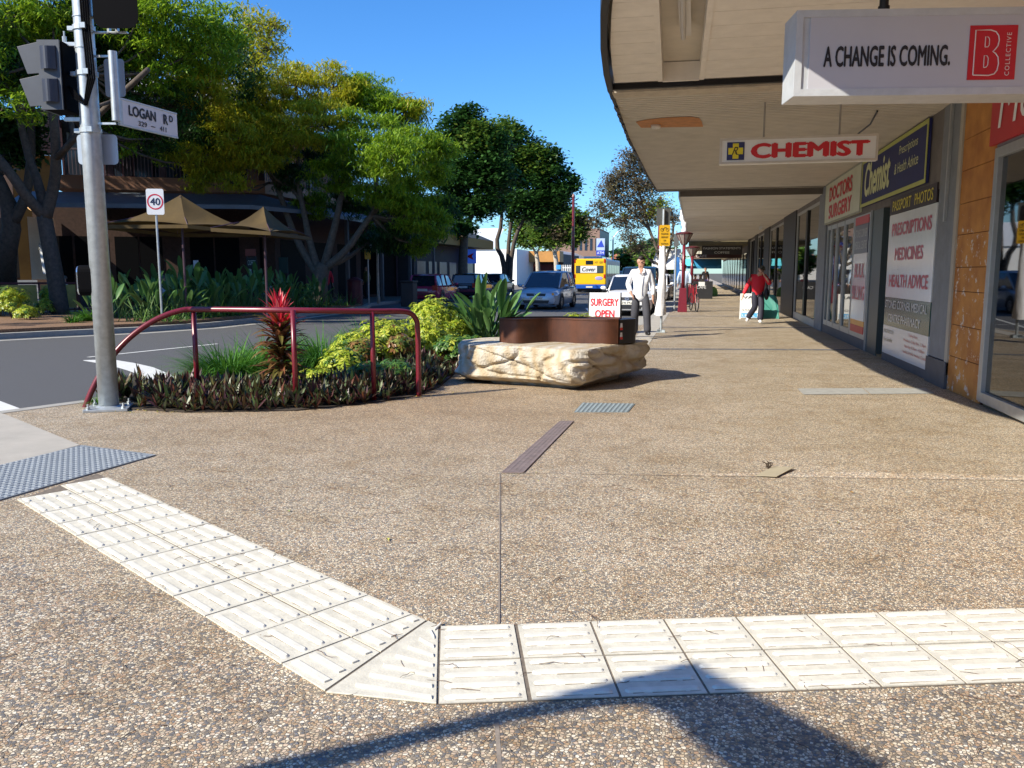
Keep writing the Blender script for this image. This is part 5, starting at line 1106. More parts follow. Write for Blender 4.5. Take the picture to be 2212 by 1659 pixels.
shrub('dark green shrub beside the left end of the stone bench', [(*G(980, 800).xy, 0.30, .30, .24), (*G(1020, 790).xy, 0.26, .28, .22), (*G(1045, 770).xy, 0.30, .26, .18)], [grn_m, yel_m], 26, 560)
shrub('low coppery shrub in the middle of the yellow planting', [(*G(780, 820).xy, 0.38, .22, .18), (*G(865, 815).xy, 0.44, .22, .16)], [cop_m, grn_m], 27, 560)
shrub('small yellow shrub peeping over the left half of the steel band', [(-2.3, 13.9, 0.42, .26, .26), (-2.05, 14.2, 0.48, .20, .26)], [yel_m, cop_m], 28, 520)
shrub('small yellow shrub peeping over the middle of the steel band', [(-1.93, 15.0, 0.36, .28, .30), (-1.75, 15.2, 0.25, .24, .26)], [yel_m, cop_m], 29, 520)
# ground cover along the front edge
r = random.Random(44); mb = MB()
def inbed(x, y):
    c = False; n = len(bedp); j = n - 1
    for i in range(n):
        xi, yi = bedp[i]; xj, yj = bedp[j]
        if (yi > y) != (yj > y) and x < (xj - xi) * (y - yi) / (yj - yi) + xi: c = not c
        j = i
    return c
front = [Vector((p.x, p.y)) for p in bed] + [Vector((-3.0, 11.8))]
cnt = 0
while cnt < 980:
    x = r.uniform(-6.5, -2.2); y = r.uniform(7.2, 12.2)
    if not inbed(x, y): continue
    d = min((Vector((x, y)) - (a + (b - a) * max(0, min(1, (Vector((x, y)) - a).dot(b - a) / (b - a).length_squared)))).length for a, b in zip(front[:-1], front[1:]))
    lim = 0.95 if x < -3.4 else 0.7
    if d > lim or d < 0.0: continue
    if math.hypot(x - PB.x, y - PB.y) < 0.32: continue
    cnt += 1; s = r.uniform(.75, 1.25) * (0.72 if d < 0.2 else 1.0); hh = 0.02 + min(d, 0.4) * 0.28
    for k in range(r.randint(9, 13)):
        a = r.uniform(0, 6.28); el = R(r.uniform(35, 88)); blade(mb, (x, y, hh * r.uniform(.3, 1)), a, el, 0.19 * s * r.uniform(.6, 1.25), 0.034 * s, r.uniform(-.2, .5), 3, 0, 0, r.uniform(-.4, .4), 'lance')
o = mb.build('ground_cover', rh_m); tag(o, 'purple and green spiky ground cover filling the front of the garden bed', 'ground cover', None, 'stuff')
# cordyline
P_ = G(583, 874); t = thing('cordyline_plant', 'cordyline plant with bright red top leaves and bronze lower leaves behind the rail', 'plant', (P_.x, P_.y + .28, 0))
mb = MB(); mb.tube([(0, 0, 0.02), (0.01, 0, 0.5), (0.0, 0, 0.95)], [.018, .016, .012], 7); mb.tube([(0.05, 0.02, 0.02), (0.04, 0, 0.3), (0.02, 0, 0.5)], [.012, .010, .008], 6); mb.tube([(-0.06, 0.02, 0.02), (-0.03, 0, 0.25), (0.0, 0, 0.4)], [.010, .009, .008], 6); mb.build('stem', mat('cane', (0.28, 0.22, 0.15), 0.8), t)
lo_, hi_ = MB(), MB()
for i in range(150):
    z = 0.30 + 0.52 * (i / 150); a = i * 2.4; blade(lo_, (0, 0, z), a, R(14 + 46 * (i / 150) + r.uniform(-24, 24)), r.uniform(.24, .42), r.uniform(.05, .07), r.uniform(.3, 1.2), 5, 0, 0.35, 0, 'lance')
for i in range(62):
    z = 0.76 + 0.18 * (i / 62); a = i * 2.4; blade(hi_, (0, 0, z), a, R(34 + 48 * (i / 62) + r.uniform(-14, 14)), r.uniform(.20, .38), r.uniform(.035, .055), r.uniform(-.1, .5), 5, 0, 0.35, 0, 'lance')
lo_.build('lower_leaves', cord_m, t); hi_.build('red_leaves', cord_r, t)
# ---------------- far side of the street ----------------
terra = mat('terracotta_wall', (0.36, 0.16, 0.09), 0.8, var=0.12, vs=1.5, bump=0.1, bs=20)
terral = mat('terracotta_pale', (0.36, 0.19, 0.12), 0.8, var=0.10, vs=1.5)
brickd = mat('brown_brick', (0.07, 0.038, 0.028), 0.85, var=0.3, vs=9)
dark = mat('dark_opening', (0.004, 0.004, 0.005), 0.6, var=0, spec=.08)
plum = mat('plum_metal', (0.06, 0.03, 0.045), 0.5, var=0.1)
awg = mat('awning_grey_blue', (0.13, 0.165, 0.21), 0.5, var=0.14, vs=2)
wglass = mat('far_window', (0.03, 0.045, 0.07), 0.08, var=0.2, vs=1)
mulch = mat('mulch', (0.20, 0.115, 0.065), 0.95, var=0.55, vs=26, bump=0.9, bs=60)
Qc = AX(573, 418, -17.5); Qc.z = 0
dl = Vector((-0.875, -0.485, 0)); dn_ = Vector((0.485, -0.875, 0))          # along the front to the left / outwards
def tcol(px, z=4.0, o=Qc, d=dl):
    lo, hi = 0, 60
    for _ in range(40):
        m_ = (lo + hi) / 2; q = o + d * m_
        if pj((q.x, q.y, z))[0] > px: lo = m_
        else: hi = m_
    return lo
TL_ = tcol(118); ZS = zat(Qc, 418)
def FA(t, d, z): p = Qc + dl * t + dn_ * d; return Vector((p.x, p.y, z))
def fbox(mb, t0, t1, d0, d1, z0, z1, mi=0): mb.obox(FA(t0, d0, z0), dl * (t1 - t0), dn_ * (d1 - d0), UPV * (z1 - z0), mi)
cb = thing('cafe_building', 'two storey terracotta corner building with a railed balcony above the pavement cafe', 'building', Qc)
mb = MB(); fbox(mb, 0, TL_, -3.2, -3.0, ZS, 8.8); mb.b2((Qc.x - 3, Qc.y + 2.2, ZS), (Qc.x - 2.8, 47, 8.8)); mb.build('upper_wall', terra, cb, w=True)
mb = MB(); fbox(mb, -0.0, TL_, -3.0, 0, ZS, ZS + 0.52); mb.b2((Qc.x - 3, Qc.y, ZS), (Qc.x, 47, ZS + 0.52)); mb.build('balcony_slab', terral, cb, w=True)
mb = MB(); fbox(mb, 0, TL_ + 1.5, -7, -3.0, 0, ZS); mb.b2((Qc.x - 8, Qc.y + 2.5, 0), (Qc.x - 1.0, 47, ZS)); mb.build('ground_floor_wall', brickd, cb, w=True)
Qi = Qc - dn_ * 3.0
for ca_, cb2 in ((125, 158), (164, 232), (250, 300), (304, 352), (412, 462), (466, 518), (562, 578), (584, 598)):
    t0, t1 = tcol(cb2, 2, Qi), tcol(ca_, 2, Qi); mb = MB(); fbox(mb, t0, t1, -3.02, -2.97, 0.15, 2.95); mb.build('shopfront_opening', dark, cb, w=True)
for k in range(4):
    y0 = Qc.y + 3 + k * 3.1; MB().b2((Qc.x - 1.02, y0, 0.15), (Qc.x - 0.985, y0 + 2.4, 2.9)).build('shopfront_opening', dark, cb, w=True)
for k in range(6):
    t0 = 0.8 + k * (TL_ - 1.0) / 6; mb = MB(); fbox(mb, t0, t0 + 1.5, -3.01, -2.97, ZS + 0.6, ZS + 3.0); w_ = mb.build('window', wglass, cb, w=True)
    mb = MB(); fbox(mb, t0 - 0.07, t0, -3.0, -2.93, ZS + 0.55, ZS + 3.05); fbox(mb, t0 + 1.5, t0 + 1.57, -3.0, -2.93, ZS + 0.55, ZS + 3.05); fbox(mb, t0, t0 + 1.5, -3.0, -2.93, ZS + 3.0, ZS + 3.06); mb.build('frame', plum, w_, w=True)
for k in range(4):
    y0 = Qc.y + 3 + k * 3.2; MB().b2((Qc.x - 2.81, y0, ZS + 0.7), (Qc.x - 2.77, y0 + 1.5, ZS + 2.9)).build('window', wglass, cb, w=True)
for k in range(5):
    t0 = 0.02 + k * (TL_ - 0.3) / 4; mb = MB(); fbox(mb, t0, t0 + 0.22, -0.24, -0.02, ZS + 0.52, ZS + 3.6); mb.build('balcony_post', plum, cb, w=True)
for k in range(3):
    y0 = Qc.y + 4.2 + k * 4.2; MB().b2((Qc.x - 0.24, y0, ZS + .52), (Qc.x - 0.02, y0 + .22, ZS + 3.6)).build('balcony_post', plum, cb, w=True)
mb = MB(); n_ = int(TL_ / 0.13)
for k in range(n_): fbox(mb, k * 0.13, k * 0.13 + 0.025, -0.10, -0.075, ZS + 0.55, ZS + 1.5)
fbox(mb, 0, TL_, -0.12, -0.06, ZS + 1.5, ZS + 1.56)
for k in range(96): mb.b2((Qc.x - 0.10, Qc.y + k * 0.155, ZS + 0.55), (Qc.x - 0.075, Qc.y + k * 0.155 + 0.025, ZS + 1.5))
mb.b2((Qc.x - 0.12, Qc.y, ZS + 1.5), (Qc.x - 0.06, 47, ZS + 1.56)); mb.build('balcony_railing', mat('rail_plum', (0.16, 0.13, 0.16), 0.5, metal=0.3), cb, w=True)
mb = MB(); mb.add([FA(-.3, .3, ZS + 3.6), FA(TL_ + 2.5, .3, ZS + 3.6), FA(TL_ + 2.5, -7, ZS + 5.8), FA(-.3, -7, ZS + 5.8)], [(0, 1, 2, 3)])
mb.add([(Qc.x + .3, Qc.y, ZS + 3.6), (Qc.x + .3, 47, ZS + 3.6), (Qc.x - 7, 47, ZS + 5.8), (Qc.x - 7, Qc.y, ZS + 5.8)], [(0, 1, 2, 3)]); mb.b2((Qc.x + 0.0, Qc.y, ZS + 3.4), (Qc.x + 0.3, 47, ZS + 3.6)); fbox(mb, 0, TL_ + 2.5, 0, 0.3, ZS + 3.4, ZS + 3.6)
mb.build('roof', mat('roof_sheet', (0.42, 0.44, 0.45), 0.5, metal=0.3, var=0.1), cb, w=True)
# aerial
mb = MB(); ap = AY(847, 250, 44); mb.tube([(ap.x, 44, 7.5), (ap.x, 44, ap.z + 1.2)], 0.03, 5)
for k in range(6): mb.tube([(ap.x - .1 + k * .2, 44.0, ap.z + 1.0 + k * .04), (ap.x + .1 + k * .2, 44.6, ap.z + 1.1 + k * .04)], 0.012, 4)
mb.tube([(ap.x - .3, 44, ap.z + .95), (ap.x + 1.1, 44.3, ap.z + 1.25)], .015, 4); mb.build('aerial', galv, cb, w=True)
# street awning with posts
aw = thing('awning', 'grey-blue skillion awning wrapping round the cafe corner and running down the far side', 'awning', (Qc.x, Qc.y, 3.2))
mb = MB(); za_, zo = ZS - 0.15, ZS - 0.75
I = [FA(TL_ + 1.0, 0.02, za_), FA(0.2, 0.02, za_ + 0.1), Vector((Qc.x + 0.02, Qc.y + 0.2, za_)), Vector((Qc.x + 0.02, 49, za_))]
O = [FA(TL_ + 1.0, 2.3, zo), FA(0.6, 2.3, zo + 0.1), Vector((Qc.x + 2.3, Qc.y + 0.2, zo)), Vector((Qc.x + 2.3, 49, zo - .1))]
for i in range(3):
    mb.add([I[i], I[i + 1], O[i + 1], O[i]], [(0, 1, 2, 3)]); mb.add([O[i], O[i + 1], O[i + 1] - UPV * .16, O[i] - UPV * .16], [(0, 1, 2, 3)])
    mb.add([I[i] - UPV * .12, I[i + 1] - UPV * .12, O[i + 1] - UPV * .16, O[i] - UPV * .16], [(3, 2, 1, 0)])
mb.build('awning_sheet', awg, aw, w=True)
for k in range(4):
    y = 35 + k * 4.2; MB().b2((Qc.x + 2.1, y, 0), (Qc.x + 2.25, y + 0.15, zo - 0.15)).build('post', mat('grey_post', (0.11, 0.10, 0.10), 0.7), aw, w=True)
# umbrellas
ocre = mat('ochre_canvas', (0.075, 0.046, 0.010), 0.85, var=0.2, vs=3)
def canopy(label, F_, L_, R_, ap_px, name='market_umbrella', m=ocre, g='ochre market umbrellas at the cafe'):
    Bk = L_ + R_ - F_; c = (L_ + R_) / 2; z = zat(Vector((c.x, c.y, 0)), ap_px); ap = Vector((c.x, c.y, z)); t = thing(name, label, 'umbrella', (c.x, c.y, 0), 0, g)
    mb = MB(); cs = [F_, R_, Bk, L_]; n = 8
    for i in range(4):
        a, b = cs[i], cs[(i + 1) % 4]; rowp = []
        for j in range(n + 1):
            u = j / n; row = []
            for k in range(n + 1):
                v = k / n; e = a.lerp(b, v) + UPV * (0.10 * math.sin(math.pi * v)); p = ap.lerp(e, u); p.z -= 0.16 * math.sin(math.pi * u) ; p.z -= 0.10 * math.sin(math.pi * v) * math.sin(math.pi * u); row.append(p)
            rowp.append(row)
        b0 = len(mb.v); mb.v += [tuple(p) for r_ in rowp for p in r_]
        for j in range(n):
            for k in range(n): q = b0 + j * (n + 1) + k; mb.f.append((q, q + n + 1, q + n + 2, q + 1)); mb.m.append(0)
        mb.add([a, b, b - UPV * .10, a - UPV * .10], [(0, 1, 2, 3)])
    mb.build('canopy', m, t, w=True, smooth=True)
    mb = MB(); mb.tube([(c.x, c.y, 0), (c.x, c.y, z - 0.05)], 0.035, 8); mb.build('pole', plum, t, w=True)
    mb = MB()
    for q in cs: mb.tube([(c.x, c.y, z - 0.9), c.lerp(q, .5) + UPV * ((z - c.z) * 0.30), q], 0.014, 4)
    mb.build('rib', plum, t, w=True); return t
canopy('larger ochre square market umbrella over the cafe tables behind the 40 sign', G(405, 485, 2.75), G(205, 486, 2.75), G(577, 504, 2.55), 421)
canopy('smaller ochre square market umbrella, further right along the cafe', G(560, 505, 2.6), G(455, 492, 2.6), G(672, 512, 2.5), 446)
# planted verge: mulch, low fence with banners
fb = [(-19.3, 11.2), (-16.7, 14.9), (-15.5, 17.2), (-14.3, 19.0), (-13.66, 21), (-13.56, 24), (-13.85, 33), (-15.2, 34), (-16.8, 32), (-17.4, 27), (-20.5, 24.0), (-23, 21), (-26, 18)]
struct(MB().prism(fb, 0.001, 0.09).build('mulch_bed', mulch))
fm = mat('maroon_dull', (0.09, 0.012, 0.018), 0.5, var=0.2)
f0, f1 = Vector((-26.5, 20.5, 0)), Vector((-20.2, 25.8, 0)); fdv = (f1 - f0).normalized(); fl_ = (f1 - f0).length; fnv = Vector((fdv.y, -fdv.x, 0))
f = thing('cafe_fence', 'low maroon cafe fence with dark boards and yellow coffee banners behind the planting', 'fence', f0)
mb = MB(); mb.obox(f0 + UPV * 1.02, fdv * fl_, fnv * .06, UPV * .07); mb.obox(f0 + UPV * .12, fdv * fl_, fnv * .05, UPV * .05); mb.build('rail', fm, f, w=True)
for k in range(8): mb = MB(); mb.obox(f0 + fdv * (k * fl_ / 7), fdv * .06, fnv * .06, UPV * 1.05); mb.build('post', fm, f, w=True)
yb = mat('yellow_banner', (0.46, 0.32, 0.08), 0.7, var=0.25, vs=2); db = mat('dark_fence_board', (0.035, 0.03, 0.03), 0.7)
for k in range(7):
    mb = MB(); mb.obox(f0 + fdv * (k * fl_ / 7 + .08) + UPV * .2 + fnv * .01, fdv * (fl_ / 7 - .12), fnv * .015, UPV * .80); pn = mb.build('panel', yb if k in (3, 4, 5) else db, f, w=True)
    if k == 3:
        c = f0 + fdv * (k * fl_ / 7 + .5) + fnv * .03; m_ = MB(); m_.add([c - fdv * .15 + UPV * .32, c + fdv * .15 + UPV * .32, c + fdv * .2 + UPV * .75, c - fdv * .2 + UPV * .75], [(0, 1, 2, 3)]); m_.disc(c + UPV * .75 + fnv * .002, fnv, .2, 16, 0, 0, .07); m_.build('cup_picture', mat('cup_print', (0.50, 0.24, 0.13), 0.6, var=.4, vs=5), pn, w=True)
# yellow shop + white jug wall further left
def fac2(px0, px1, yb_, yt_, D, name, m, parent, th=.3):
    a = AY(px0, yb_, D); b = AY(px1, yb_, D + 1.2); mb = MB(); mb.obox(Vector((a.x, a.y, zat(a, yb_))), (b - a) - UPV * (b.z - a.z), Vector((0, th, 0)), UPV * (zat(a, yt_) - zat(a, yb_))); return mb.build(name, m, parent, w=True)
ys = thing('yellow_shop', 'sunlit yellow shop wall with a round burger sign behind the left tree', 'building', AY(60, 600, 34))
fac2(44, 125, 605, 330, 34.5, 'wall', mat('yellow_wall', (0.28, 0.16, 0.035), 0.7, var=.2, vs=1), ys); fac2(-160, 60, 600, 470, 34.3, 'shopfront_opening', dark, ys, .1)
fac2(44, 125, 330, 230, 34.5, 'upper_wall', terral, ys); fac2(-160, 43, 605, 230, 34.6, 'dark_wall', brickd, ys)
c = AY(78, 437, 34.2); mb = MB(); mb.disc(c, (0, -1, 0), .62, 24, 0, 0, .45); mb.build('burger_sign', mat('burger_orange', (0.75, 0.42, 0.16), 0.6, var=.3, vs=3), ys, w=True)
jw = thing('milk_sign', 'tall sunlit white panel with a painted jug and handwriting beside the cafe entrance', 'sign', AY(90, 600, 29))
pn = fac2(69, 122, 604, 468, 29, 'panel', mat('white_panel', (0.78, 0.76, 0.62), 0.6, var=.04), jw, .1)
a = AY(82, 540, 28.9); text('Bottom', gl_, jw, a, (1, .03, 0), UPV, .8, .26, shear=.4)
mb = MB(); a = AY(84, 530, 28.95); mb.add([a, a + Vector((.75, 0.03, 0)), a + Vector((.72, .03, -1.15)), a + Vector((.1, 0, -1.15))], [(3, 2, 1, 0)]); mb.build('jug_picture', mat('jug_white', (0.85, 0.85, 0.83), .6, var=.02), jw, w=True)
# low shops further down the far side
lb_ = thing('bank_building', 'low dark building with an ochre fascia beyond the parked maroon wagon', 'building', (-17, 54, 0))
MB().b2((-28, 47.2, 0), (-16.4, 61.3, 3.15)).build('wall', mat('charcoal_wall', (0.035, 0.035, 0.04), 0.7, var=.15), lb_, w=True)
mb = MB(); mb.b2((-28, 47.1, 3.15), (-15.0, 61.5, 3.75)); mb.build('ochre_fascia', mat('ochre_fascia', (0.36, 0.21, 0.05), .7, var=.1), lb_, w=True)
mb = MB(); mb.add([(-15.0, 47.1, 3.76), (-15.0, 61.5, 3.76), (-19, 61.5, 5.4), (-19, 47.1, 5.4)], [(0, 1, 2, 3)]); mb.add([(-15.0, 47.1, 3.76), (-19, 47.1, 5.4), (-19, 47.1, 3.76)], [(0, 1, 2)]); mb.add([(-15.0, 61.5, 3.76), (-19, 61.5, 5.4), (-19, 61.5, 3.76)], [(2, 1, 0)]); mb.build('roof', mat('dark_roof', (0.05, 0.055, 0.06), .7, var=.15), lb_, w=True)
for k in range(6):
    MB().b2((-16.41, 47.7 + k * 2.25, .4), (-16.36, 49.3 + k * 2.25, 2.1)).build('window', mat('grey_window', (0.12, 0.12, 0.13), .3, var=.3, vs=1.5), lb_, w=True)
sg = thing('logo_sign', 'blue square shop sign with a red dart logo on the dark building', 'sign', (-16.3, 57, 2.2)); MB().b2((-16.3, 57.3, 2.05), (-15.25, 57.37, 3.05)).build('sign_board', mat('logo_blue', (0.03, 0.10, 0.55), .4, emit=0.25), sg, w=True)  # sign board colour also gives off a faint glow
mb = MB(); mb.add([(-16.0, 57.28, 2.55), (-15.4, 57.28, 2.80), (-15.55, 57.28, 2.55), (-15.4, 57.28, 2.30)], [(0, 1, 2, 3)]); mb.build('red_dart', mat('dart_red', (0.7, 0.02, 0.03), .4), sg, w=True)
wb = thing('white_building', 'plain sunlit white wall between the low shops and the orange sale shop', 'building', AY(1088, 610, 92))
a, b = AY(1040, 610, 92), AY(1116, 610, 92); mb = MB(); mb.b2((a.x - 6, 92, 0), (b.x, 104, zat(b, 538))); mb.build('wall', mat('white_wall', (0.82, 0.82, 0.80), .7, var=.03), wb, w=True)
mb = MB(); zt = zat(b, 538); mb.add([(a.x - 6, 91.8, zt), (b.x - 2.6, 91.8, zt), (b.x - 2.6, 97, zt + 2.6), (a.x - 6, 97, zt + 2.6)], [(0, 1, 2, 3)]); mb.build('roof', mat('white_roof', (0.62, 0.65, 0.68), .5), wb, w=True)
MB().b2((a.x + .5, 91.9, 0), (b.x - .8, 91.95, 1.3)).build('low_fence', mat('timber_fence', (0.16, 0.12, 0.09), .8, var=.3), wb, w=True)
sb_ = thing('sale_shop', 'shop with a deep orange-brown fascia and a red SALE window sign', 'building', AY(1170, 610, 100))
a, b = AY(1117, 610, 100), AY(1232, 610, 108); mb = MB(); z1, z0 = zat(a, 543), zat(a, 566)
mb.b2((a.x, 102, 0), (b.x, 116, z1 - .3)); mb.build('wall', mat('brown_shop', (0.07, 0.045, 0.04), .7), sb_, w=True)
mb = MB(); mb.b2((a.x - .1, 99, z0), (b.x, 102, z1)); mb.build('orange_fascia', mat('orange_fascia', (0.50, 0.24, 0.06), .6, var=.12, vs=.8), sb_, w=True)
mb = MB(); mb.b2((a.x + 1.1, 101.9, 0.9), (b.x - .3, 101.98, 2.4)); mb.build('shop_window', mat('red_window', (0.16, 0.02, 0.02), .4, var=.3, vs=1), sb_, w=True)
c = AY(1148, 578, 101.8); text('SALE', mat('sale_letters', (0.75, 0.22, 0.12), .5), sb_, c, Rx, UPV, 1.15, .48, off=.03)
bb = thing('brown_building', 'tall brown commercial building with small windows behind the bus', 'building', AY(1262, 610, 135))
a, b = AY(1236, 610, 135), AY(1294, 610, 135); z1 = zat(a, 494); MB().b2((a.x - 4, 135, 0), (b.x, 150, z1)).build('wall', mat('brown_render', (0.24, 0.15, 0.11), .8, var=.1, vs=.3), bb, w=True)
for k in range(5): MB().b2((a.x + .3 + k * .85, 134.95, z1 - 3.5), (a.x + .7 + k * .85, 134.99, z1 - 1.6)).build('window', wglass, bb, w=True)
MB().b2((b.x + .0, 134.9, z1 - 7), (b.x + 0.05, 149, z1 - .3)).build('side_pipe', plum, bb, w=True)
at = thing('atm_sign', 'tall blue and pale rooftop sign board reading ATM beside the brown building', 'sign', AY(1297, 610, 130)); a, b = AY(1288, 552, 130), AY(1306, 552, 130); zt = zat(a, 515)
MB().b2((a.x, 130, a.z), (b.x, 130.4, zt)).build('sign_board', mat('atm_pale', (0.40, 0.48, 0.62), .5), at, w=True); hz = zt - a.z
MB().b2((a.x, 129.95, a.z), (b.x, 129.99, a.z + hz * .3)).build('blue_band', mat('atm_blue', (0.02, 0.05, 0.42), .5), at, w=True)
mb = MB(); mb.add([(a.x + .1, 129.95, a.z + hz * .50), (b.x - .1, 129.95, a.z + hz * .50), ((a.x + b.x) / 2 + .1, 129.95, a.z + hz * .9)], [(0, 1, 2)]); mb.build('blue_triangle', mat('atm_blue', (0, 0, 0)), at, w=True)
text('ATM', white, at, (a.x + .12, 129.94, a.z + hz * .08), Rx, UPV, (b.x - a.x) - .24, hz * .15); mb = MB(); mb.tube([((a.x + b.x) / 2, 130.2, 0), ((a.x + b.x) / 2, 130.2, a.z + .1)], .15, 6); mb.build('support_post', galv, at, w=True)
sv = thing('station_awning', 'long silver curved awning beside the sale shop', 'awning', AY(1240, 610, 112)); a, b = AY(1212, 566, 110), AY(1290, 574, 135); mb = MB()
for k in range(6):
    u0, u1 = k / 6, (k + 1) / 6; h0, h1 = 1.3 * math.sin(u0 * 1.6), 1.3 * math.sin(u1 * 1.6)
    mb.add([(a.x - 3.5 + 3.5 * (1 - u1) + 0, 112, 3.4 + h1), (a.x - 3.5 + 3.5 * (1 - u0), 112, 3.4 + h0), (a.x - 3.5 + 3.5 * (1 - u0) + 1.2, 150, 3.4 + h0), (a.x - 3.5 + 3.5 * (1 - u1) + 1.2, 150, 3.4 + h1)], [(0, 1, 2, 3)])
mb.build('curved_roof', mat('silver_roof', (0.5, 0.52, 0.53), .4, metal=.4), sv, w=True)
mb = MB(); 
for k in range(6): mb.b2((a.x - .2, 113 + k * 6, 0), (a.x, 113.2 + k * 6, 3.5))
mb.b2((a.x - 4, 112, 3.2), (a.x, 150, 3.45)); mb.build('posts', plum, sv, w=True)
# distant low white buildings
db_ = thing('distant_building', 'small pale distant building with a red roof beside the end of the bus', 'building', AY(1330, 600, 170)); a, b = AY(1312, 600, 170), AY(1352, 600, 170); MB().b2((a.x, 170, 0), (b.x, 185, 3.6)).build('wall', mat('pale_far_wall', (.6, .58, .54), .8), db_, w=True)
mb = MB(); mb.add([(a.x - .3, 169.7, 3.6), (b.x + .3, 169.7, 3.6), (b.x - 1, 177, 5.3), (a.x + 1, 177, 5.3)], [(0, 1, 2, 3)]); mb.build('roof', mat('red_roof', (.42, .14, .07), .8), db_, w=True)
# white palisade beside bus
wf = thing('white_palisade', 'short white palisade fence left of the bus', 'fence', AY(1222, 615, 75)); mb = MB(); a, b = AY(1213, 615, 75), AY(1236, 615, 75)
for k in range(7): x = a.x + (b.x - a.x) * k / 6; mb.b2((x, 75, 0), (x + .06, 75.05, 2.1))
mb.b2((a.x, 75.05, .3), (b.x, 75.1, .4)); mb.b2((a.x, 75.05, 1.8), (b.x, 75.1, 1.9)); mb.build('pickets', white, wf, w=True); mb = MB(); mb.b2((a.x - .5, 75, 1.7), (a.x - .1, 75.05, 2.1)); tag(mb.build('parking_sign', mat('sky_blue_sign', (.05, .3, .7), .5)), 'small light blue sign beside the white palisade', 'sign')

# ---------------- signs and furniture on the far side ----------------
rsign = mat('sign_plate_white', (0.72, 0.73, 0.74), .4, var=.04)
P_ = G(351, 700); t = thing('speed_sign', 'white 40 speed limit sign with a red ring on a thin post', 'road sign', P_)
zt = zat(P_, 410); mb = MB(); mb.tube([(P_.x, P_.y, 0), (P_.x, P_.y, zt)], .03, 8); mb.build('post', galv, t, w=True)
z0, z1 = zat(P_, 464), zat(P_, 408); ww = (z1 - z0) * .66; rr_ = Vector((math.cos(YAW * 1.6), math.sin(YAW * 1.6), 0)); ff = Vector((rr_.y, -rr_.x, 0)); c = Vector((P_.x, P_.y, (z0 + z1) / 2)) + ff * .035
def rplate(mb, c, r, w, h, th=.004, rad=.05):
    pts = []
    for cx, cz, a0 in ((w / 2 - rad, h / 2 - rad, 0), (-w / 2 + rad, h / 2 - rad, 90), (-w / 2 + rad, -h / 2 + rad, 180), (w / 2 - rad, -h / 2 + rad, 270)):
        for k in range(5): a = R(a0 + 22.5 * k); pts.append((cx + rad * math.cos(a), cz + rad * math.sin(a)))
    n = len(pts); f_ = Vector((r.y, -r.x, 0)); vs = [c + r * p[0] + UPV * p[1] for p in pts] + [c + r * p[0] + UPV * p[1] + f_ * th for p in pts]
    mb.add(vs, [tuple(range(n))[::-1], tuple(range(n, 2 * n))] + [(i, (i + 1) % n, n + (i + 1) % n, n + i) for i in range(n)])
mb = MB(); rplate(mb, c, rr_, ww, z1 - z0); pl_ = mb.build('sign_plate', rsign, t, w=True)
mb = MB(); mb.disc(c + ff * .008, ff, ww * .46, 36, 0, ww * .385); mb.build('red_ring', mat('ring_red', (.55, .01, .04), .4, var=0), pl_, w=True)
text('40', mat('navy_digits', (.015, .02, .06), .4, var=0), pl_, c + ff * .006 - rr_ * ww * .29 - UPV * ww * .20, rr_, UPV, ww * .58, ww * .42, off=.02)
P_ = G(797, 655); t = thing('parking_sign_post', 'post with a white parking sign over a yellow sign among the far planting', 'road sign', P_)
mb = MB(); mb.tube([(P_.x, P_.y, 0), (P_.x, P_.y, zat(P_, 520))], .035, 8); mb.build('post', galv, t, w=True); rx_ = Vector((math.cos(YAW), math.sin(YAW), 0)); f2 = Vector((rx_.y, -rx_.x, 0)); m1 = (P_ - _E).dot(_F) / FP
c = Vector((P_.x, P_.y, (zat(P_, 518) + zat(P_, 539)) / 2)) + f2 * .04; mb = MB(); rplate(mb, c, rx_, 17 * m1, 22 * m1); pl_ = mb.build('white_plate', rsign, t, w=True); mb = MB(); mb.disc(c + f2 * .01 - rx_ * 2 * m1 + UPV * 0, f2, 4 * m1, 16, 0, 2.6 * m1); mb.build('red_ring', mat('ring_red', (.55, .01, .04)), pl_, w=True)
c = Vector((P_.x, P_.y, (zat(P_, 540) + zat(P_, 560)) / 2)) + f2 * .04; mb = MB(); rplate(mb, c, rx_, 13 * m1, 20 * m1); mb.build('yellow_plate', mat('sign_yellow', (.75, .42, .02), .4, var=.06), t, w=True)
# patio heaters
def heater(label, P_, topy):
    t = thing('patio_heater', label, 'patio heater', P_, 0, 'patio heaters at the cafe'); z = zat(P_, topy)
    mb = MB(); mb.lathe([(.2, 0), (.2, .5), (.05, .55)], P_, 14); mb.lathe([(.03, .5), (.03, z - .35)], P_, 10); mb.build('post', galv, t, w=True); mb = MB(); mb.lathe([(.09, z - .35), (.10, z - .1)], P_, 12); mb.build('burner', rsign, t, w=True)
    mb = MB(); mb.lathe([(.42, z - .08), (.3, z - .0), (.1, z + .05), (0, z + .06)], P_, 18); mb.build('reflector', mat('heater_hood', (.10, .13, .15), .4, metal=.5), t, w=True)
heater('patio heater standing left of the 40 sign in front of the cafe', G(286, 655), 512); heater('patio heater standing right of the chalkboard menu at the cafe', G(581, 645), 524)
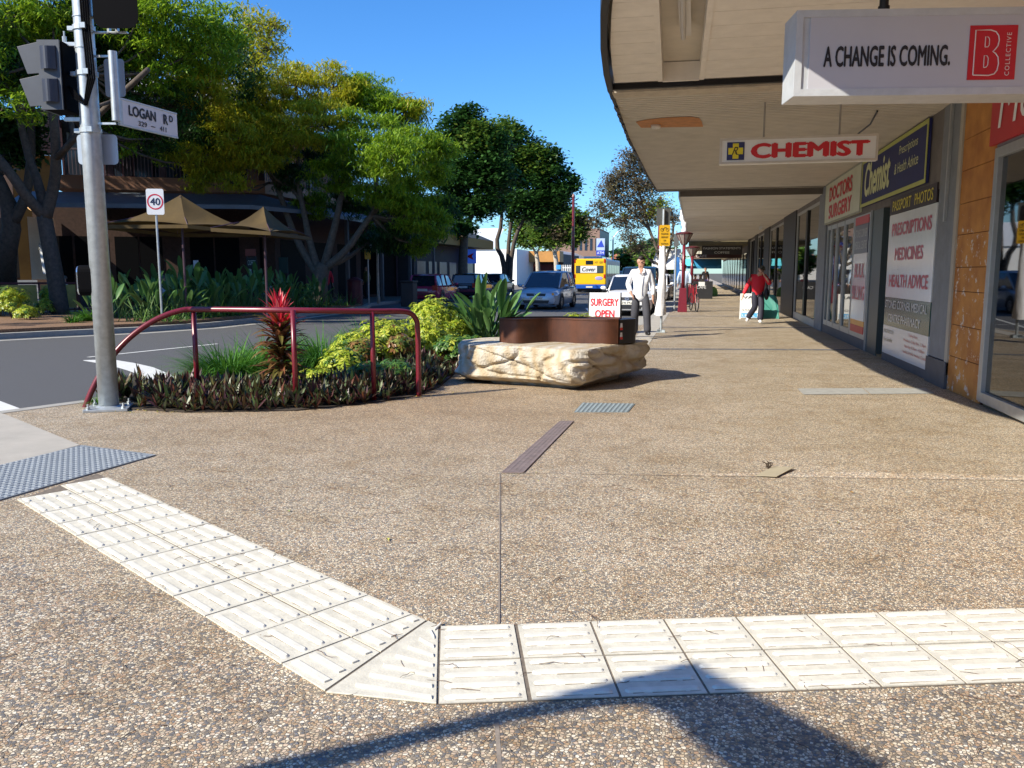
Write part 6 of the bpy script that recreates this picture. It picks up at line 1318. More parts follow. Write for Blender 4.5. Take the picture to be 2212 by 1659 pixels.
# menu boards
def wallboard(name, label, px0, py0, px1, py1, D, m, txt=None, tm=None):
    a = AY(px0, py1, D); b = AY(px1, py1, D); t = thing(name, label, 'sign', (a.x, D, a.z)); z1 = AY(px0, py0, D).z; MB().b2((a.x, D, a.z), (b.x, D + .04, z1)).build('board', m, t, w=True)
    if txt:
        h = z1 - a.z
        for i, tx in enumerate(txt): text(tx, tm, t, (a.x + (b.x - a.x) * .12, D, a.z + h * (.62 - .42 * i)), Rx, UPV, (b.x - a.x) * (.76 if i == 0 else .35), h * .24)
    mb = MB(); mb.b2((a.x + .02, D + .045, 0), (a.x + .06, D + .08, a.z + .1)); mb.b2((b.x - .06, D + .045, 0), (b.x - .02, D + .08, a.z + .1)); mb.build('leg', plum, t, w=True)
chalk = mat('chalk', (.45, .55, .50), .8)
wallboard('menu_board', 'black chalkboard reading COFFEE on the cafe front', 534, 556, 556, 600, 31, mat('chalkboard', (.02, .022, .022), .6), ['COFFEE', '3'], chalk)
wallboard('menu_board', 'small reddish poster above the COFFEE chalkboard', 530, 538, 552, 553, 31.1, mat('poster_redbrown', (.25, .06, .04), .6))
wallboard('menu_board', 'dim green chalkboard behind the wide tree trunk', 603, 556, 622, 590, 33, mat('chalkboard_green', (.02, .06, .05), .6))
wallboard('paper_notice', 'small white notice with a red mark on the cafe pier', 418, 562, 428, 580, 30, rsign)
# bin
t = thing('wheelie_bin', 'dark bin standing at the kerb beside the maroon wagon', 'bin', G(884, 662)); B0 = t.location; mb = MB(); mb.box((B0.x, B0.y, .5), (.55, .6, 1.0)); mb.build('body', mat('bin_dark', (.02, .012, .012), .6), t, w=True, bevel=.04); mb = MB(); mb.box((B0.x, B0.y, 1.04), (.6, .68, .08)); mb.build('lid', mat('bin_dark', (0, 0, 0)), t, w=True, bevel=.02)
t = thing('litter_bin', 'maroon slatted litter bin among the far shrubs', 'bin', G(768, 660)); B0 = t.location; mb = MB(); mb.lathe([(.32, 0), (.32, 1.0), (.30, 1.05)], B0, 16); mb.build('body', fm, t, w=True); mb = MB(); mb.lathe([(.36, 1.05), (.34, 1.1), (.1, 1.22), (0, 1.23)], B0, 16); mb.build('lid', fm, t, w=True)
lt = thing('street_lamp', 'short street lamp with a funnel shade in front of the far dark columns', 'street lamp', G(858, 640)); B0 = lt.location; z = zat(B0, 517); mb = MB(); mb.tube([B0, (B0.x, B0.y, z - .5)], .06, 8); mb.build('pole', plum, lt, w=True); mb = MB(); mb.lathe([(.08, z - .5), (.42, z - .05), (.4, z)], B0, 14); mb.build('lamp_shade', mat('lamp_glass', (.22, .22, .2), .5), lt, w=True)
# planting on the far verge
spots = [(-18.9, 15.6, 1.5, 'bird of paradise plant nearest the left edge, two tall leaves before the fence'), (-18.0, 17.4, 1.45, 'dark fan-leaved plant at the foot of the leaning tree'), (-15.6, 19.4, 1.25, 'bird of paradise plant just right of the signal pole'),
 (-15.2, 20.8, 1.5, 'bird of paradise plant between the signal pole and the 40 sign'), (-14.7, 21.6, 1.25, 'bird of paradise plant at the foot of the 40 sign'), (-15.4, 22.8, 1.7, 'tall bird of paradise plant just right of the 40 sign'), (-14.5, 23.0, 1.3, None), (-15.2, 24.2, 1.5, None), (-14.5, 24.6, 1.35, None),
 (-15.6, 25.6, 1.7, None), (-14.6, 26.2, 1.4, None), (-15.4, 27.2, 1.6, 'bird of paradise plant in front of the wide forking trunk'), (-14.4, 27.6, 1.3, None), (-15.0, 28.8, 1.4, None), (-14.5, 30.0, 1.2, None), (-15.1, 31.2, 1.1, None), (-16.6, 21.4, 1.45, None), (-16.8, 23.4, 1.5, None), (-16.9, 25.5, 1.5, None)]
protos = [paddle_plant('x', (0, 0, -50), 26, 1.0, .75, .38, .12, 31 + k, 'bird of paradise plants along the far verge') for k in range(3)]
for k, (x, y, h, lab) in enumerate(spots):
    src = protos[k % 3]
    c = src if k < 3 else copy_tree(src)
    c.location = (x, y, .08); c.rotation_euler = (0, 0, k * 2.1); c.scale = (h, h, h); c['group'] = 'bird of paradise plants along the far verge'
    c['label'] = lab or 'dark bird of paradise plant in the shaded row behind the rail'
shrub('bright yellow-green shrub at the far left on the mulch', [(*G(30, 693).xy, .5, .5, .5), (*G(5, 690).xy, .4, .45, .4), (*G(60, 697).xy, .25, .35, .25)], [yel_m, grn_m], 61, 260, .10)
shrub('small bright yellow-green shrub further back on the mulch at the left', [(*G(110, 680).xy, .5, .38, .5), (*G(96, 686).xy, .3, .3, .3)], [yel_m, grn_m], 62, 300, .09)
shrub('low green-yellow shrub at the right edge of the signal pole', [(*G(262, 690).xy, .35, .3, .3), (*G(330, 690).xy, .3, .4, .25)], [grn_m, yel_m], 63, 300, .08)
tuft('bright green grass tuft by the far kerb left of the signal pole', (*G(190, 700).xy, .08), 260, .45, .5, 64, w=.03)
tuft('grass tuft on the mulch just left of the signal pole', (*G(158, 704).xy, .08), 120, .3, .4, 65, w=.03)
r = random.Random(5); mb = MB()
for k in range(2600):
    x = r.uniform(-17.6, -13.7); y = r.uniform(19.5, 32.5); 
    if x < -14 - (22 - y) * .6 and y < 22: continue
    blade(mb, (x, y, .08), r.uniform(0, 6.28), R(r.uniform(35, 88)), r.uniform(.35, .9), .035, r.uniform(.3, 1.6), 3, 0, 0, 0, 'blade')
tag(mb.build('verge_undergrowth', grn_m), 'dark undergrowth filling the shaded far verge', 'ground cover', None, 'stuff')
# ---------------- trees ----------------
bark_d = mat('bark_dark', (0.085, 0.065, 0.05), .9, var=.35, vs=9, bump=.8, bs=30)
bark_g = mat('bark_grey', (0.12, 0.098, 0.075), .9, var=.3, vs=9, bump=.6, bs=30)
bark_p = mat('bark_pale', (0.42, 0.37, 0.30), .9, var=.3, vs=9, bump=.4, bs=30)
def tree(name, label, base, trunk, blobs, leafm, barkm, seed, n=14000, size=.16, asp=.28, droop=.5, cl=46, sig=.26, r0=.2, sub=26, group='street trees', flatz=.55):
    rg = np.random.default_rng(seed); r = random.Random(seed); base = Vector(base); t = thing(name, label, 'tree', base, 0, group)
    mb = MB()
    # trunk: list of polylines (absolute points) with start radii
    tips = []
    for pts, ra, rb in trunk:
        p = smooth_path([Vector(q) for q in pts], 1) if len(pts) > 2 else [Vector(q) for q in pts]; k = len(p); mb.tube(p, [ra + (rb - ra) * i / (k - 1) for i in range(k)], 9); tips.append((p[-1], rb)); 
        if k > 3: tips.append((p[k // 2], (ra + rb) / 2))
    bl = [(Vector(b[0]), b[1], b[2] if len(b) > 2 else 0) for b in blobs]
    CC = []; LV = []
    for c, rad, mi in bl:
        tp = min(tips, key=lambda q: (q[0] - c).length); a = tp[0]; mid = a.lerp(c, .5) + Vector((r.uniform(-.1, .1), r.uniform(-.1, .1), -.12)) * (c - a).length
        mb.tube(smooth_path([a, mid, c], 1), [tp[1] * .75, tp[1] * .65, tp[1] * .55, tp[1] * .4, .03][:len(smooth_path([a, mid, c], 1))] if False else [tp[1] * .75 - (tp[1] * .75 - .025) * i / (len(smooth_path([a, mid, c], 1)) - 1) for i in range(len(smooth_path([a, mid, c], 1)))], 6)
        k = max(6, int(cl)); d = rg.normal(size=(k, 3)); d /= np.linalg.norm(d, axis=1)[:, None]; u = (0.35 + 0.65 * rg.random(k) ** .5)[:, None]; cc = np.array(c)[None] + d * u * rad * np.array([1, 1, .82])[None]
        CC.append((cc, mi))
        for q in cc[:sub]:
            q = Vector(q); m_ = c.lerp(q, .5) + Vector((r.uniform(-.1, .1), r.uniform(-.1, .1), .1)) * rad; mb.tube([c, m_, q], [.022, .014, .006], 4, cap=False)
    mb.build('trunk', barkm, t, w=True, smooth=True)
    tot = sum((b[1] ** 2) for b in bl); V = []; F = []; MI = []; off = 0
    for (cc, mi), (c, rad, _) in zip(CC, bl):
        m_ = int(n * rad ** 2 / tot); idx = rg.integers(0, len(cc), m_); ctr = cc[idx] + rg.normal(size=(m_, 3)) * np.array([sig, sig, sig * flatz]) * (rad ** .4)
        az = rg.random(m_) * 6.283; el = rg.normal(-droop * .5, .35, m_); d = np.stack([np.cos(az) * np.cos(el), np.sin(az) * np.cos(el), np.sin(el)], 1)
        up = np.stack([rg.normal(0, .35, m_), rg.normal(0, .35, m_), np.ones(m_)], 1); s = np.cross(d, up); s /= np.linalg.norm(s, axis=1)[:, None]
        L = (size * (0.6 + .8 * rg.random(m_)))[:, None]; w = L * asp; p0 = ctr - d * L * .5; p2 = ctr + d * L * .5 - np.array([0, 0, 1]) * L * .18 * droop; pm = ctr + np.array([0, 0, 1]) * L * .05
        q = np.stack([p0, pm + s * w, p2, pm - s * w], 1).reshape(-1, 3); V.append(q); F.append(np.arange(m_ * 4).reshape(-1, 4) + off); off += m_ * 4; MI.append(np.full(m_, mi))
    npmesh('crown', np.concatenate(V), np.concatenate(F), leafm, t, w=True, mi=np.concatenate(MI)); return t
def BL(px, py, Y, rpx, mi=0):
    p = AY(px, py, Y); d = (p - _E).dot(_F); return (p, rpx * d / FP, mi)
def TP(px, py, Y): return AY(px, py, Y)
feath = leafmat('feathery_green', [(0.09, 0.19, 0.012), (0.20, 0.34, 0.018), (0.34, 0.48, 0.03), (0.13, 0.25, 0.015)], .4)
feathy = leafmat('feathery_gold', [(0.34, 0.34, 0.02), (0.50, 0.48, 0.025), (0.26, 0.35, 0.02), (0.52, 0.40, 0.03)], .4)
darkl = leafmat('dark_evergreen', [(0.02, 0.06, 0.015), (0.035, 0.10, 0.02), (0.06, 0.15, 0.03)], .3)
midl = leafmat('mid_green_leaf', [(0.06, 0.14, 0.02), (0.12, 0.22, 0.03), (0.20, 0.26, 0.04)], .35)
purp = leafmat('purple_seed_leaf', [(0.16, 0.11, 0.10), (0.20, 0.17, 0.09), (0.12, 0.11, 0.06), (0.24, 0.20, 0.12)], .35)
# big tree on the left
b0 = G(132, 684); yb0 = b0.y
tree('street_tree', 'large dark forking street tree leaning over the left of the picture', b0,
 [([b0, TP(120, 600, yb0), TP(105, 520, yb0), TP(95, 465, yb0)], .28, .22), ([TP(95, 465, yb0), TP(60, 430, yb0 - .5), TP(20, 370, yb0 - 1), TP(-40, 300, yb0 - 1)], .2, .12), ([TP(98, 470, yb0), TP(118, 400, yb0), TP(122, 330, yb0 - .5), TP(112, 220, yb0 - 1), TP(100, 120, yb0 - 1)], .2, .09),
  ([TP(98, 470, yb0), TP(85, 400, yb0), TP(55, 320, yb0), TP(30, 180, yb0)], .18, .08), ([TP(120, 350, yb0), TP(160, 300, yb0), TP(150, 240, yb0), TP(190, 160, yb0)], .10, .06), ([TP(122, 340, yb0 - .5), TP(220, 240, yb0 - 1), TP(320, 150, yb0 - 2)], .10, .07)],
 [BL(20, 40, 22, 75), BL(110, 30, 23, 80), BL(210, 40, 24, 85, 2), BL(300, 40, 24, 85), BL(390, 30, 25, 80), BL(-40, 160, 21, 80), BL(40, 150, 22, 60, 2), BL(130, 140, 24, 70, 2), BL(240, 140, 25, 80, 2), BL(340, 140, 25, 85, 0), BL(430, 110, 26, 75, 0), BL(280, 235, 25, 60, 2), BL(370, 230, 26, 60, 2), BL(60, 235, 20, 40, 0), BL(480, 60, 27, 60), BL(440, 190, 27, 70, 1), BL(400, 300, 28, 50, 2), BL(450, 290, 29, 55, 2), BL(430, 350, 28, 34, 1), BL(360, 330, 27, 30, 0), (Vector((-24, 26.5, 9)), 1.7, 2), (Vector((-22, 27.5, 9.6)), 1.7, 2), (Vector((-20, 28, 9.2)), 1.7, 2), (Vector((-17.6, 29, 9.0)), 1.6, 2), BL(200, 230, 25, 50, 2), BL(170, 90, 24, 60, 2), BL(250, 300, 25, 45, 0), BL(340, 300, 26, 40, 2)],  # clumps given in metres are added to shade the upper cafe front
 [feath, feathy, darkl], bark_d, 71, 62000, .20, .13, .9, 46, .24, flatz=.35)
b1 = Vector((-19.5, 22.0, .05))
tree('street_tree', 'second dark trunk crowding the left edge behind the leaning tree', G(20, 668), [([G(20, 668), TP(10, 560, 24), TP(30, 470, 24), TP(-10, 380, 24)], .4, .22), ([TP(28, 480, 24), TP(60, 420, 24), TP(70, 300, 24), TP(60, 150, 24)], .2, .08)],
 [BL(30, 280, 25, 45, 0), BL(-10, 120, 25, 70), BL(90, 90, 26, 60), BL(40, 330, 25, 30)], [darkl, feath], bark_d, 72, 12000, .24, .3, .6, 40, .35)
# sparse golden twigs behind
bt = AY(560, 620, 36); bt.z = 0
tree('street_tree', 'thin sparse tree with golden leaf tips against the sky', bt, [([bt, TP(555, 400, 36), TP(550, 250, 36), TP(545, 150, 36)], .14, .06)],
 [BL(540, 60, 36, 50), BL(575, 110, 36, 38), BL(520, 110, 36, 40), BL(590, 60, 36, 25), BL(555, 160, 36, 40)], [feathy], bark_g, 73, 3800, .22, .16, .8, 40, .3, sub=40)
# golden and green feathery tree
Y2 = 29; b2_ = AX(690, 640, -14.9); b2_.z = 0.05; Y2 = b2_.y
tree('street_tree', 'wide feathery tree, golden at the left and bright green at the right, forking low', b2_,
 [([b2_, TP(692, 600, Y2), TP(700, 570, Y2)], .34, .28), ([TP(690, 600, Y2), TP(640, 520, Y2), TP(612, 440, Y2), TP(590, 380, Y2), TP(540, 320, Y2)], .17, .06), ([TP(690, 590, Y2), TP(668, 520, Y2), TP(655, 450, Y2), TP(640, 380, Y2), TP(650, 300, Y2)], .16, .06),
  ([TP(700, 575, Y2), TP(718, 510, Y2), TP(735, 440, Y2), TP(745, 360, Y2), TP(740, 270, Y2)], .18, .06), ([TP(702, 580, Y2), TP(750, 540, Y2), TP(790, 480, Y2), TP(840, 420, Y2), TP(860, 340, Y2)], .17, .06), ([TP(655, 440, Y2), TP(625, 400, Y2), TP(580, 395, Y2)], .09, .05)],
 [BL(500, 270, Y2 - 2, 62, 1), BL(560, 215, Y2, 62, 1), BL(640, 185, Y2, 62, 1), BL(720, 190, Y2, 62, 1), BL(790, 205, Y2 + 1, 58, 0), BL(850, 255, Y2 + 1, 60, 0), BL(885, 235, Y2 + 1, 35, 1), BL(900, 320, Y2, 58, 0), BL(620, 280, Y2 - 1, 68, 1), BL(700, 270, Y2 - 2, 66, 1),
  BL(790, 300, Y2 - 2, 72, 0), BL(850, 340, Y2 - 3, 66, 0), BL(560, 330, Y2 - 2, 58, 1), BL(470, 350, Y2 - 2, 52, 1), BL(520, 300, Y2 - 3, 48, 1), BL(730, 375, Y2, 60, 0), BL(820, 410, Y2 - 1, 60, 0), BL(900, 420, Y2 + 1, 52, 0), BL(940, 370, Y2 + 2, 42, 0), BL(620, 380, Y2, 42, 2), BL(430, 390, Y2 - 3, 30, 1), BL(500, 395, Y2 - 3, 26, 1), BL(580, 300, Y2 + 2, 50, 2), BL(700, 340, Y2 + 2, 55, 2), BL(400, 330, Y2 - 4, 30, 1), BL(960, 320, Y2 + 1, 30, 0), BL(950, 450, Y2 + 2, 38, 2), BL(680, 440, Y2 + 1, 40, 0), BL(760, 440, Y2 + 1, 40, 2), BL(860, 480, Y2 + 1, 46, 2), BL(890, 460, Y2, 50, 0), BL(935, 485, Y2 + 1, 42, 0), BL(850, 520, Y2 + 2, 36, 2), BL(905, 530, Y2 + 2, 30, 0), BL(920, 500, Y2 + 4, 40, 2), BL(800, 520, Y2 + 3, 30, 2)],
 [feath, feathy, darkl], bark_g, 74, 105000, .22, .10, .9, 44, .24, sub=24, flatz=.28)
# dark green trees further on
b3_ = AX(1000, 640, -14.9); b3_.z = 0; Y3 = b3_.y
tree('street_tree', 'dense dark green tree with a single pale trunk beyond the feathery tree', b3_, [([b3_, TP(1000, 560, Y3), TP(1003, 500, Y3)], .34, .26), ([TP(1003, 500, Y3), TP(985, 440, Y3), TP(990, 350, Y3)], .18, .08), ([TP(1003, 500, Y3), TP(1040, 420, Y3), TP(1050, 340, Y3)], .18, .08)],
 [BL(990, 280, Y3, 42), BL(960, 320, Y3, 40), BL(1035, 300, Y3, 46, 1), BL(950, 380, Y3, 40), BL(1010, 370, Y3, 55), BL(1060, 380, Y3, 50), BL(975, 440, Y3, 42), BL(1040, 440, Y3, 40), BL(940, 470, Y3, 30), BL(1000, 490, Y3 - 1, 22), BL(1065, 310, Y3, 32), BL(1010, 250, Y3, 26)],
 [darkl, midl], bark_g, 75, 27000, .30, .30, .3, 44, .34, sub=14)
b4_ = AX(1092, 640, -14.3); b4_.z = 0; Y4 = b4_.y
tree('street_tree', 'dense dark green tree on several bare curving trunks', b4_, [([b4_, TP(1088, 560, Y4), TP(1070, 530, Y4), TP(1085, 480, Y4), TP(1080, 420, Y4)], .24, .1), ([b4_ + Vector((.3, 0, 0)), TP(1105, 540, Y4), TP(1125, 480, Y4), TP(1165, 430, Y4)], .22, .09), ([b4_ + Vector((.1, .2, 0)), TP(1097, 540, Y4), TP(1105, 470, Y4), TP(1110, 400, Y4)], .2, .08)],
 [BL(1090, 290, Y4, 40, 1), BL(1120, 320, Y4, 46), BL(1160, 350, Y4, 46, 1), BL(1195, 390, Y4, 42), BL(1100, 370, Y4, 48), BL(1150, 410, Y4, 46), BL(1205, 435, Y4, 34), BL(1190, 340, Y4, 24), BL(1120, 445, Y4, 36), BL(1225, 400, Y4, 24), BL(1170, 465, Y4, 32), BL(1080, 430, Y4, 30)],
 [darkl, midl], bark_d, 76, 27000, .32, .30, .3, 44, .34, sub=18)
for k, (px, Y, xs, top_, lab) in enumerate(((1162, 84, 0, 470, 'small light green street tree with a pale trunk left of the maroon pole'), (1202, 78, 0, 470, 'small olive and brown street tree with a pale forked trunk right of the maroon pole'))):
    b = AY(px, 620, Y); b.z = 0
    tree('street_tree', lab, b, [([b, TP(px, 570, Y), TP(px - 4, 545, Y)], .26, .2), ([TP(px - 4, 548, Y), TP(px - 22, 515, Y), TP(px - 28, 490, Y)], .13, .06), ([TP(px - 4, 548, Y), TP(px + 18, 515, Y), TP(px + 26, 485, Y)], .13, .06)],
     [BL(px - 28, 490, Y, 24), BL(px, 470, Y, 28, 0), BL(px + 28, 480, Y, 28, 0), BL(px + 44, 505, Y, 20, 0), BL(px - 38, 515, Y, 16), BL(px + 8, 500, Y, 22, k), BL(px + 56, 480, Y, 16, 1), BL(px + 30, 520, Y, 14, 0), BL(px - 15, 525, Y, 12, 0)], [midl, purp], bark_p, 77 + k, 9000, .34, .4, .4, 40, .5, sub=14)
# sparse purple tree at the right kerb
b5 = AX(1434, 640, -1.75); b5.z = 0; Y5 = b5.y
tree('street_tree', 'sparse purplish street tree with a few green clusters at the right kerb', b5, [([b5, TP(1434, 600, Y5), TP(1432, 575, Y5)], .2, .16), ([TP(1432, 578, Y5), TP(1418, 535, Y5), TP(1400, 490, Y5), TP(1385, 430, Y5), TP(1372, 380, Y5)], .11, .05), ([TP(1432, 578, Y5), TP(1445, 540, Y5), TP(1456, 500, Y5), TP(1450, 450, Y5)], .10, .05), ([TP(1402, 495, Y5), TP(1375, 472, Y5), TP(1340, 470, Y5), TP(1310, 490, Y5)], .06, .03), ([TP(1400, 490, Y5), TP(1360, 450, Y5), TP(1325, 430, Y5)], .05, .03)],
 [BL(1368, 345, Y5, 32), BL(1395, 355, Y5, 30), BL(1345, 375, Y5, 32), BL(1315, 400, Y5, 26), BL(1375, 395, Y5, 38), BL(1405, 400, Y5, 26), BL(1330, 430, Y5, 34), BL(1375, 440, Y5, 36), BL(1300, 450, Y5, 22), BL(1350, 475, Y5, 26), BL(1395, 470, Y5, 30, 0), BL(1425, 440, Y5, 24, 1), BL(1290, 480, Y5, 18), BL(1365, 515, Y5, 26), BL(1455, 470, Y5, 22), BL(1385, 540, Y5, 20), BL(1442, 520, Y5, 20), BL(1325, 408, Y5, 9, 1), BL(1410, 462, Y5, 16, 1), BL(1350, 465, Y5, 9, 1), BL(1318, 465, Y5, 9, 1)],
 [purp, yel_m], bark_g, 79, 15000, .15, .30, .5, 46, .3, sub=44)
b = AX(818, 655, -14.2); b.z = 0; Y6 = b.y
tree('street_tree', 'slender young street tree with pale bare twigs beside the parking sign', b, [([b, TP(816, 600, Y6), TP(815, 520, Y6)], .07, .05), ([TP(815, 525, Y6), TP(800, 490, Y6), TP(798, 450, Y6)], .04, .02), ([TP(815, 520, Y6), TP(828, 480, Y6), TP(835, 440, Y6)], .04, .02)], [BL(800, 450, Y6, 24), BL(835, 440, Y6, 26), BL(815, 480, Y6, 20)], [feath], bark_p, 80, 1500, .2, .2, .6, 20, .3)
# distant trees
for k, (px, py, rp, Y, m_, lab) in enumerate(((1375, 560, 26, 150, midl, 'distant green tree behind the walking man'), (1400, 545, 26, 165, darkl, 'distant dark tree left of the sign pole'), (1350, 572, 20, 175, midl, 'distant low tree at the end of the street, left of the man'), (1420, 560, 28, 140, midl, 'distant tree behind the sign pole'), (1345, 552, 14, 200, darkl, 'small distant dark tree beside the far street light'))):
    b = AY(px, 620, Y); b.z = 0
    tree('distant_tree', lab, b, [([b, TP(px, py + 5, Y)], .4, .2)], [BL(px, py, Y, rp * .8), BL(px - rp * .6, py + rp * .35, Y, rp * .6), BL(px + rp * .6, py + rp * .3, Y, rp * .6), BL(px, py + rp * .5, Y, rp * .7)], [m_], bark_d, 90 + k, 4200, .9, .45, .2, 30, .9, sub=6, group='distant trees at the end of the street')

# two unseen trees added outside the left edge so their crowns shade the cafe
for k, (x, y, z, rad, lab) in enumerate(((-25.4, 17.6, 9.0, 3.0, 'unseen tree added left of the picture to shade the planted verge'), (-30.5, 18.5, 9.5, 3.8, 'unseen tree added left of the picture to shade the cafe front'))):
    b = Vector((x - .5, y, 0))
    tree('street_tree', lab, b, [([b, (x, y, 3), (x, y, 6)], .3, .2)], [(Vector((x + dx * rad * .6, y + dy * rad * .6, z + dz * rad * .5)), rad * .62, 0) for dx, dy, dz in ((-1, 0, 0), (1, 0, 0), (0, 1, .2), (0, -1, 0), (0, 0, .8), (1.2, 1.2, 0), (-.6, .9, -.6), (.8, -.8, -.5))], [darkl], bark_d, 120 + k, 16000, .34, .4, .6, 50, .4, sub=8)
# ---------------- vehicles ----------------
tyre_m = mat('tyre', (0.015, 0.015, 0.016), .85, var=.1); rim_m = mat('alloy', (0.45, 0.46, 0.48), .3, metal=.8, var=.05); cglass = mat('car_glass', (0.012, 0.02, 0.035), .04, var=0, spec=1.0)
plastic = mat('black_plastic', (0.015, 0.015, 0.017), .5, var=0); lampc = mat('headlamp', (0.62, 0.66, 0.70), .12, var=0, spec=.9); lampo = mat('indicator_amber', (0.9, 0.35, 0.03), .3, var=0); lampr = mat('tail_lamp', (0.45, 0.015, 0.015), .2, var=0); plate_m = mat('number_plate', (0.70, 0.68, 0.60), .5, var=0)
def car(name, label, loc, rz, L, Wd, H, kind, paint_m, belt=.92, front=True, plate='123 ABC', group='cars on the street', seed=0):
    t = thing(name, label, 'car', loc, rz, group); w = Wd / 2
    # stations from the nose (y=-L/2) to the tail: y, top z, bottom z, half width
    y0 = -L / 2
    hood = {'hatch': 1.00, 'wagon': 1.15, 'suv': 1.10, 'sedan': 1.15}[kind]; nose = {'hatch': .70, 'wagon': .68, 'suv': .85, 'sedan': .70}[kind]
    hb = belt * (.98 if kind != 'suv' else 1.03)
    tailz = {'hatch': belt + .06, 'wagon': belt + .04, 'suv': belt + .06, 'sedan': belt + .02}[kind]
    st = [(y0, nose - .10, .28, w * .72), (y0 + .05, nose, .22, w * .84), (y0 + .22, nose + .07, .19, w * .95), (y0 + .6, hb - .06, .18, w), (y0 + hood, hb, .18, w), (0, belt, .18, w), (L / 2 - .8, belt + .02, .18, w), (L / 2 - .25, tailz, .20, w * .96), (L / 2 - .05, tailz - .10, .26, w * .88), (L / 2, tailz - .22, .34, w * .80)]
    mb = MB(); ring = []
    for (y, t_, b, ww) in st:
        h = t_ - b; P = [(0, t_ + .015), (ww * .55, t_ + .008), (ww * .86, t_ - .03), (ww * .965, t_ - .10 if h > .3 else t_ - .05), (ww, b + h * .48), (ww * .985, b + h * .2), (ww * .94, b + .03), (ww * .7, b)]
        ring.append([(p[0], y, p[1]) for p in P] + [(-p[0], y, p[1]) for p in P[::-1][:-1]])
    n = len(ring[0]); V = [p for r_ in ring for p in r_]; F = []
    for i in range(len(ring) - 1):
        for k in range(n): a = i * n + k; b = i * n + (k + 1) % n; F.append((a, a + n, b + n, b))
    F += [tuple(range(n)), tuple(range(len(V) - n, len(V)))[::-1]]; mb.add(V, F); body = mb.build('body', paint_m, t, auto=35)
    # cabin
    roofz = H; wb, wr = w * .93, w * .76
    ya = y0 + hood - .12; yb_ = ya + {'hatch': .95, 'wagon': .80, 'suv': .65, 'sedan': .85}[kind]; ye = L / 2 - {'hatch': .42, 'wagon': .28, 'suv': .22, 'sedan': 1.30}[kind]; yd = L / 2 - {'hatch': .05, 'wagon': .06, 'suv': .06, 'sedan': .55}[kind]
    zb = belt - .03; zr = roofz - .05; ym = (yb_ + ye) / 2
    prof = [(ya, zb, wb * .88), (yb_, zr - .02, wr * .94), (ym, zr + .02, wr), (ye, zr - .02, wr * .93), (yd, zb + .02, wb * .85)]
    lo = [(ya, zb, wb * .88), (yb_, zb, wb), (ym, zb, wb), (ye, zb, wb), (yd, zb, wb * .85)]
    mb = MB(); V = []
    for (y, z, ww), (y2, z2, w2) in zip(prof, lo): V += [(ww, y, z), (-ww, y, z), (w2, y2, z2), (-w2, y2, z2)]
    F = []
    for i in range(4):
        a, b = i * 4, i * 4 + 4; F += [(a, b, b + 1, a + 1), (a + 2, b + 2, b, a), (a + 1, b + 1, b + 3, a + 3)]
    mb.add(V, F); mb.build('windows', cglass, t)
    # roof skin and pillars
    def edge_(i, s, dz=0, dx=0): y, z, ww = prof[i]; return Vector((s * (ww + dx), y, z + dz))
    mb = MB(); rows = [(yb_ - .03, zr - .035, wr * .94), (yb_ + .12, zr + .025, wr * .97), (ym, zr + .05, wr * 1.01), (ye - .12, zr + .025, wr * .97), (ye + .05, zr - .03, wr * .93)]
    V = []; F = []
    for y, z, ww in rows: V += [(-ww - .012, y, z - .05), (-ww * .9, y, z), (0, y, z + .02), (ww * .9, y, z), (ww + .012, y, z - .05)]
    for i in range(4):
        for k in range(4): a = i * 5 + k; F.append((a, a + 1, a + 6, a + 5))
    mb.add(V, F); mb.build('roof', paint_m, t, auto=50)
    mb = MB()
    for s in (1, -1):
        def bar(a, b, r_): mb.tube([a, b], r_, 5)
        bar(Vector((s * wb * .90, ya - .02, zb)), Vector((s * (wr * .95 + .005), yb_ - .02, zr - .02)), .032); bar(Vector((s * wb * .87, yd, zb)), Vector((s * wr * .94, ye + .02, zr - .02)), .06 if kind != 'sedan' else .05)
        for q in (.42,) if kind in ('hatch', 'sedan') else (.34, .70): yy_ = yb_ + (ye - yb_) * q; bar(Vector((s * (wb + .004), yy_ + .05, zb)), Vector((s * (wr + .012), yy_, zr)), .026)
        bar(Vector((s * (wb + .006), ya + .1, zb + .01)), Vector((s * (wb + .006), ye, zb + .01)), .018)
    mb.build('pillars', paint_m, t, smooth=True)
    # wheels
    rw_ = .31 if kind != 'suv' else .36
    for s in (1, -1):
        for yw in (y0 + .78, L / 2 - .74):
            mb = MB(); prf = [(rw_ * .62, -.09), (rw_ * .93, -.095), (rw_, -.06), (rw_, .06), (rw_ * .93, .095), (rw_ * .62, .09)]; V = []; sg_ = 22
            for r_, x in prf:
                for k in range(sg_): a = 2 * math.pi * k / sg_; V.append((s * (w - .085) + x * s, yw + r_ * math.cos(a), rw_ + r_ * math.sin(a)))
            mb.add(V, [(i * sg_ + k, i * sg_ + (k + 1) % sg_, (i + 1) * sg_ + (k + 1) % sg_, (i + 1) * sg_ + k) for i in range(5) for k in range(sg_)]); wh = mb.build('wheel', tyre_m, t, auto=40)
            mb = MB(); mb.disc((s * (w - .01), yw, rw_), (s, 0, 0), rw_ * .64, 20)
            mb.build('rim', rim_m, wh); mb = MB()
            for k in range(7): a = 2 * math.pi * k / 7; mb.disc((s * (w - .006), yw + rw_ * .42 * math.cos(a), rw_ + rw_ * .42 * math.sin(a)), (s, 0, 0), rw_ * .12, 8)
            mb.build('rim_hole', plastic, wh)
            mb = MB(); V = []
            for k in range(15): a = math.pi * (-.06 + 1.12 * k / 14); V += [(s * (w + .004), yw + (rw_ + .075) * math.cos(a), rw_ + (rw_ + .075) * math.sin(a)), (s * (w + .004), yw + (rw_ - .02) * math.cos(a), rw_ + (rw_ - .02) * math.sin(a))]
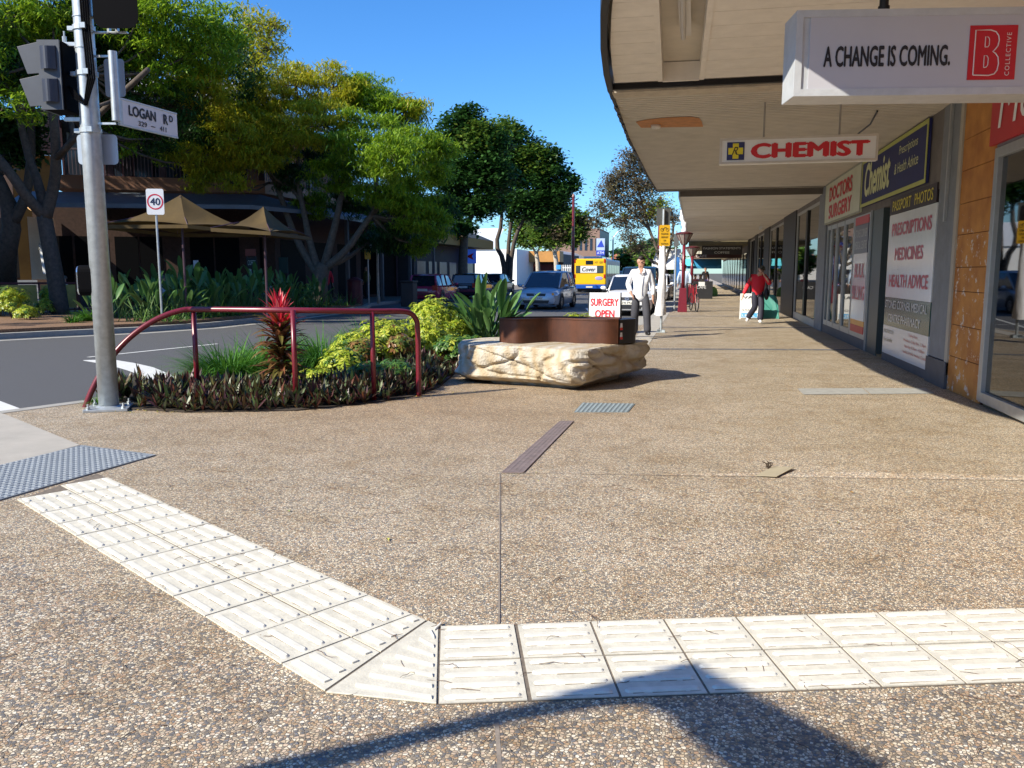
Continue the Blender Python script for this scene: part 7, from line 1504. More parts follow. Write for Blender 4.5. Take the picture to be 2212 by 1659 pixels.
            mb.add(V, [(2 * k, 2 * k + 2, 2 * k + 3, 2 * k + 1) for k in range(14)]); mb.build('wheel_arch', plastic, body)
    # mirrors, seams, handles
    for s in (1, -1):
        mb = MB(); mb.ell((s * (w + .09), ya + .32, belt + .05), (.11, .06, .07), 10, 6); mb.tube([(s * w * .92, ya + .34, belt - .02), (s * (w + .04), ya + .33, belt + .02)], .02, 5); mb.build('wing_mirror', paint_m, t, smooth=True)
        mb = MB(); yy_ = yb_ + (ye - yb_) * .42
        for q in (ya + .22, yy_ + .06): mb.b2((s * (w + .001), q, .35), (s * (w + .006), q + .012, belt - .06))
        mb.b2((s * (w + .002), yy_ - .16, belt - .17), (s * (w + .02), yy_ - .02, belt - .14)); mb.build('door_seam', plastic, body)
    yf = y0 - .012
    if front:
        for s in (1, -1):
            mb = MB(); sl_ = [(s * w * .80, y0 + .06, nose - .10), (s * w * .48, y0 - .004, nose - .17), (s * w * .55, y0 + .10, nose + .0), (s * w * .88, y0 + .34, nose + .09), (s * w * .985, y0 + .36, nose - .02), (s * w * .93, y0 + .10, nose - .13)]
            mb.add([Vector(p) + Vector((s * .012, -.016, .01)) for p in sl_], [(0, 1, 2, 3, 4, 5)]); hl = mb.build('headlight', lampc, t)
            mb = MB(); mb.disc((s * w * .76, y0 + .045, nose - .045), (s * .4, -1, .3), .055, 12); mb.build('indicator' if s > 0 else 'lens', lampo if s > 0 and kind == 'hatch' else rim_m, hl)
        mb = MB(); mb.add([(-w * .42, yf - .0, nose - .13), (w * .42, yf, nose - .13), (w * .45, yf + .03, nose - .02), (-w * .45, yf + .03, nose - .02)], [(0, 1, 2, 3)]); mb.build('grille', plastic, t)
        mb = MB(); mb.disc((0, yf - .012, nose - .075), (0, -1, .2), .075, 18, 0, .058, .052); mb.disc((0, yf - .014, nose - .075), (0, -1, .2), .035, 14, 0, .026, .052); mb.build('badge', rim_m, t)
        mb = MB(); mb.add([(-w * .55, y0 - .006, .27), (w * .55, y0 - .006, .27), (w * .62, y0 - .006, .40), (-w * .62, y0 - .006, .40)], [(0, 1, 2, 3)]); mb.build('lower_intake', plastic, t)
        mb = MB(); mb.b2((-w * .3, y0 - .03, .42), (w * .3, y0 - .012, .54)); pl2 = mb.build('number_plate', plate_m, t); text_at = (-w * .26, y0 - .032, .445)
        textl(plate, blackl, t, text_at, (1, 0, 0), (0, 0, 1), w * .52, .075)
        mb = MB(); mb.add([(-w * .5, ya + .03, zb + .02), (w * .1, ya + .035, zb + .02), (w * .1, ya + .05, zb + .035), (-w * .5, ya + .045, zb + .035)], [(0, 1, 2, 3)]); mb.build('wiper', plastic, t)
    yr = L / 2 + .005
    for s in (1, -1):
        mb = MB(); mb.obox((s * w * .93 - (.0 if s > 0 else 0) - s * .02, L / 2 - .10, belt - .25), (-s * .24 * 1, .06, 0), (0, .06, 0), (0, 0, .26)); mb.build('tail_light', lampr, t)
    mb = MB(); mb.b2((-w * .3, yr - .01, belt - .28), (w * .3, yr + .02, belt - .16)); mb.build('number_plate', plate_m, t)
    mb = MB(); mb.b2((-w * .78, yr - .12, .40), (w * .78, yr + .03, .56)); mb.build('rear_bumper', paint_m if kind != 'wagon' else mat('maroon_bumper', (0.20, 0.03, 0.05), .4), t, bevel=.03)
    return t
silver = mat('silver_blue_paint', (0.36, 0.42, 0.50), .3, metal=.35, var=.03, coat=.6); wine = mat('wine_paint', (0.42, 0.03, 0.09), .25, var=.03, coat=.5); wpaint = mat('white_car_paint', (0.78, 0.78, 0.78), .25, var=.02, coat=.5); dgreen = mat('dark_teal_paint', (0.02, 0.05, 0.06), .2, var=.03, coat=.6); dblue = mat('navy_paint', (0.012, 0.016, 0.03), .25, var=.03, coat=.5)
p = AY(1158, 640, 36.2)
car('parked_car', 'silver-blue hatchback driving towards the viewer, facing the bench', (p.x + .62, 35.6, ROADZ), R(-4), 3.95, 1.86, 1.60, 'hatch', silver, .93, plate='15CL593')
p = AY(912, 640, 39)
car('parked_car', 'maroon station wagon parked at the far kerb, seen from behind', (p.x - .05, 41.2, ROADZ), math.pi + R(2), 4.5, 1.68, 1.46, 'wagon', wine, .90)
p = AY(1008, 640, 47)
car('parked_car', 'black car parked in front of the maroon wagon behind the large paddle leaves', (p.x, 48.5, ROADZ), math.pi, 4.5, 1.75, 1.48, 'wagon', dblue, .92)
p = AY(1066, 640, 55)
car('parked_car', 'dark blue car further along, left of the silver-blue hatchback', (p.x, 56, ROADZ), math.pi, 4.3, 1.72, 1.46, 'hatch', dblue, .92)
c_ = car('parked_car', 'white car parked nose-on behind the walking man', (-2.32, 31.6, ROADZ), R(0), 4.6, 1.78, 1.46, 'sedan', wpaint, .93, plate='174 MX')
car('parked_car', 'dark green four-wheel-drive parked behind the white car', (-2.40, 37.4, ROADZ), 0, 4.5, 1.85, 1.80, 'suv', dgreen, 1.08)
dup(c_, 'second white car, parked behind the dark four-wheel-drive beside the lamp post', (-2.05, 44.2, ROADZ), R(-4))
p = AY(1334, 600, 110); car('parked_car', 'distant dark car with a white roof rack on the road beyond the bus', (p.x, 110, ROADZ), 0, 4.5, 1.8, 1.7, 'suv', dblue, 1.0)
# bus
p0, p1 = AY(1238, 632, 63.5), AY(1308, 632, 63.5); bx0, bx1 = p0.x, p1.x; byy = 63.5; zt_b = zat(Vector(((bx0 + bx1) / 2, byy, 0)), 559)
bus_y = mat('bus_yellow', (0.85, 0.50, 0.01), .35, var=.05, coat=.3); bus_b = mat('bus_blue', (0.01, 0.08, 0.42), .35, var=.05); bus_g = mat('bus_grey', (0.42, 0.46, 0.50), .4, var=.05)
t = thing('city_bus', 'yellow and blue city bus seen from behind, driving away down the street', 'bus', ((bx0 + bx1) / 2, byy, ROADZ)); zb0 = ROADZ + .32
mb = MB(); mb.b2((bx0, byy + .1, zb0), (bx1, byy + 12, zt_b)); mb.build('body', bus_g, t, w=True, bevel=.10)
mb = MB(); mb.b2((bx0 - .01, byy, zb0 + .28), (bx1 + .01, byy + .6, zt_b + .01)); mb.build('yellow_rear', bus_y, t, w=True, bevel=.08); mb = MB(); mb.b2((bx0 - .012, byy - .02, zb0 - .02), (bx1 + .012, byy + .6, zb0 + .30)); mb.build('blue_skirt', bus_b, t, w=True, bevel=.05)
wI = bx1 - bx0; mb = MB(); mb.b2((bx0 + wI * .08, byy - .03, zt_b - 1.08), (bx1 - wI * .08, byy - .005, zt_b - .52)); rw2 = mb.build('rear_window', cglass, t, w=True)
mb = MB(); mb.b2((bx0 + wI * .22, byy - .045, zt_b - 1.06), (bx0 + wI * .73, byy - .032, zt_b - .54)); mb.build('poster', rsign, rw2, w=True); text('Cover', blackl, rw2, (bx0 + wI * .27, byy - .05, zt_b - .96), Rx, UPV, wI * .42, .32, off=.03, shear=.2)
mb = MB(); mb.b2((bx0 + wI * .38, byy - .03, zt_b - .42), (bx0 + wI * .60, byy - .005, zt_b - .14)); mb.build('route_display', cglass, t, w=True); text('NY 1207', blackl, t, (bx0 + wI * .66, byy - .01, zt_b - .36), Rx, UPV, wI * .26, .16)
mb = MB(); mb.ell((bx0 + wI * .79, byy - .01, zb0 + .78), (.30, .02, .14), 14, 8); mb.build('oval_logo', mat('logo_lilac', (.35, .35, .65), .5), t, w=True); mb = MB(); mb.b2((bx0 + wI * .40, byy - .05, zb0 + .06), (bx0 + wI * .60, byy - .025, zb0 + .17)); mb.build('number_plate', plate_m, t, w=True)
for s in (0, 1):
    for zz_ in (zb0 + .8, zt_b - .3): x_ = bx0 + .04 if s == 0 else bx1 - .16; MB().b2((x_, byy - .03, zz_), (x_ + .12, byy - .005, zz_ + .28)).build('tail_light', lampr, t, w=True)
for k in range(7): MB().b2((bx1 - .01, byy + 1.0 + k * 1.5, zt_b - 1.35), (bx1 + .02, byy + 2.3 + k * 1.5, zt_b - .45)).build('side_window', cglass, t, w=True)
for yw in (2.6, 9.2):
    for x_ in (bx0 + .15, bx1 - .13): mb = MB(); mb.tube([(x_ - .14, byy + yw, ROADZ + .5), (x_ + .14, byy + yw, ROADZ + .5)], .5, 18); mb.build('wheel', tyre_m, t, w=True)
mb = MB(); mb.b2((bx0 + .5, byy + 2, zt_b), (bx1 - .5, byy + 4.6, zt_b + .22)); mb.b2((bx0 + .5, byy + 7, zt_b), (bx1 - .5, byy + 9, zt_b + .2)); mb.build('roof_unit', wpaint, t, w=True, bevel=.05)
mb = MB(); mb.b2((bx0 + .3, byy + .4, ROADZ + .12), (bx1 - .3, byy + 11.5, zb0 + .05)); mb.build('underbody', plastic, t, w=True)
# ---------------- furniture at the right kerb ----------------
# SURGERY OPEN board
a, b = AY(1273, 632, 19.3), AY(1340, 634, 19.3); t = thing('sandwich_board', 'white sandwich board with red letters SURGERY OPEN behind the stone bench', 'sandwich board', (a.x, 19.3, 0)); z1 = a.z; wI = b.x - a.x
mb = MB(); mb.obox((a.x, 19.18, .06), (wI, 0, 0), (0, .02, 0), (0, .14, z1 - .06)); fp_ = mb.build('front_panel', white, t, w=True); mb = MB(); mb.obox((a.x - .03, 19.70, .06), (wI + .03, 0, 0), (0, .02, 0), (0, -.30, z1 - .06)); mb.build('back_panel', mat('board_dark', (.05, .02, .02), .6), t, w=True)
mb = MB(); 
for x_ in (a.x - .02, b.x): mb.obox((x_, 19.17, 0), (.02, 0, 0), (0, .03, 0), (0, .14, z1)); mb.obox((x_, 19.70, 0), (.02, 0, 0), (0, .03, 0), (0, -.30, z1))
mb.tube([(a.x + wI * .4, 19.33, z1), (a.x + wI * .42, 19.33, z1 + .04), (a.x + wI * .6, 19.33, z1 + .04), (a.x + wI * .62, 19.33, z1)], .012, 5); mb.build('frame', plastic, t, w=True)
upb = Vector((0, .14, z1 - .06)).normalized(); hh = z1 - .06
text('SURGERY', redl, fp_, Vector((a.x + wI * .05, 19.18, .06)) + upb * hh * .66, Rx, upb, wI * .90, hh * .20, off=.04, lift=.006); text('OPEN', redl, fp_, Vector((a.x + wI * .20, 19.18, .06)) + upb * hh * .36, Rx, upb, wI * .63, hh * .20, off=.04, lift=.006)
mb = MB(); mb.obox(Vector((a.x, 19.175, .06)), (wI, 0, 0), (0, .004, 0), upb * hh * .22); mb.build('red_base', redb, fp_, w=True); text('3394 3622', white, fp_, Vector((a.x + wI * .08, 19.172, .06)) + upb * hh * .06, Rx, upb, wI * .84, hh * .10, lift=.006)
# sign pole wrapped in white cloth
P_ = Vector((-.76, 19.95, 0)); t = thing('sign_pole', 'pole with a grey and a yellow sign, its lower part wrapped in white cloth', 'road sign', P_)
mb = MB(); zt = zat(P_, 452); mb.tube([P_, (P_.x, P_.y, zt)], .03, 10); mb.build('post', galv, t, w=True); mb = MB(); mb.box((P_.x, P_.y, .01), (.2, .2, .02))
for k in range(4): a = k * math.pi / 2 + .8; mb.obox((P_.x, P_.y, 0), (math.cos(a) * .13, math.sin(a) * .13, 0), (-math.sin(a) * .008, math.cos(a) * .008, 0), (0, 0, .07))
mb.build('base_foot', galv, t, w=True); m1 = (P_ - _E).dot(_F) / FP
c = Vector((P_.x, P_.y + .04, (zat(P_, 450) + zat(P_, 487)) / 2)); mb = MB(); rplate(mb, c - rx_ * 1.0 * m1, rx_, 29 * m1, 36 * m1, rad=.02); mb.build('grey_plate', mat('sign_back_dark', (.12, .125, .12), .5, metal=.3), t, w=True)
c = Vector((P_.x, P_.y - .05, (zat(P_, 487) + zat(P_, 531)) / 2)) + rx_ * 3 * m1; mb = MB(); rplate(mb, c, rx_, 23 * m1, 44 * m1, rad=.03); yp = mb.build('yellow_plate', mat('sign_yellow', (0, 0, 0)), t, w=True)
f3 = Vector((rx_.y, -rx_.x, 0)); c3 = c + f3 * .008
for k, tx in enumerate(('PLEASE', 'DISMOUNT', 'ON', 'FOOTPATH')):
    wdt = (15 if k != 2 else 5) * m1; text(tx, blackl, yp, c3 - rx_ * wdt / 2 + UPV * ((2 - k * 7) * m1), rx_, UPV, wdt, 3.6 * m1, off=.01)
mb = MB()
for s in (-1, 1): mb.disc(c3 + rx_ * s * 5.5 * m1 + UPV * 12 * m1, f3, 3.6 * m1, 14, 0, 2.8 * m1)
mb.tube([c3 + rx_ * -5.5 * m1 + UPV * 12 * m1, c3 + UPV * 17 * m1, c3 + rx_ * 3 * m1 + UPV * 17 * m1, c3 + rx_ * 5.5 * m1 + UPV * 12 * m1], .005, 4); mb.build('bicycle_symbol', blackl, yp, w=True)
mb = MB(); z0, z1 = zat(P_, 680), zat(P_, 531); cloth = mat('white_cloth', (.80, .79, .80), .8, var=.05, bump=.4, bs=9)
V = []; nn = 16; rows = 26
for i in range(rows + 1):
    u = i / rows; z = z0 + (z1 - z0) * u; ra = .078 + .05 * (1 - u) ** 3 + .006 * math.sin(u * 19)
    for k in range(nn): an = 2 * math.pi * k / nn; q = ra * (1 + .10 * math.sin(an * 3 + u * 5) + .06 * math.sin(an * 5 - u * 11)); V.append((P_.x + q * math.cos(an) - .03 * (1 - u) ** 2, P_.y + q * math.sin(an) * .8, z + .02 * math.sin(an) * (i == 0)))
mb.add(V, [(i * nn + k, i * nn + (k + 1) % nn, (i + 1) * nn + (k + 1) % nn, (i + 1) * nn + k) for i in range(rows) for k in range(nn)]); mb.build('cloth_wrap', cloth, t, w=True, smooth=True)
# maroon lamp posts
def lamp(label, P_, py0, py_ped, py_top, bw, flag=True):
    t = thing('lamp_post', label, 'lamp post', P_, 0, 'maroon lamp posts along the right kerb'); m1 = (P_ - _E).dot(_F) / FP; w_ = bw * m1; zp, zt = zat(P_, py_ped), zat(P_, py_top)
    mb = MB(); h = w_ / 2; hs_ = h * .72; V = [(P_.x + sx * h, P_.y + sy * h, 0) for sx, sy in ((-1, -1), (1, -1), (1, 1), (-1, 1))] + [(P_.x + sx * hs_, P_.y + sy * hs_, zp) for sx, sy in ((-1, -1), (1, -1), (1, 1), (-1, 1))]
    mb.add(V, [(3, 2, 1, 0), (4, 5, 6, 7), (0, 1, 5, 4), (1, 2, 6, 5), (2, 3, 7, 6), (3, 0, 4, 7)]); mb.build('pedestal', maroon, t, w=True, bevel=.01)
    mb = MB(); mb.lathe([(w_ * .20, zp), (w_ * .17, zt - .35)], P_, 12); mb.build('pole', maroon, t, w=True, smooth=True)
    R_ = w_ * .82; mb = MB(); mb.lathe([(R_ * .30, zt - .38), (R_, zt - .03), (R_, zt)], P_, 12); mb.build('lamp_shade', mat('lamp_panel', (.30, .25, .22), .4, var=.1), t, w=True)
    mb = MB()
    for k in range(8): a = k * math.pi / 4; mb.tube([(P_.x + R_ * .32 * math.cos(a), P_.y + R_ * .32 * math.sin(a), zt - .39), (P_.x + R_ * 1.01 * math.cos(a), P_.y + R_ * 1.01 * math.sin(a), zt - .02)], .014, 4)
    mb.lathe([(R_ * 1.08, zt - .02), (R_ * 1.1, zt + .02), (R_ * .5, zt + .07), (0, zt + .08)], P_, 16); mb.build('shade_cage', fm, t, w=True); return t
LP1 = Vector((-.42, 30.6, 0)); LP2 = AY(1493, 640, 41); LP2.z = 0
lamp('nearer maroon lamp post on a tapered square pedestal, with a bicycle leaning beside it', LP1, 672, 622, 505, 20); lamp('second maroon lamp post further along, behind the bicycle', LP2, 650, 615, 535, 17)
mb = MB(); c = LP1; P2_ = []
for i in range(20): u = i / 19; P2_.append((c.x - .05 + .05 * math.sin(u * 9), c.y + .4, zat(Vector((c.x, c.y + .4, 0)), 506 - 76 * u)))
mb.tube(P2_, [.06 + .05 * abs(math.sin(i * .9)) for i in range(20)], 8); o = mb.build('fabric_figure', cloth, None, smooth=True); tag(o, 'white wrapped cloth ornament hanging above the nearer maroon lamp post', 'ornament')
pl3 = thing('sign_pole', 'thin green-grey pole with a narrow dark sign just left of the maroon lamp post', 'road sign', (-.72, 31.2, 0)); mb = MB(); mb.tube([(-.72, 31.2, 0), (-.72, 31.2, zat(Vector((-.72, 31.2, 0)), 498))], .035, 8); mb.build('post', galv, pl3, w=True); z = zat(Vector((-.72, 31.2, 0)), 505); MB().b2((-.80, 31.15, z - .45), (-.62, 31.17, z)).build('sign_plate', mat('sign_back_dark', (0, 0, 0)), pl3, w=True)
# bicycle, front wheel to the viewer
t = thing('bicycle', 'red bicycle leaning beside the maroon lamp post', 'bicycle', (-.02, 31.2, 0), R(12)); rb = mat('bike_red', (.35, .02, .03), .3)
def whl(y, x=0):
    mb = MB(); V = []; sg_ = 28; n2_ = 6
    for k in range(sg_):
        a = 2 * math.pi * k / sg_
        for j in range(n2_): b = 2 * math.pi * j / n2_; r_ = .31 + .02 * math.cos(b); V.append((x + .02 * math.sin(b), y + r_ * math.cos(a), .33 + r_ * math.sin(a)))
    mb.add(V, [(k * n2_ + j, ((k + 1) % sg_) * n2_ + j, ((k + 1) % sg_) * n2_ + (j + 1) % n2_, k * n2_ + (j + 1) % n2_) for k in range(sg_) for j in range(n2_)]); w_ = mb.build('wheel', tyre_m, t, smooth=True)
    mb = MB(); 
    for k in range(16): a = 2 * math.pi * k / 16; mb.tube([(x, y, .33), (x, y + .31 * math.cos(a), .33 + .31 * math.sin(a))], .0025, 3)
    mb.lathe([(.02, -.03), (.02, .03)], (x, y, .33), 8); mb.build('spokes', rim_m, w_)
whl(-.52); whl(.52)
mb = MB(); mb.tube([(0, -.36, .88), (0, .15, .85), (0, .1, .30), (0, -.33, .80)], .02, 7); mb.tube([(0, .1, .30), (0, .52, .33)], .014, 6); mb.tube([(0, .15, .85), (0, .52, .33)], .012, 6); mb.build('frame', rb, t)
mb = MB(); mb.tube([(.05, -.52, .33), (.05, -.44, .60), (0, -.38, .72)], .013, 6); mb.tube([(-.05, -.52, .33), (-.05, -.44, .60), (0, -.38, .72)], .013, 6); mb.tube([(0, -.38, .70), (0, -.34, 1.0)], .015, 6); mb.build('fork', rb, t)
mb = MB(); mb.tube([(-.30, -.30, 1.02), (-.12, -.36, 1.02), (.12, -.36, 1.02), (.30, -.30, 1.02)], .013, 6); mb.build('handlebar', plastic, t); mb = MB(); mb.ell((0, .22, .98), (.08, .13, .035), 10, 6); mb.tube([(0, .15, .85), (0, .2, .97)], .012, 6); mb.build('saddle', plastic, t, smooth=True)
mb = MB(); mb.tube([(-.16, .08, .18), (.16, .12, .42)], .012, 5); mb.b2((-.22, .03, .16), (-.12, .13, .19)); mb.b2((.12, .07, .41), (.22, .17, .44)); mb.build('pedal', plastic, t); mb = MB(); mb.b2((.08, -.45, .93), (.28, -.33, 1.08)); mb.build('front_light', white, t)
# tall maroon poles
for px, Y, py, lab in ((1237, 60, 425, 'tall thin maroon pole rising behind the silver-blue hatchback'), (1422, 58, 430, 'thin maroon pole seen through the purple tree')):
    b = AY(px, 620, Y); t = thing('banner_pole', lab, 'pole', (b.x, Y, 0)); h = zat(Vector((b.x, Y, 0)), py); mb = MB(); mb.tube([(b.x, Y, 0), (b.x, Y, h)], [.14, .09], 8); mb.build('pole', maroon, t, w=True); mb = MB(); mb.lathe([(.2, 0), (.2, .9), (.14, 1.0)], (b.x, Y, 0), 8); mb.lathe([(.13, h), (.05, h + .2), (0, h + .22)], (b.x, Y, 0), 8); mb.build('collar', maroon, t, w=True)
b = AY(1323, 605, 140); t = thing('street_light', 'far tall street light with a curved arm beyond the bus', 'street light', (b.x, 140, 0)); h = zat(Vector((b.x, 140, 0)), 512); mb = MB(); mb.tube([(b.x, 140, 0), (b.x, 140, h)], .13, 8); mb.tube([(b.x, 140, h - .1), (b.x + .8, 140, h + .9), (b.x + 2.6, 140, h + 1.3)], .07, 6); mb.build('pole', galv, t, w=True); mb = MB(); mb.box((b.x + 2.9, 140, h + 1.32), (.9, .3, .12)); mb.build('lamp_head', galv, t, w=True)
# white marquee and stalls at the kerb
t = thing('market_umbrella', 'white square canopy at the right kerb behind the sign pole', 'umbrella', (-1.7, 50, 0)); a, b = AY(1408, 571, 49), AY(1472, 571, 49); z0 = a.z; z1 = zat(Vector(((a.x + b.x) / 2, 50, 0)), 538)
mb = MB(); V = [(a.x, 49, z0), (b.x, 49, z0), (b.x, 52.4, z0), (a.x, 52.4, z0), (a.x + .25, 49.6, z1), (b.x - .1, 49.6, z1), (b.x - .1, 51.6, z1), (a.x + .25, 51.6, z1)]; mb.add(V, [(0, 1, 5, 4), (1, 2, 6, 5), (2, 3, 7, 6), (3, 0, 4, 7), (4, 5, 6, 7)]); mb.add([(a.x, 48.98, z0), (b.x, 48.98, z0), (b.x, 48.98, z0 - .3), (a.x, 48.98, z0 - .3)], [(0, 1, 2, 3)]); mb.build('canopy', white, t, w=True)
mb = MB(); mb.tube([((a.x + b.x) / 2, 50.6, 0), ((a.x + b.x) / 2, 50.6, z1)], .05, 8); mb.build('pole', plum, t, w=True)
mb = MB(); a = AY(1456, 620, 46); b = AY(1470, 560, 46); mb.tube([(a.x, 46, .0), (a.x, 46, 2.3)], .02, 5); mb.add([(a.x, 46, 1.0), (b.x, 46.1, 1.0), (b.x - .05, 46.05, 2.2), (a.x, 46, 2.3)], [(0, 1, 2, 3)]); o = mb.build('flag_banner', mat('blue_flag', (.05, .22, .60), .6, var=.3, vs=2)); tag(o, 'blue upright flag banner left of the maroon lamp posts', 'banner')
def aboard(label, px0, px1, pyt, Y, panel, txt=None, tm=None, base=None):
    a, b = AY(px0, pyt, Y), AY(px1, pyt, Y); t = thing('sandwich_board', label, 'sandwich board', (a.x, Y, 0)); z = a.z; w_ = b.x - a.x; mb = MB(); mb.obox((a.x, Y - .12, .04), (w_, 0, 0), (0, .02, 0), (0, .12, z - .04)); fp_ = mb.build('front_panel', panel, t, w=True); mb = MB(); mb.obox((a.x, Y + .22, .04), (w_, 0, 0), (0, .02, 0), (0, -.20, z - .04)); mb.build('back_panel', panel, t, w=True)
    mb = MB(); 
    for x_ in (a.x - .02, b.x): mb.obox((x_, Y - .13, 0), (.02, 0, 0), (0, .03, 0), (0, .12, z)); mb.obox((x_, Y + .22, 0), (.02, 0, 0), (0, .03, 0), (0, -.20, z))
    mb.build('frame', white, t, w=True); u_ = Vector((0, .12, z - .04)).normalized(); hh = z - .04
    if base: mb = MB(); mb.obox((a.x, Y - .125, .04) if 0 else Vector((a.x + .02, Y - .126, .06)), (w_ - .04, 0, 0), (0, .004, 0), u_ * hh * .18); mb.build('blue_base', base, fp_, w=True)
    for k, (tx, q, hq, mm) in enumerate(txt or []): text(tx, mm, fp_, Vector((a.x + w_ * .1, Y - .125, .04)) + u_ * hh * q, Rx, u_, w_ * .8, hh * hq, lift=.01)
    return t
aboard('white sandwich board with a blue base strip beside the woman in red', 1601, 1642, 634, 26.3, white, [('VAR', .80, .12, blackl), ('LOOK', .30, .08, blackl), ('LEVEL 1', .06, .1, white)], None, mat('base_blue', (.08, .35, .65), .5))
aboard('small reddish picture board at the cafe, far down the footpath', 1519, 1534, 623, 55, mat('picture_board', (.30, .22, .20), .6, var=.4, vs=6)); 
t = thing('sandwich_board', 'small round-topped green board near the far cafe', 'sandwich board', AY(1540, 640, 52)); c = AY(1540, 634, 52); mb = MB(); mb.disc(c, (-.3, -1, 0), .30, 20, 0, 0, .42); mb.disc(c + Vector((0, .05, 0)), (-.3, -1, 0), .30, 20, 0, 0, .42); mb.box((c.x, 52.1, .2), (.4, .12, .4)); mb.build('board', mat('lime_board', (.20, .45, .12), .6), t, w=True)
# green leaning board by the black column
a, b = AY(1643, 676, 26.8), AY(1683, 676, 26.8); t = thing('leaning_board', 'dull teal rounded board leaning by the black column behind the woman in red', 'board', (a.x, 26.8, 0)); pts = [(a.x, 26.8, .0), (b.x, 26.9, 0)]
V = [Vector((a.x, 26.7, .0)), Vector((b.x, 26.7, 0)), Vector((b.x - .04, 26.95, .55))]
for k in range(7): th = math.pi * k / 6; V.append(Vector(((a.x + b.x) / 2 + (b.x - a.x) * .40 * math.cos(th), 26.95 + .1, .60 + .14 * math.sin(th))))
V.append(Vector((a.x + .08, 26.95, .5))); mb = MB(); n = len(V); mb.add(V + [v + Vector((0, .03, 0)) for v in V], [tuple(range(n)), tuple(range(n, 2 * n))[::-1]] + [(i, n + i, n + (i + 1) % n, (i + 1) % n) for i in range(n)]); mb.build('board', mat('teal_board', (.04, .22, .18), .5, var=.1), t, w=True)
# ---------------- people ----------------
skin_m = mat('skin', (0.50, 0.27, 0.18), .55, var=.06, vs=8); hair_m = mat('dark_hair', (0.025, 0.016, 0.012), .6, var=.2); shoe_m = mat('black_shoe', (0.01, 0.01, 0.011), .4, var=0)
shirt_w = mat('white_shirt', (0.80, 0.80, 0.82), .8, var=.02, bump=.5, bs=11); trou = mat('charcoal_trousers', (0.045, 0.045, 0.055), .8, var=.08, bump=.4, bs=9)
def hand(P, E, Rr, wi, tip, curl=.5, side=1):
    # palm and five fingers grown from wrist index wi towards direction tip
    w = Vector(P[wi]); d = Vector(tip).normalized(); s = Vector((0, 1, 0)) if abs(d.y) < .8 else Vector((1, 0, 0)); s = (s - d * s.dot(d)).normalized(); nrm = d.cross(s)
    pm = w + d * .06; P.append(tuple(pm)); E.append((wi, len(P) - 1)); Rr.append(.026); pi = len(P) - 1
    for k, L in enumerate((.070, .080, .074, .058)):
        b = pm + s * (.027 - k * .018) + d * .03; m_ = b + d * L * .5 + nrm * side * curl * .012; e = m_ + d * L * .4 + nrm * side * curl * .03
        i = len(P); P += [tuple(b), tuple(m_), tuple(e)]; E += [(pi, i), (i, i + 1), (i + 1, i + 2)]; Rr += [.011, .0095, .008]
    b = w + d * .03 + s * .030; m_ = b + d * .03 + s * .022; i = len(P); P += [tuple(b), tuple(m_), tuple(m_ + d * .03)]; E += [(wi, i), (i, i + 1), (i + 1, i + 2)]; Rr += [.012, .010, .009]
def flat(o, f, zlo, xr, yc):
    for v in o.data.vertices:
        if v.co.z > zlo and abs(v.co.x) < xr + .06:
            k = max(0, min(1, (xr + .06 - abs(v.co.x)) / .06)); y_ = yc(v.co.z) if callable(yc) else yc; v.co.y = y_ + (v.co.y - y_) * (1 - (1 - f) * k)
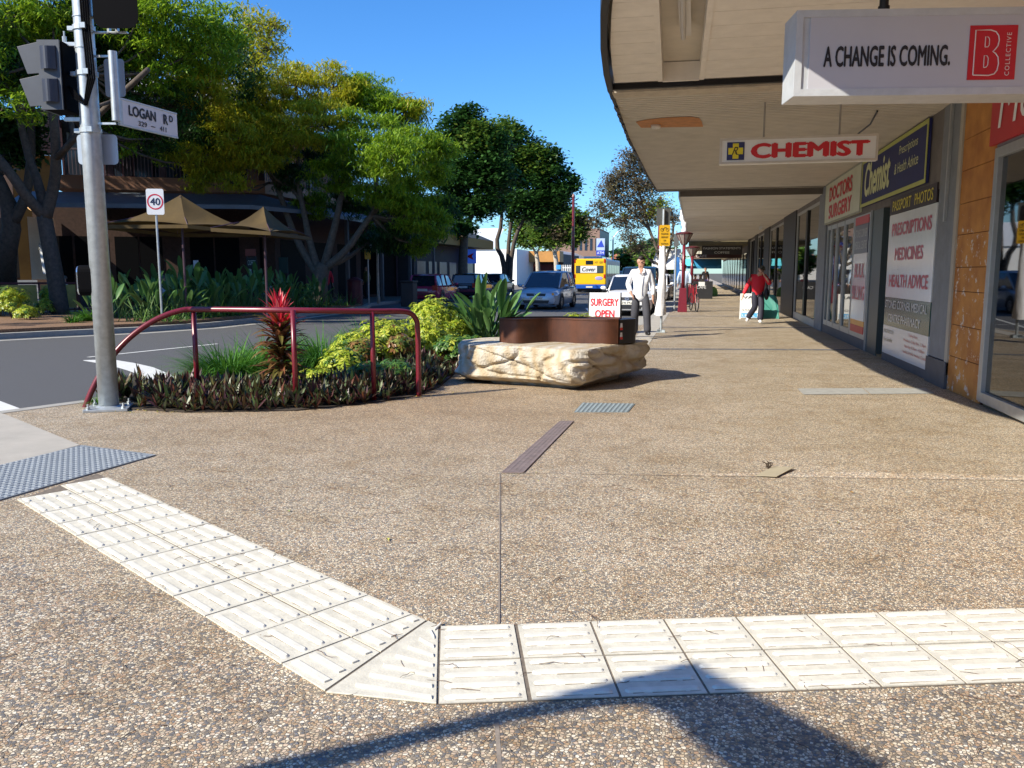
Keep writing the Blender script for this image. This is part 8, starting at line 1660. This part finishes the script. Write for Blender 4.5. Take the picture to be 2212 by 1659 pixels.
def person(label, loc, rz, J, top_m, leg_m, hair=hair_m, group=None, cat='person', sc=1.0, cap=None, shoes=shoe_m, jacket=False, facial=True, sleeve=1.0):
    t = thing('person', label, cat, loc, rz, group); t.scale = (sc,) * 3
    g = lambda k: Vector(J[k])
    P, E, Rr = [], [], []
    def add(v, r, par=None):
        P.append(tuple(v)); Rr.append(r); i = len(P) - 1
        if par is not None: E.append((par, i))
        return i
    pel = add(g('pel'), .085); wa = add(g('pel').lerp(g('chest'), .45), .095, pel); ch = add(g('chest'), .135, wa); nb = add(g('neck'), .055, ch)
    hd = g('head'); f_ = Vector(J.get('face', (0, -1, 0))).normalized(); up_ = (hd - g('neck')).normalized()
    jw_ = add(hd - up_ * .075 + f_ * .028, .060, nb); mi_ = add(hd + up_ * .0, .082, jw_); tp_ = add(hd + up_ * .075 - f_ * .008, .068, mi_)
    ch_ = add(hd - up_ * .105 + f_ * .062, .024, jw_); ns = add(hd - up_ * .018 + f_ * .105, .011, mi_)
    sd = up_.cross(f_)
    for s in (1, -1): add(hd - up_ * .015 + sd * s * .088 - f_ * .01, .016, mi_)
    for s, q in ((1, 'r'), (-1, 'l')):
        sh = add(g('sh' + q), .055, ch); el = add(g('el' + q), .040, sh); wr = add(g('wr' + q), .026, el); hand(P, E, Rr, wr, (g('wr' + q) - g('el' + q)) * .6 + Vector(J.get('hd' + q, (0, 0, -.3))), .6, s)
        hp = add(g('hp' + q), .068, pel); kn = add(g('kn' + q), .056, hp); an = add(g('an' + q), .036, kn); to = add(g('to' + q), .034, an)
    body = skin('body', P, E, Rr, skin_m, t, 0, 1); flat(body, .72, g('pel').z - .05, .15, lambda z: 0)
    # top
    P, E, Rr = [], [], []
    hem = add(g('pel') + Vector((0, 0, J.get('hem', -.10))), .172); wa = add(g('pel').lerp(g('chest'), .35), .160, hem); ch = add(g('chest') + Vector((0, 0, .02)), .165, wa); nk = add(g('neck') - Vector((0, 0, .045)), .072, ch)
    for q in 'rl':
        sh = add(g('sh' + q), .078, ch); a = add(g('sh' + q).lerp(g('el' + q), .5), .070, sh); el = add(g('el' + q), .064, a); w_ = add(g('el' + q).lerp(g('wr' + q), .93 * sleeve), .048, el)
    o = skin('shirt' if not jacket else 'jacket', P, E, Rr, top_m, t, 0, 2); flat(o, .68, g('pel').z - .4, .20, lambda z: 0)
    # trousers, one skin for both legs
    P, E, Rr = [], [], []
    pl_ = add(g('pel') + Vector((0, 0, .03)), .112)
    for q in 'rl':
        hp = add(g('hp' + q), .084, pl_); th = add(g('hp' + q).lerp(g('kn' + q), .5), .100, hp); kn = add(g('kn' + q), .090, th); cf = add(g('kn' + q).lerp(g('an' + q), .5), .086, kn); an = add(g('kn' + q).lerp(g('an' + q), 1.04), .088, cf)
    o = skin('trousers', P, E, Rr, leg_m, t, 0, 2); flat(o, .85, g('pel').z - .1, .14, lambda z: g('pel').y)
    for q in 'rl':
        a, b = g('an' + q), g('to' + q); d = (b - a); mb = MB(); d2_ = Vector((d.x, d.y, 0)); d2_ = d2_.normalized() if d2_.length > .01 else Vector((0, -1, 0)); 
        sk = skin('shoe', [tuple(a + Vector((0, 0, -.02)) - d2_ * .045), tuple(a + Vector((0, 0, -.015)) + d2_ * .02), tuple(a.lerp(b, .75)), tuple(b + d2_ * .03)], [(0, 1), (1, 2), (2, 3)], [.045, .050, .045, .034], shoes, t, 1, 2)
    # hair, eyes, brows, mouth, collar
    mb = MB(); c = hd + up_ * .035 - f_ * .022; mb.ell((0, 0, 0), (.084, .094, .090), 18, 12); M3 = Matrix((tuple(sd), tuple(f_), tuple(up_))).transposed(); nv = []
    for v in mb.v:
        v = Vector(v)
        if v.y > .015 and v.z < .045 and cap is None: v *= .72
        elif v.z < -.06: v.z = -.06
        if cap is not None and v.z < -.01: v.z = -.01
        nv.append(tuple(c + M3 @ v))
    mb.v = nv
    if cap is None: mb.build('hair', hair, t, smooth=True)
    else:
        mb.build('cap', cap, t, smooth=True); m2 = MB(); q = hd + up_ * .07 + f_ * .13; m2.ell((0, 0, 0), (.075, .07, .012), 12, 6); m2.v = [tuple(q + M3 @ Vector(v)) for v in m2.v]; m2.build('cap_peak', cap, t, smooth=True)
    if facial:
        for s in (1, -1):
            mb = MB(); mb.ell(tuple(hd + up_ * .008 + f_ * .078 + sd * s * .031), (.011, .008, .0055), 8, 5); mb.build('eye', hair_m, t, smooth=True)
            mb = MB(); mb.tube([hd + up_ * .027 + f_ * .083 + sd * s * .016, hd + up_ * .029 + f_ * .076 + sd * s * .044], .0035, 5); mb.build('eyebrow', hair_m, t)
        mb = MB(); mb.tube([hd - up_ * .062 + f_ * .092 - sd * .022, hd - up_ * .063 + f_ * .098, hd - up_ * .062 + f_ * .092 + sd * .022], .005, 5); mb.build('mouth', mat('lip', (.30, .10, .08), .5, var=0), t)
    return t
walkJ = dict(pel=(0, 0, .96), chest=(0, -.02, 1.30), neck=(0, -.015, 1.50), head=(0, -.03, 1.655), face=(.12, -1, -.02), hem=-.21,
    shr=(.175, 0, 1.425), elr=(.265, .05, 1.14), wrr=(.27, -.02, .90), shl=(-.175, -.01, 1.425), ell=(-.275, .06, 1.16), wrl=(-.20, -.10, .955), hdl=(.12, -.10, -.10),
    hpr=(.10, 0, .90), knr=(.115, -.06, .50), anr=(.12, .02, .11), tor=(.14, -.12, .07), hpl=(-.09, 0, .90), knl=(-.10, -.10, .50), anl=(-.115, .09, .13), tol=(-.13, -.04, .045))
walkJ.update(anr=(.165, -.22, .13), tor=(.20, -.36, .11), knr=(.145, -.17, .50), anl=(-.115, .12, .12), tol=(-.13, .0, .04), knl=(-.115, -.02, .50))
P_ = G(1381, 730)
m = person('man in an open-necked white shirt and charcoal trousers walking towards the viewer', (P_.x, P_.y + .1, 0), R(4), walkJ, shirt_w, trou)
# collar, placket and cuff details of the shirt
mb = MB()
for s in (-1, 1): mb.add([(s * .045, -.05, 1.515), (s * .012, -.128, 1.395), (s * .082, -.118, 1.425), (s * .088, -.06, 1.495)], [(0, 1, 2, 3)])
mb.build('collar', shirt_w, m)
mb = MB(); mb.b2((-.008, -.137, .95), (.010, -.128, 1.39)); mb.build('shirt_placket', mat('shirt_shadow', (.62, .62, .66), .8), m)  # placket strip painted in a shaded tone of the shirt
mb = MB(); mb.add([(-.045, -.085, 1.50), (.045, -.085, 1.50), (.018, -.125, 1.42), (0, -.130, 1.395), (-.018, -.125, 1.42)], [(0, 4, 3, 2, 1)]); mb.build('open_neck', skin_m, m)
for c in kids(m):
    if c.name.startswith('hair'): c.data = c.data
mb = MB(); mb.ell((-.27, -.12, .905), (.05, .035, .07), 8, 6); 
red_j = mat('red_jacket', (0.62, 0.012, 0.03), .7, var=.05, bump=.4, bs=9); navyt = mat('navy_trackpants', (0.018, 0.018, 0.035), .7, var=.05); wsh = mat('white_trainer', (.72, .72, .70), .5, var=.03); capm = mat('olive_cap', (0.05, 0.045, 0.025), .8)
womJ = dict(pel=(0, 0, .90), chest=(.02, -.03, 1.20), neck=(.03, -.06, 1.38), head=(.06, -.11, 1.49), face=(-.1, -1, -.30), hem=-.16,
    shr=(.18, -.02, 1.31), elr=(.30, -.14, 1.10), wrr=(.12, -.24, 1.34), hdr=(-.10, -.02, .25), shl=(-.155, 0, 1.31), ell=(-.27, .03, 1.07), wrl=(-.40, -.03, .80),
    hpr=(.085, 0, .84), knr=(.10, -.08, .47), anr=(.06, -.16, .10), tor=(.05, -.30, .06), hpl=(-.085, 0, .84), knl=(-.06, -.02, .46), anl=(-.20, .20, .16), tol=(-.24, .12, .06))
P_ = G(1634, 699)
wm = person('woman in a red jacket, dark cap and navy track pants, hand at her face', (P_.x, P_.y, 0), R(8), womJ, red_j, navyt, mat('grey_hair', (.12, .10, .09), .8), cap=capm, shoes=wsh, jacket=True)
mb = MB(); mb.tube([(.155, -.0, .88), (.165, -.06, .50), (.13, -.13, .16)], .008, 4); mb.tube([(-.155, .0, .88), (-.135, 0, .48), (-.26, .17, .20)], .008, 4); mb.build('trouser_stripe', white, wm)
mb = MB(); mb.ell((.24, .0, .82), (.07, .10, .17), 10, 7); mb.tube([(.24, 0, .96), (.22, -.02, 1.15), (.17, -.02, 1.36)], .012, 5); o = mb.build('shoulder_bag', blackp, None, smooth=True); o.location = (P_.x, P_.y, 0); tag(o, 'black bag hanging from the right shoulder of the woman in red', 'bag')
sitJ = dict(pel=(0, 0, .52), chest=(0, -.03, .86), neck=(0, -.05, 1.04), head=(0, -.07, 1.19), face=(0, -1, -.1), hem=-.06,
    shr=(.17, 0, .98), elr=(.23, -.12, .76), wrr=(.12, -.34, .76), shl=(-.17, 0, .98), ell=(-.23, -.12, .76), wrl=(-.12, -.34, .76),
    hpr=(.09, -.05, .50), knr=(.12, -.44, .50), anr=(.12, -.44, .10), tor=(.12, -.58, .04), hpl=(-.09, -.05, .50), knl=(-.12, -.44, .50), anl=(-.12, -.44, .10), tol=(-.12, -.58, .04))
pinks = mat('pink_shirt', (.50, .12, .16), .8); greys = mat('pale_shirt', (.45, .45, .50), .8); patt = mat('lilac_shirt', (.42, .32, .48), .8, var=.4, vs=14); blk_s = mat('black_shirt', (.015, .015, .018), .8)
def chairx(label, loc, rz, col, grp):
    t = thing('cafe_chair', label, 'chair', loc, rz, grp); mb = MB(); mb.b2((-.22, -.22, .43), (.22, .22, .46)); mb.build('seat', col, t); mb = MB(); mb.b2((-.22, .20, .62), (.22, .23, .86)); mb.build('backrest', col, t)
    for sx in (-1, 1):
        for sy in (-1, 1): mb = MB(); mb.tube([(.2 * sx, .2 * sy, 0), (.2 * sx, .2 * sy, .44 if sy < 0 else .86)], .012, 5); mb.build('leg', plastic, t)
    return t
def tablex(label, loc, grp):
    t = thing('cafe_table', label, 'table', loc, 0, grp); mb = MB(); mb.lathe([(.36, .72), (.36, .745)], (0, 0, 0), 18); mb.build('tabletop', mat('table_grey', (.35, .35, .35), .4), t); mb = MB(); mb.lathe([(.22, 0), (.22, .02), (.03, .04), (.03, .72)], (0, 0, 0), 12); mb.build('pedestal', plastic, t); return t
gt = 'cafe seating far down the footpath'
spotsP = [(1500, 50.5, 0.5, pinks, 'person in a pink top seated at the far footpath cafe'), (1512, 52.5, -.4, mat('cream_top', (.55, .48, .38), .8), 'person in a cream top seated beside the far cafe table'), (1526, 51.0, -1.2, patt, 'person in a lilac patterned top seated nearest the far cafe wall')]
ch0 = chairx('black cafe chair under the person in pink', (0, 0, 0), 0, plastic, gt); first = True
for i, (px, Y, rz, sm, lab) in enumerate(spotsP):
    b = AY(px, 640, Y); person(lab, (b.x, Y, 0), rz, sitJ, sm, trou, mat('fair_hair', (.30, .20, .10), .8) if i else hair_m, facial=False)
    if i == 0: ch0.location = (b.x, Y, 0); ch0.rotation_euler.z = rz
    else: dup(ch0, ('black cafe chair under the person in cream', 'black cafe chair under the person in lilac')[i - 1], (b.x, Y, 0), rz)
b = AY(1507, 640, 51); t0_ = tablex('round cafe table between the people seated far down the footpath', (b.x, 49.7, 0), gt)
b = AY(1494, 640, 46); mb = MB(); mb.b2((b.x - .1, 46, 0), (b.x + 1.1, 46.06, .95)); o = mb.build('windbreak', mat('black_windbreak', (.012, .012, .014), .6)); tag(o, 'black cafe windbreak panel beside the second lamp post', 'screen'); 
text('CAFE', mat('windbreak_white', (.55, .55, .55), .6), o, (b.x + .25, 46, .55), Rx, UPV, .5, .16)
standJ = dict(walkJ); standJ.update(anr=(.11, 0, .10), tor=(.12, -.16, .04), knr=(.11, -.02, .50), anl=(-.11, .02, .10), tol=(-.12, -.14, .04), wrl=(-.27, 0, .90), hdl=(0, 0, -.3))
b = AY(1522, 640, 60); person('person in dark clothes standing in the shade at the far cafe', (b.x, 60, 0), .4, standJ, blk_s, trou, facial=False)
b = AY(1470, 640, 36); person('person in a pale blue top standing behind the maroon lamp post', (b.x + .12, 37.5, 0), math.pi, standJ, mat('pale_blue_top', (.50, .60, .75), .8), trou, facial=False)
b = AY(707, 640, 36); person('person in a red shirt standing in the shade behind the forked tree', (b.x, 36, 0), .6, standJ, mat('bright_red_shirt', (.60, .02, .05), .8), trou, facial=False)
b = AY(792, 640, 42); person('person in dark clothes standing near the far shop columns', (b.x, 42, 0), -.6, standJ, mat('olive_shirt', (.12, .13, .05), .8), trou, facial=False)
gt2 = 'cafe seating behind the far planting'
for i, (px, py, Y, rz, sm, lab) in enumerate(((146, 640, 25.5, -.9, pinks, 'grey-haired seated diner in a pale shirt beside the leaning tree'), (355, 640, 27, .7, greys, 'diner in a pale shirt seated left of the cafe pier'), (572, 640, 29, 1.0, greys, 'diner seated below the right patio heater'))):
    b = AY(px, py, Y); person(lab, (b.x, Y, 0), rz, sitJ, greys, trou, mat('grey_hair', (.12, .10, .09)), facial=False, sleeve=.6); dup(ch0, ('black cafe chair of the diner beside the leaning tree', 'black cafe chair of the diner left of the pier', 'black cafe chair below the right patio heater')[i], (b.x, Y, 0), rz, group=gt2)
    dup(t0_, ('round cafe table beside the leaning tree', 'round cafe table left of the cafe pier', 'round cafe table below the right patio heater')[i], (b.x + .6 * math.sin(rz), Y - .6 * math.cos(rz), 0), 0, group=gt2)
# unseen buildings behind and left of the viewer, added to block low sky light
for k, (x0, y0, x1, y1, h, lab) in enumerate(((4.5, -34, 26, -11, 11, 'unseen brick corner building added behind the viewer to block low sky light'), (-9, -52, 3, -32, 12, 'unseen rendered shop added behind the viewer to block low sky light'), (-62, -34, -31, 18, 9.5, 'unseen long shop block added left of the picture to block low sky light'))):
    t = thing('shop_building', lab, 'building', (x0, y0, 0)); MB().b2((x0, y0, 0), (x1, y1, h)).build('wall', mat('behind_brick', (.25, .14, .10), .8, var=.15, vs=1), t, w=True)
    for j in range(5): xx_ = x0 + 1 + j * (x1 - x0 - 2) / 5; MB().b2((xx_, y1, 4.5), (xx_ + 1.4, y1 + .03, 6.5)).build('window', wglass, t, w=True)
    MB().b2((x0 - .2, y0, h), (x1 + .2, y1 + .3, h + .3)).build('parapet', beige, t, w=True); MB().b2((x0, y1, 2.9), (x1, y1 + 2.4, 3.2)).build('awning', awg, t, w=True)

# pieces that are separate things of the same kind under one parent become objects of their own
def split_loose(o):
    me = o.data; n = len(me.vertices); pa = list(range(n))
    def fd_(a):
        while pa[a] != a: pa[a] = pa[pa[a]]; a = pa[a]
        return a
    for e in me.edges:
        a, b = fd_(e.vertices[0]), fd_(e.vertices[1])
        if a != b: pa[a] = b
    gr = {}
    for f in me.polygons: gr.setdefault(fd_(f.vertices[0]), []).append(f)
    if len(gr) < 2: return
    nm = o.name.split('.')[0]; first = True; ms = list(me.materials)
    for fs in gr.values():
        idx = {}; V = []; F = []
        for f in fs:
            q = []
            for v in f.vertices:
                if v not in idx: idx[v] = len(V); V.append(tuple(me.vertices[v].co))
                q.append(idx[v])
            F.append(q)
        m2 = bpy.data.meshes.new(nm); m2.from_pydata(V, [], F); m2.update()
        for m_ in ms: m2.materials.append(m_)
        if first: keep = m2; first = False
        else: c = bpy.data.objects.new(nm, m2); C.objects.link(c); c.parent = o.parent
    o.data = keep
for o in list(C.objects):
    if o.type == 'MESH' and o.name.split('.')[0] in ('shopfront_glass', 'soffit_joint', 'clamp', 'hanger_rod', 'rim_hole', 'bolt', 'posts', 'trouser_stripe', 'roof_unit', 'mullion', 'bracket', 'hanger_post'): split_loose(o)
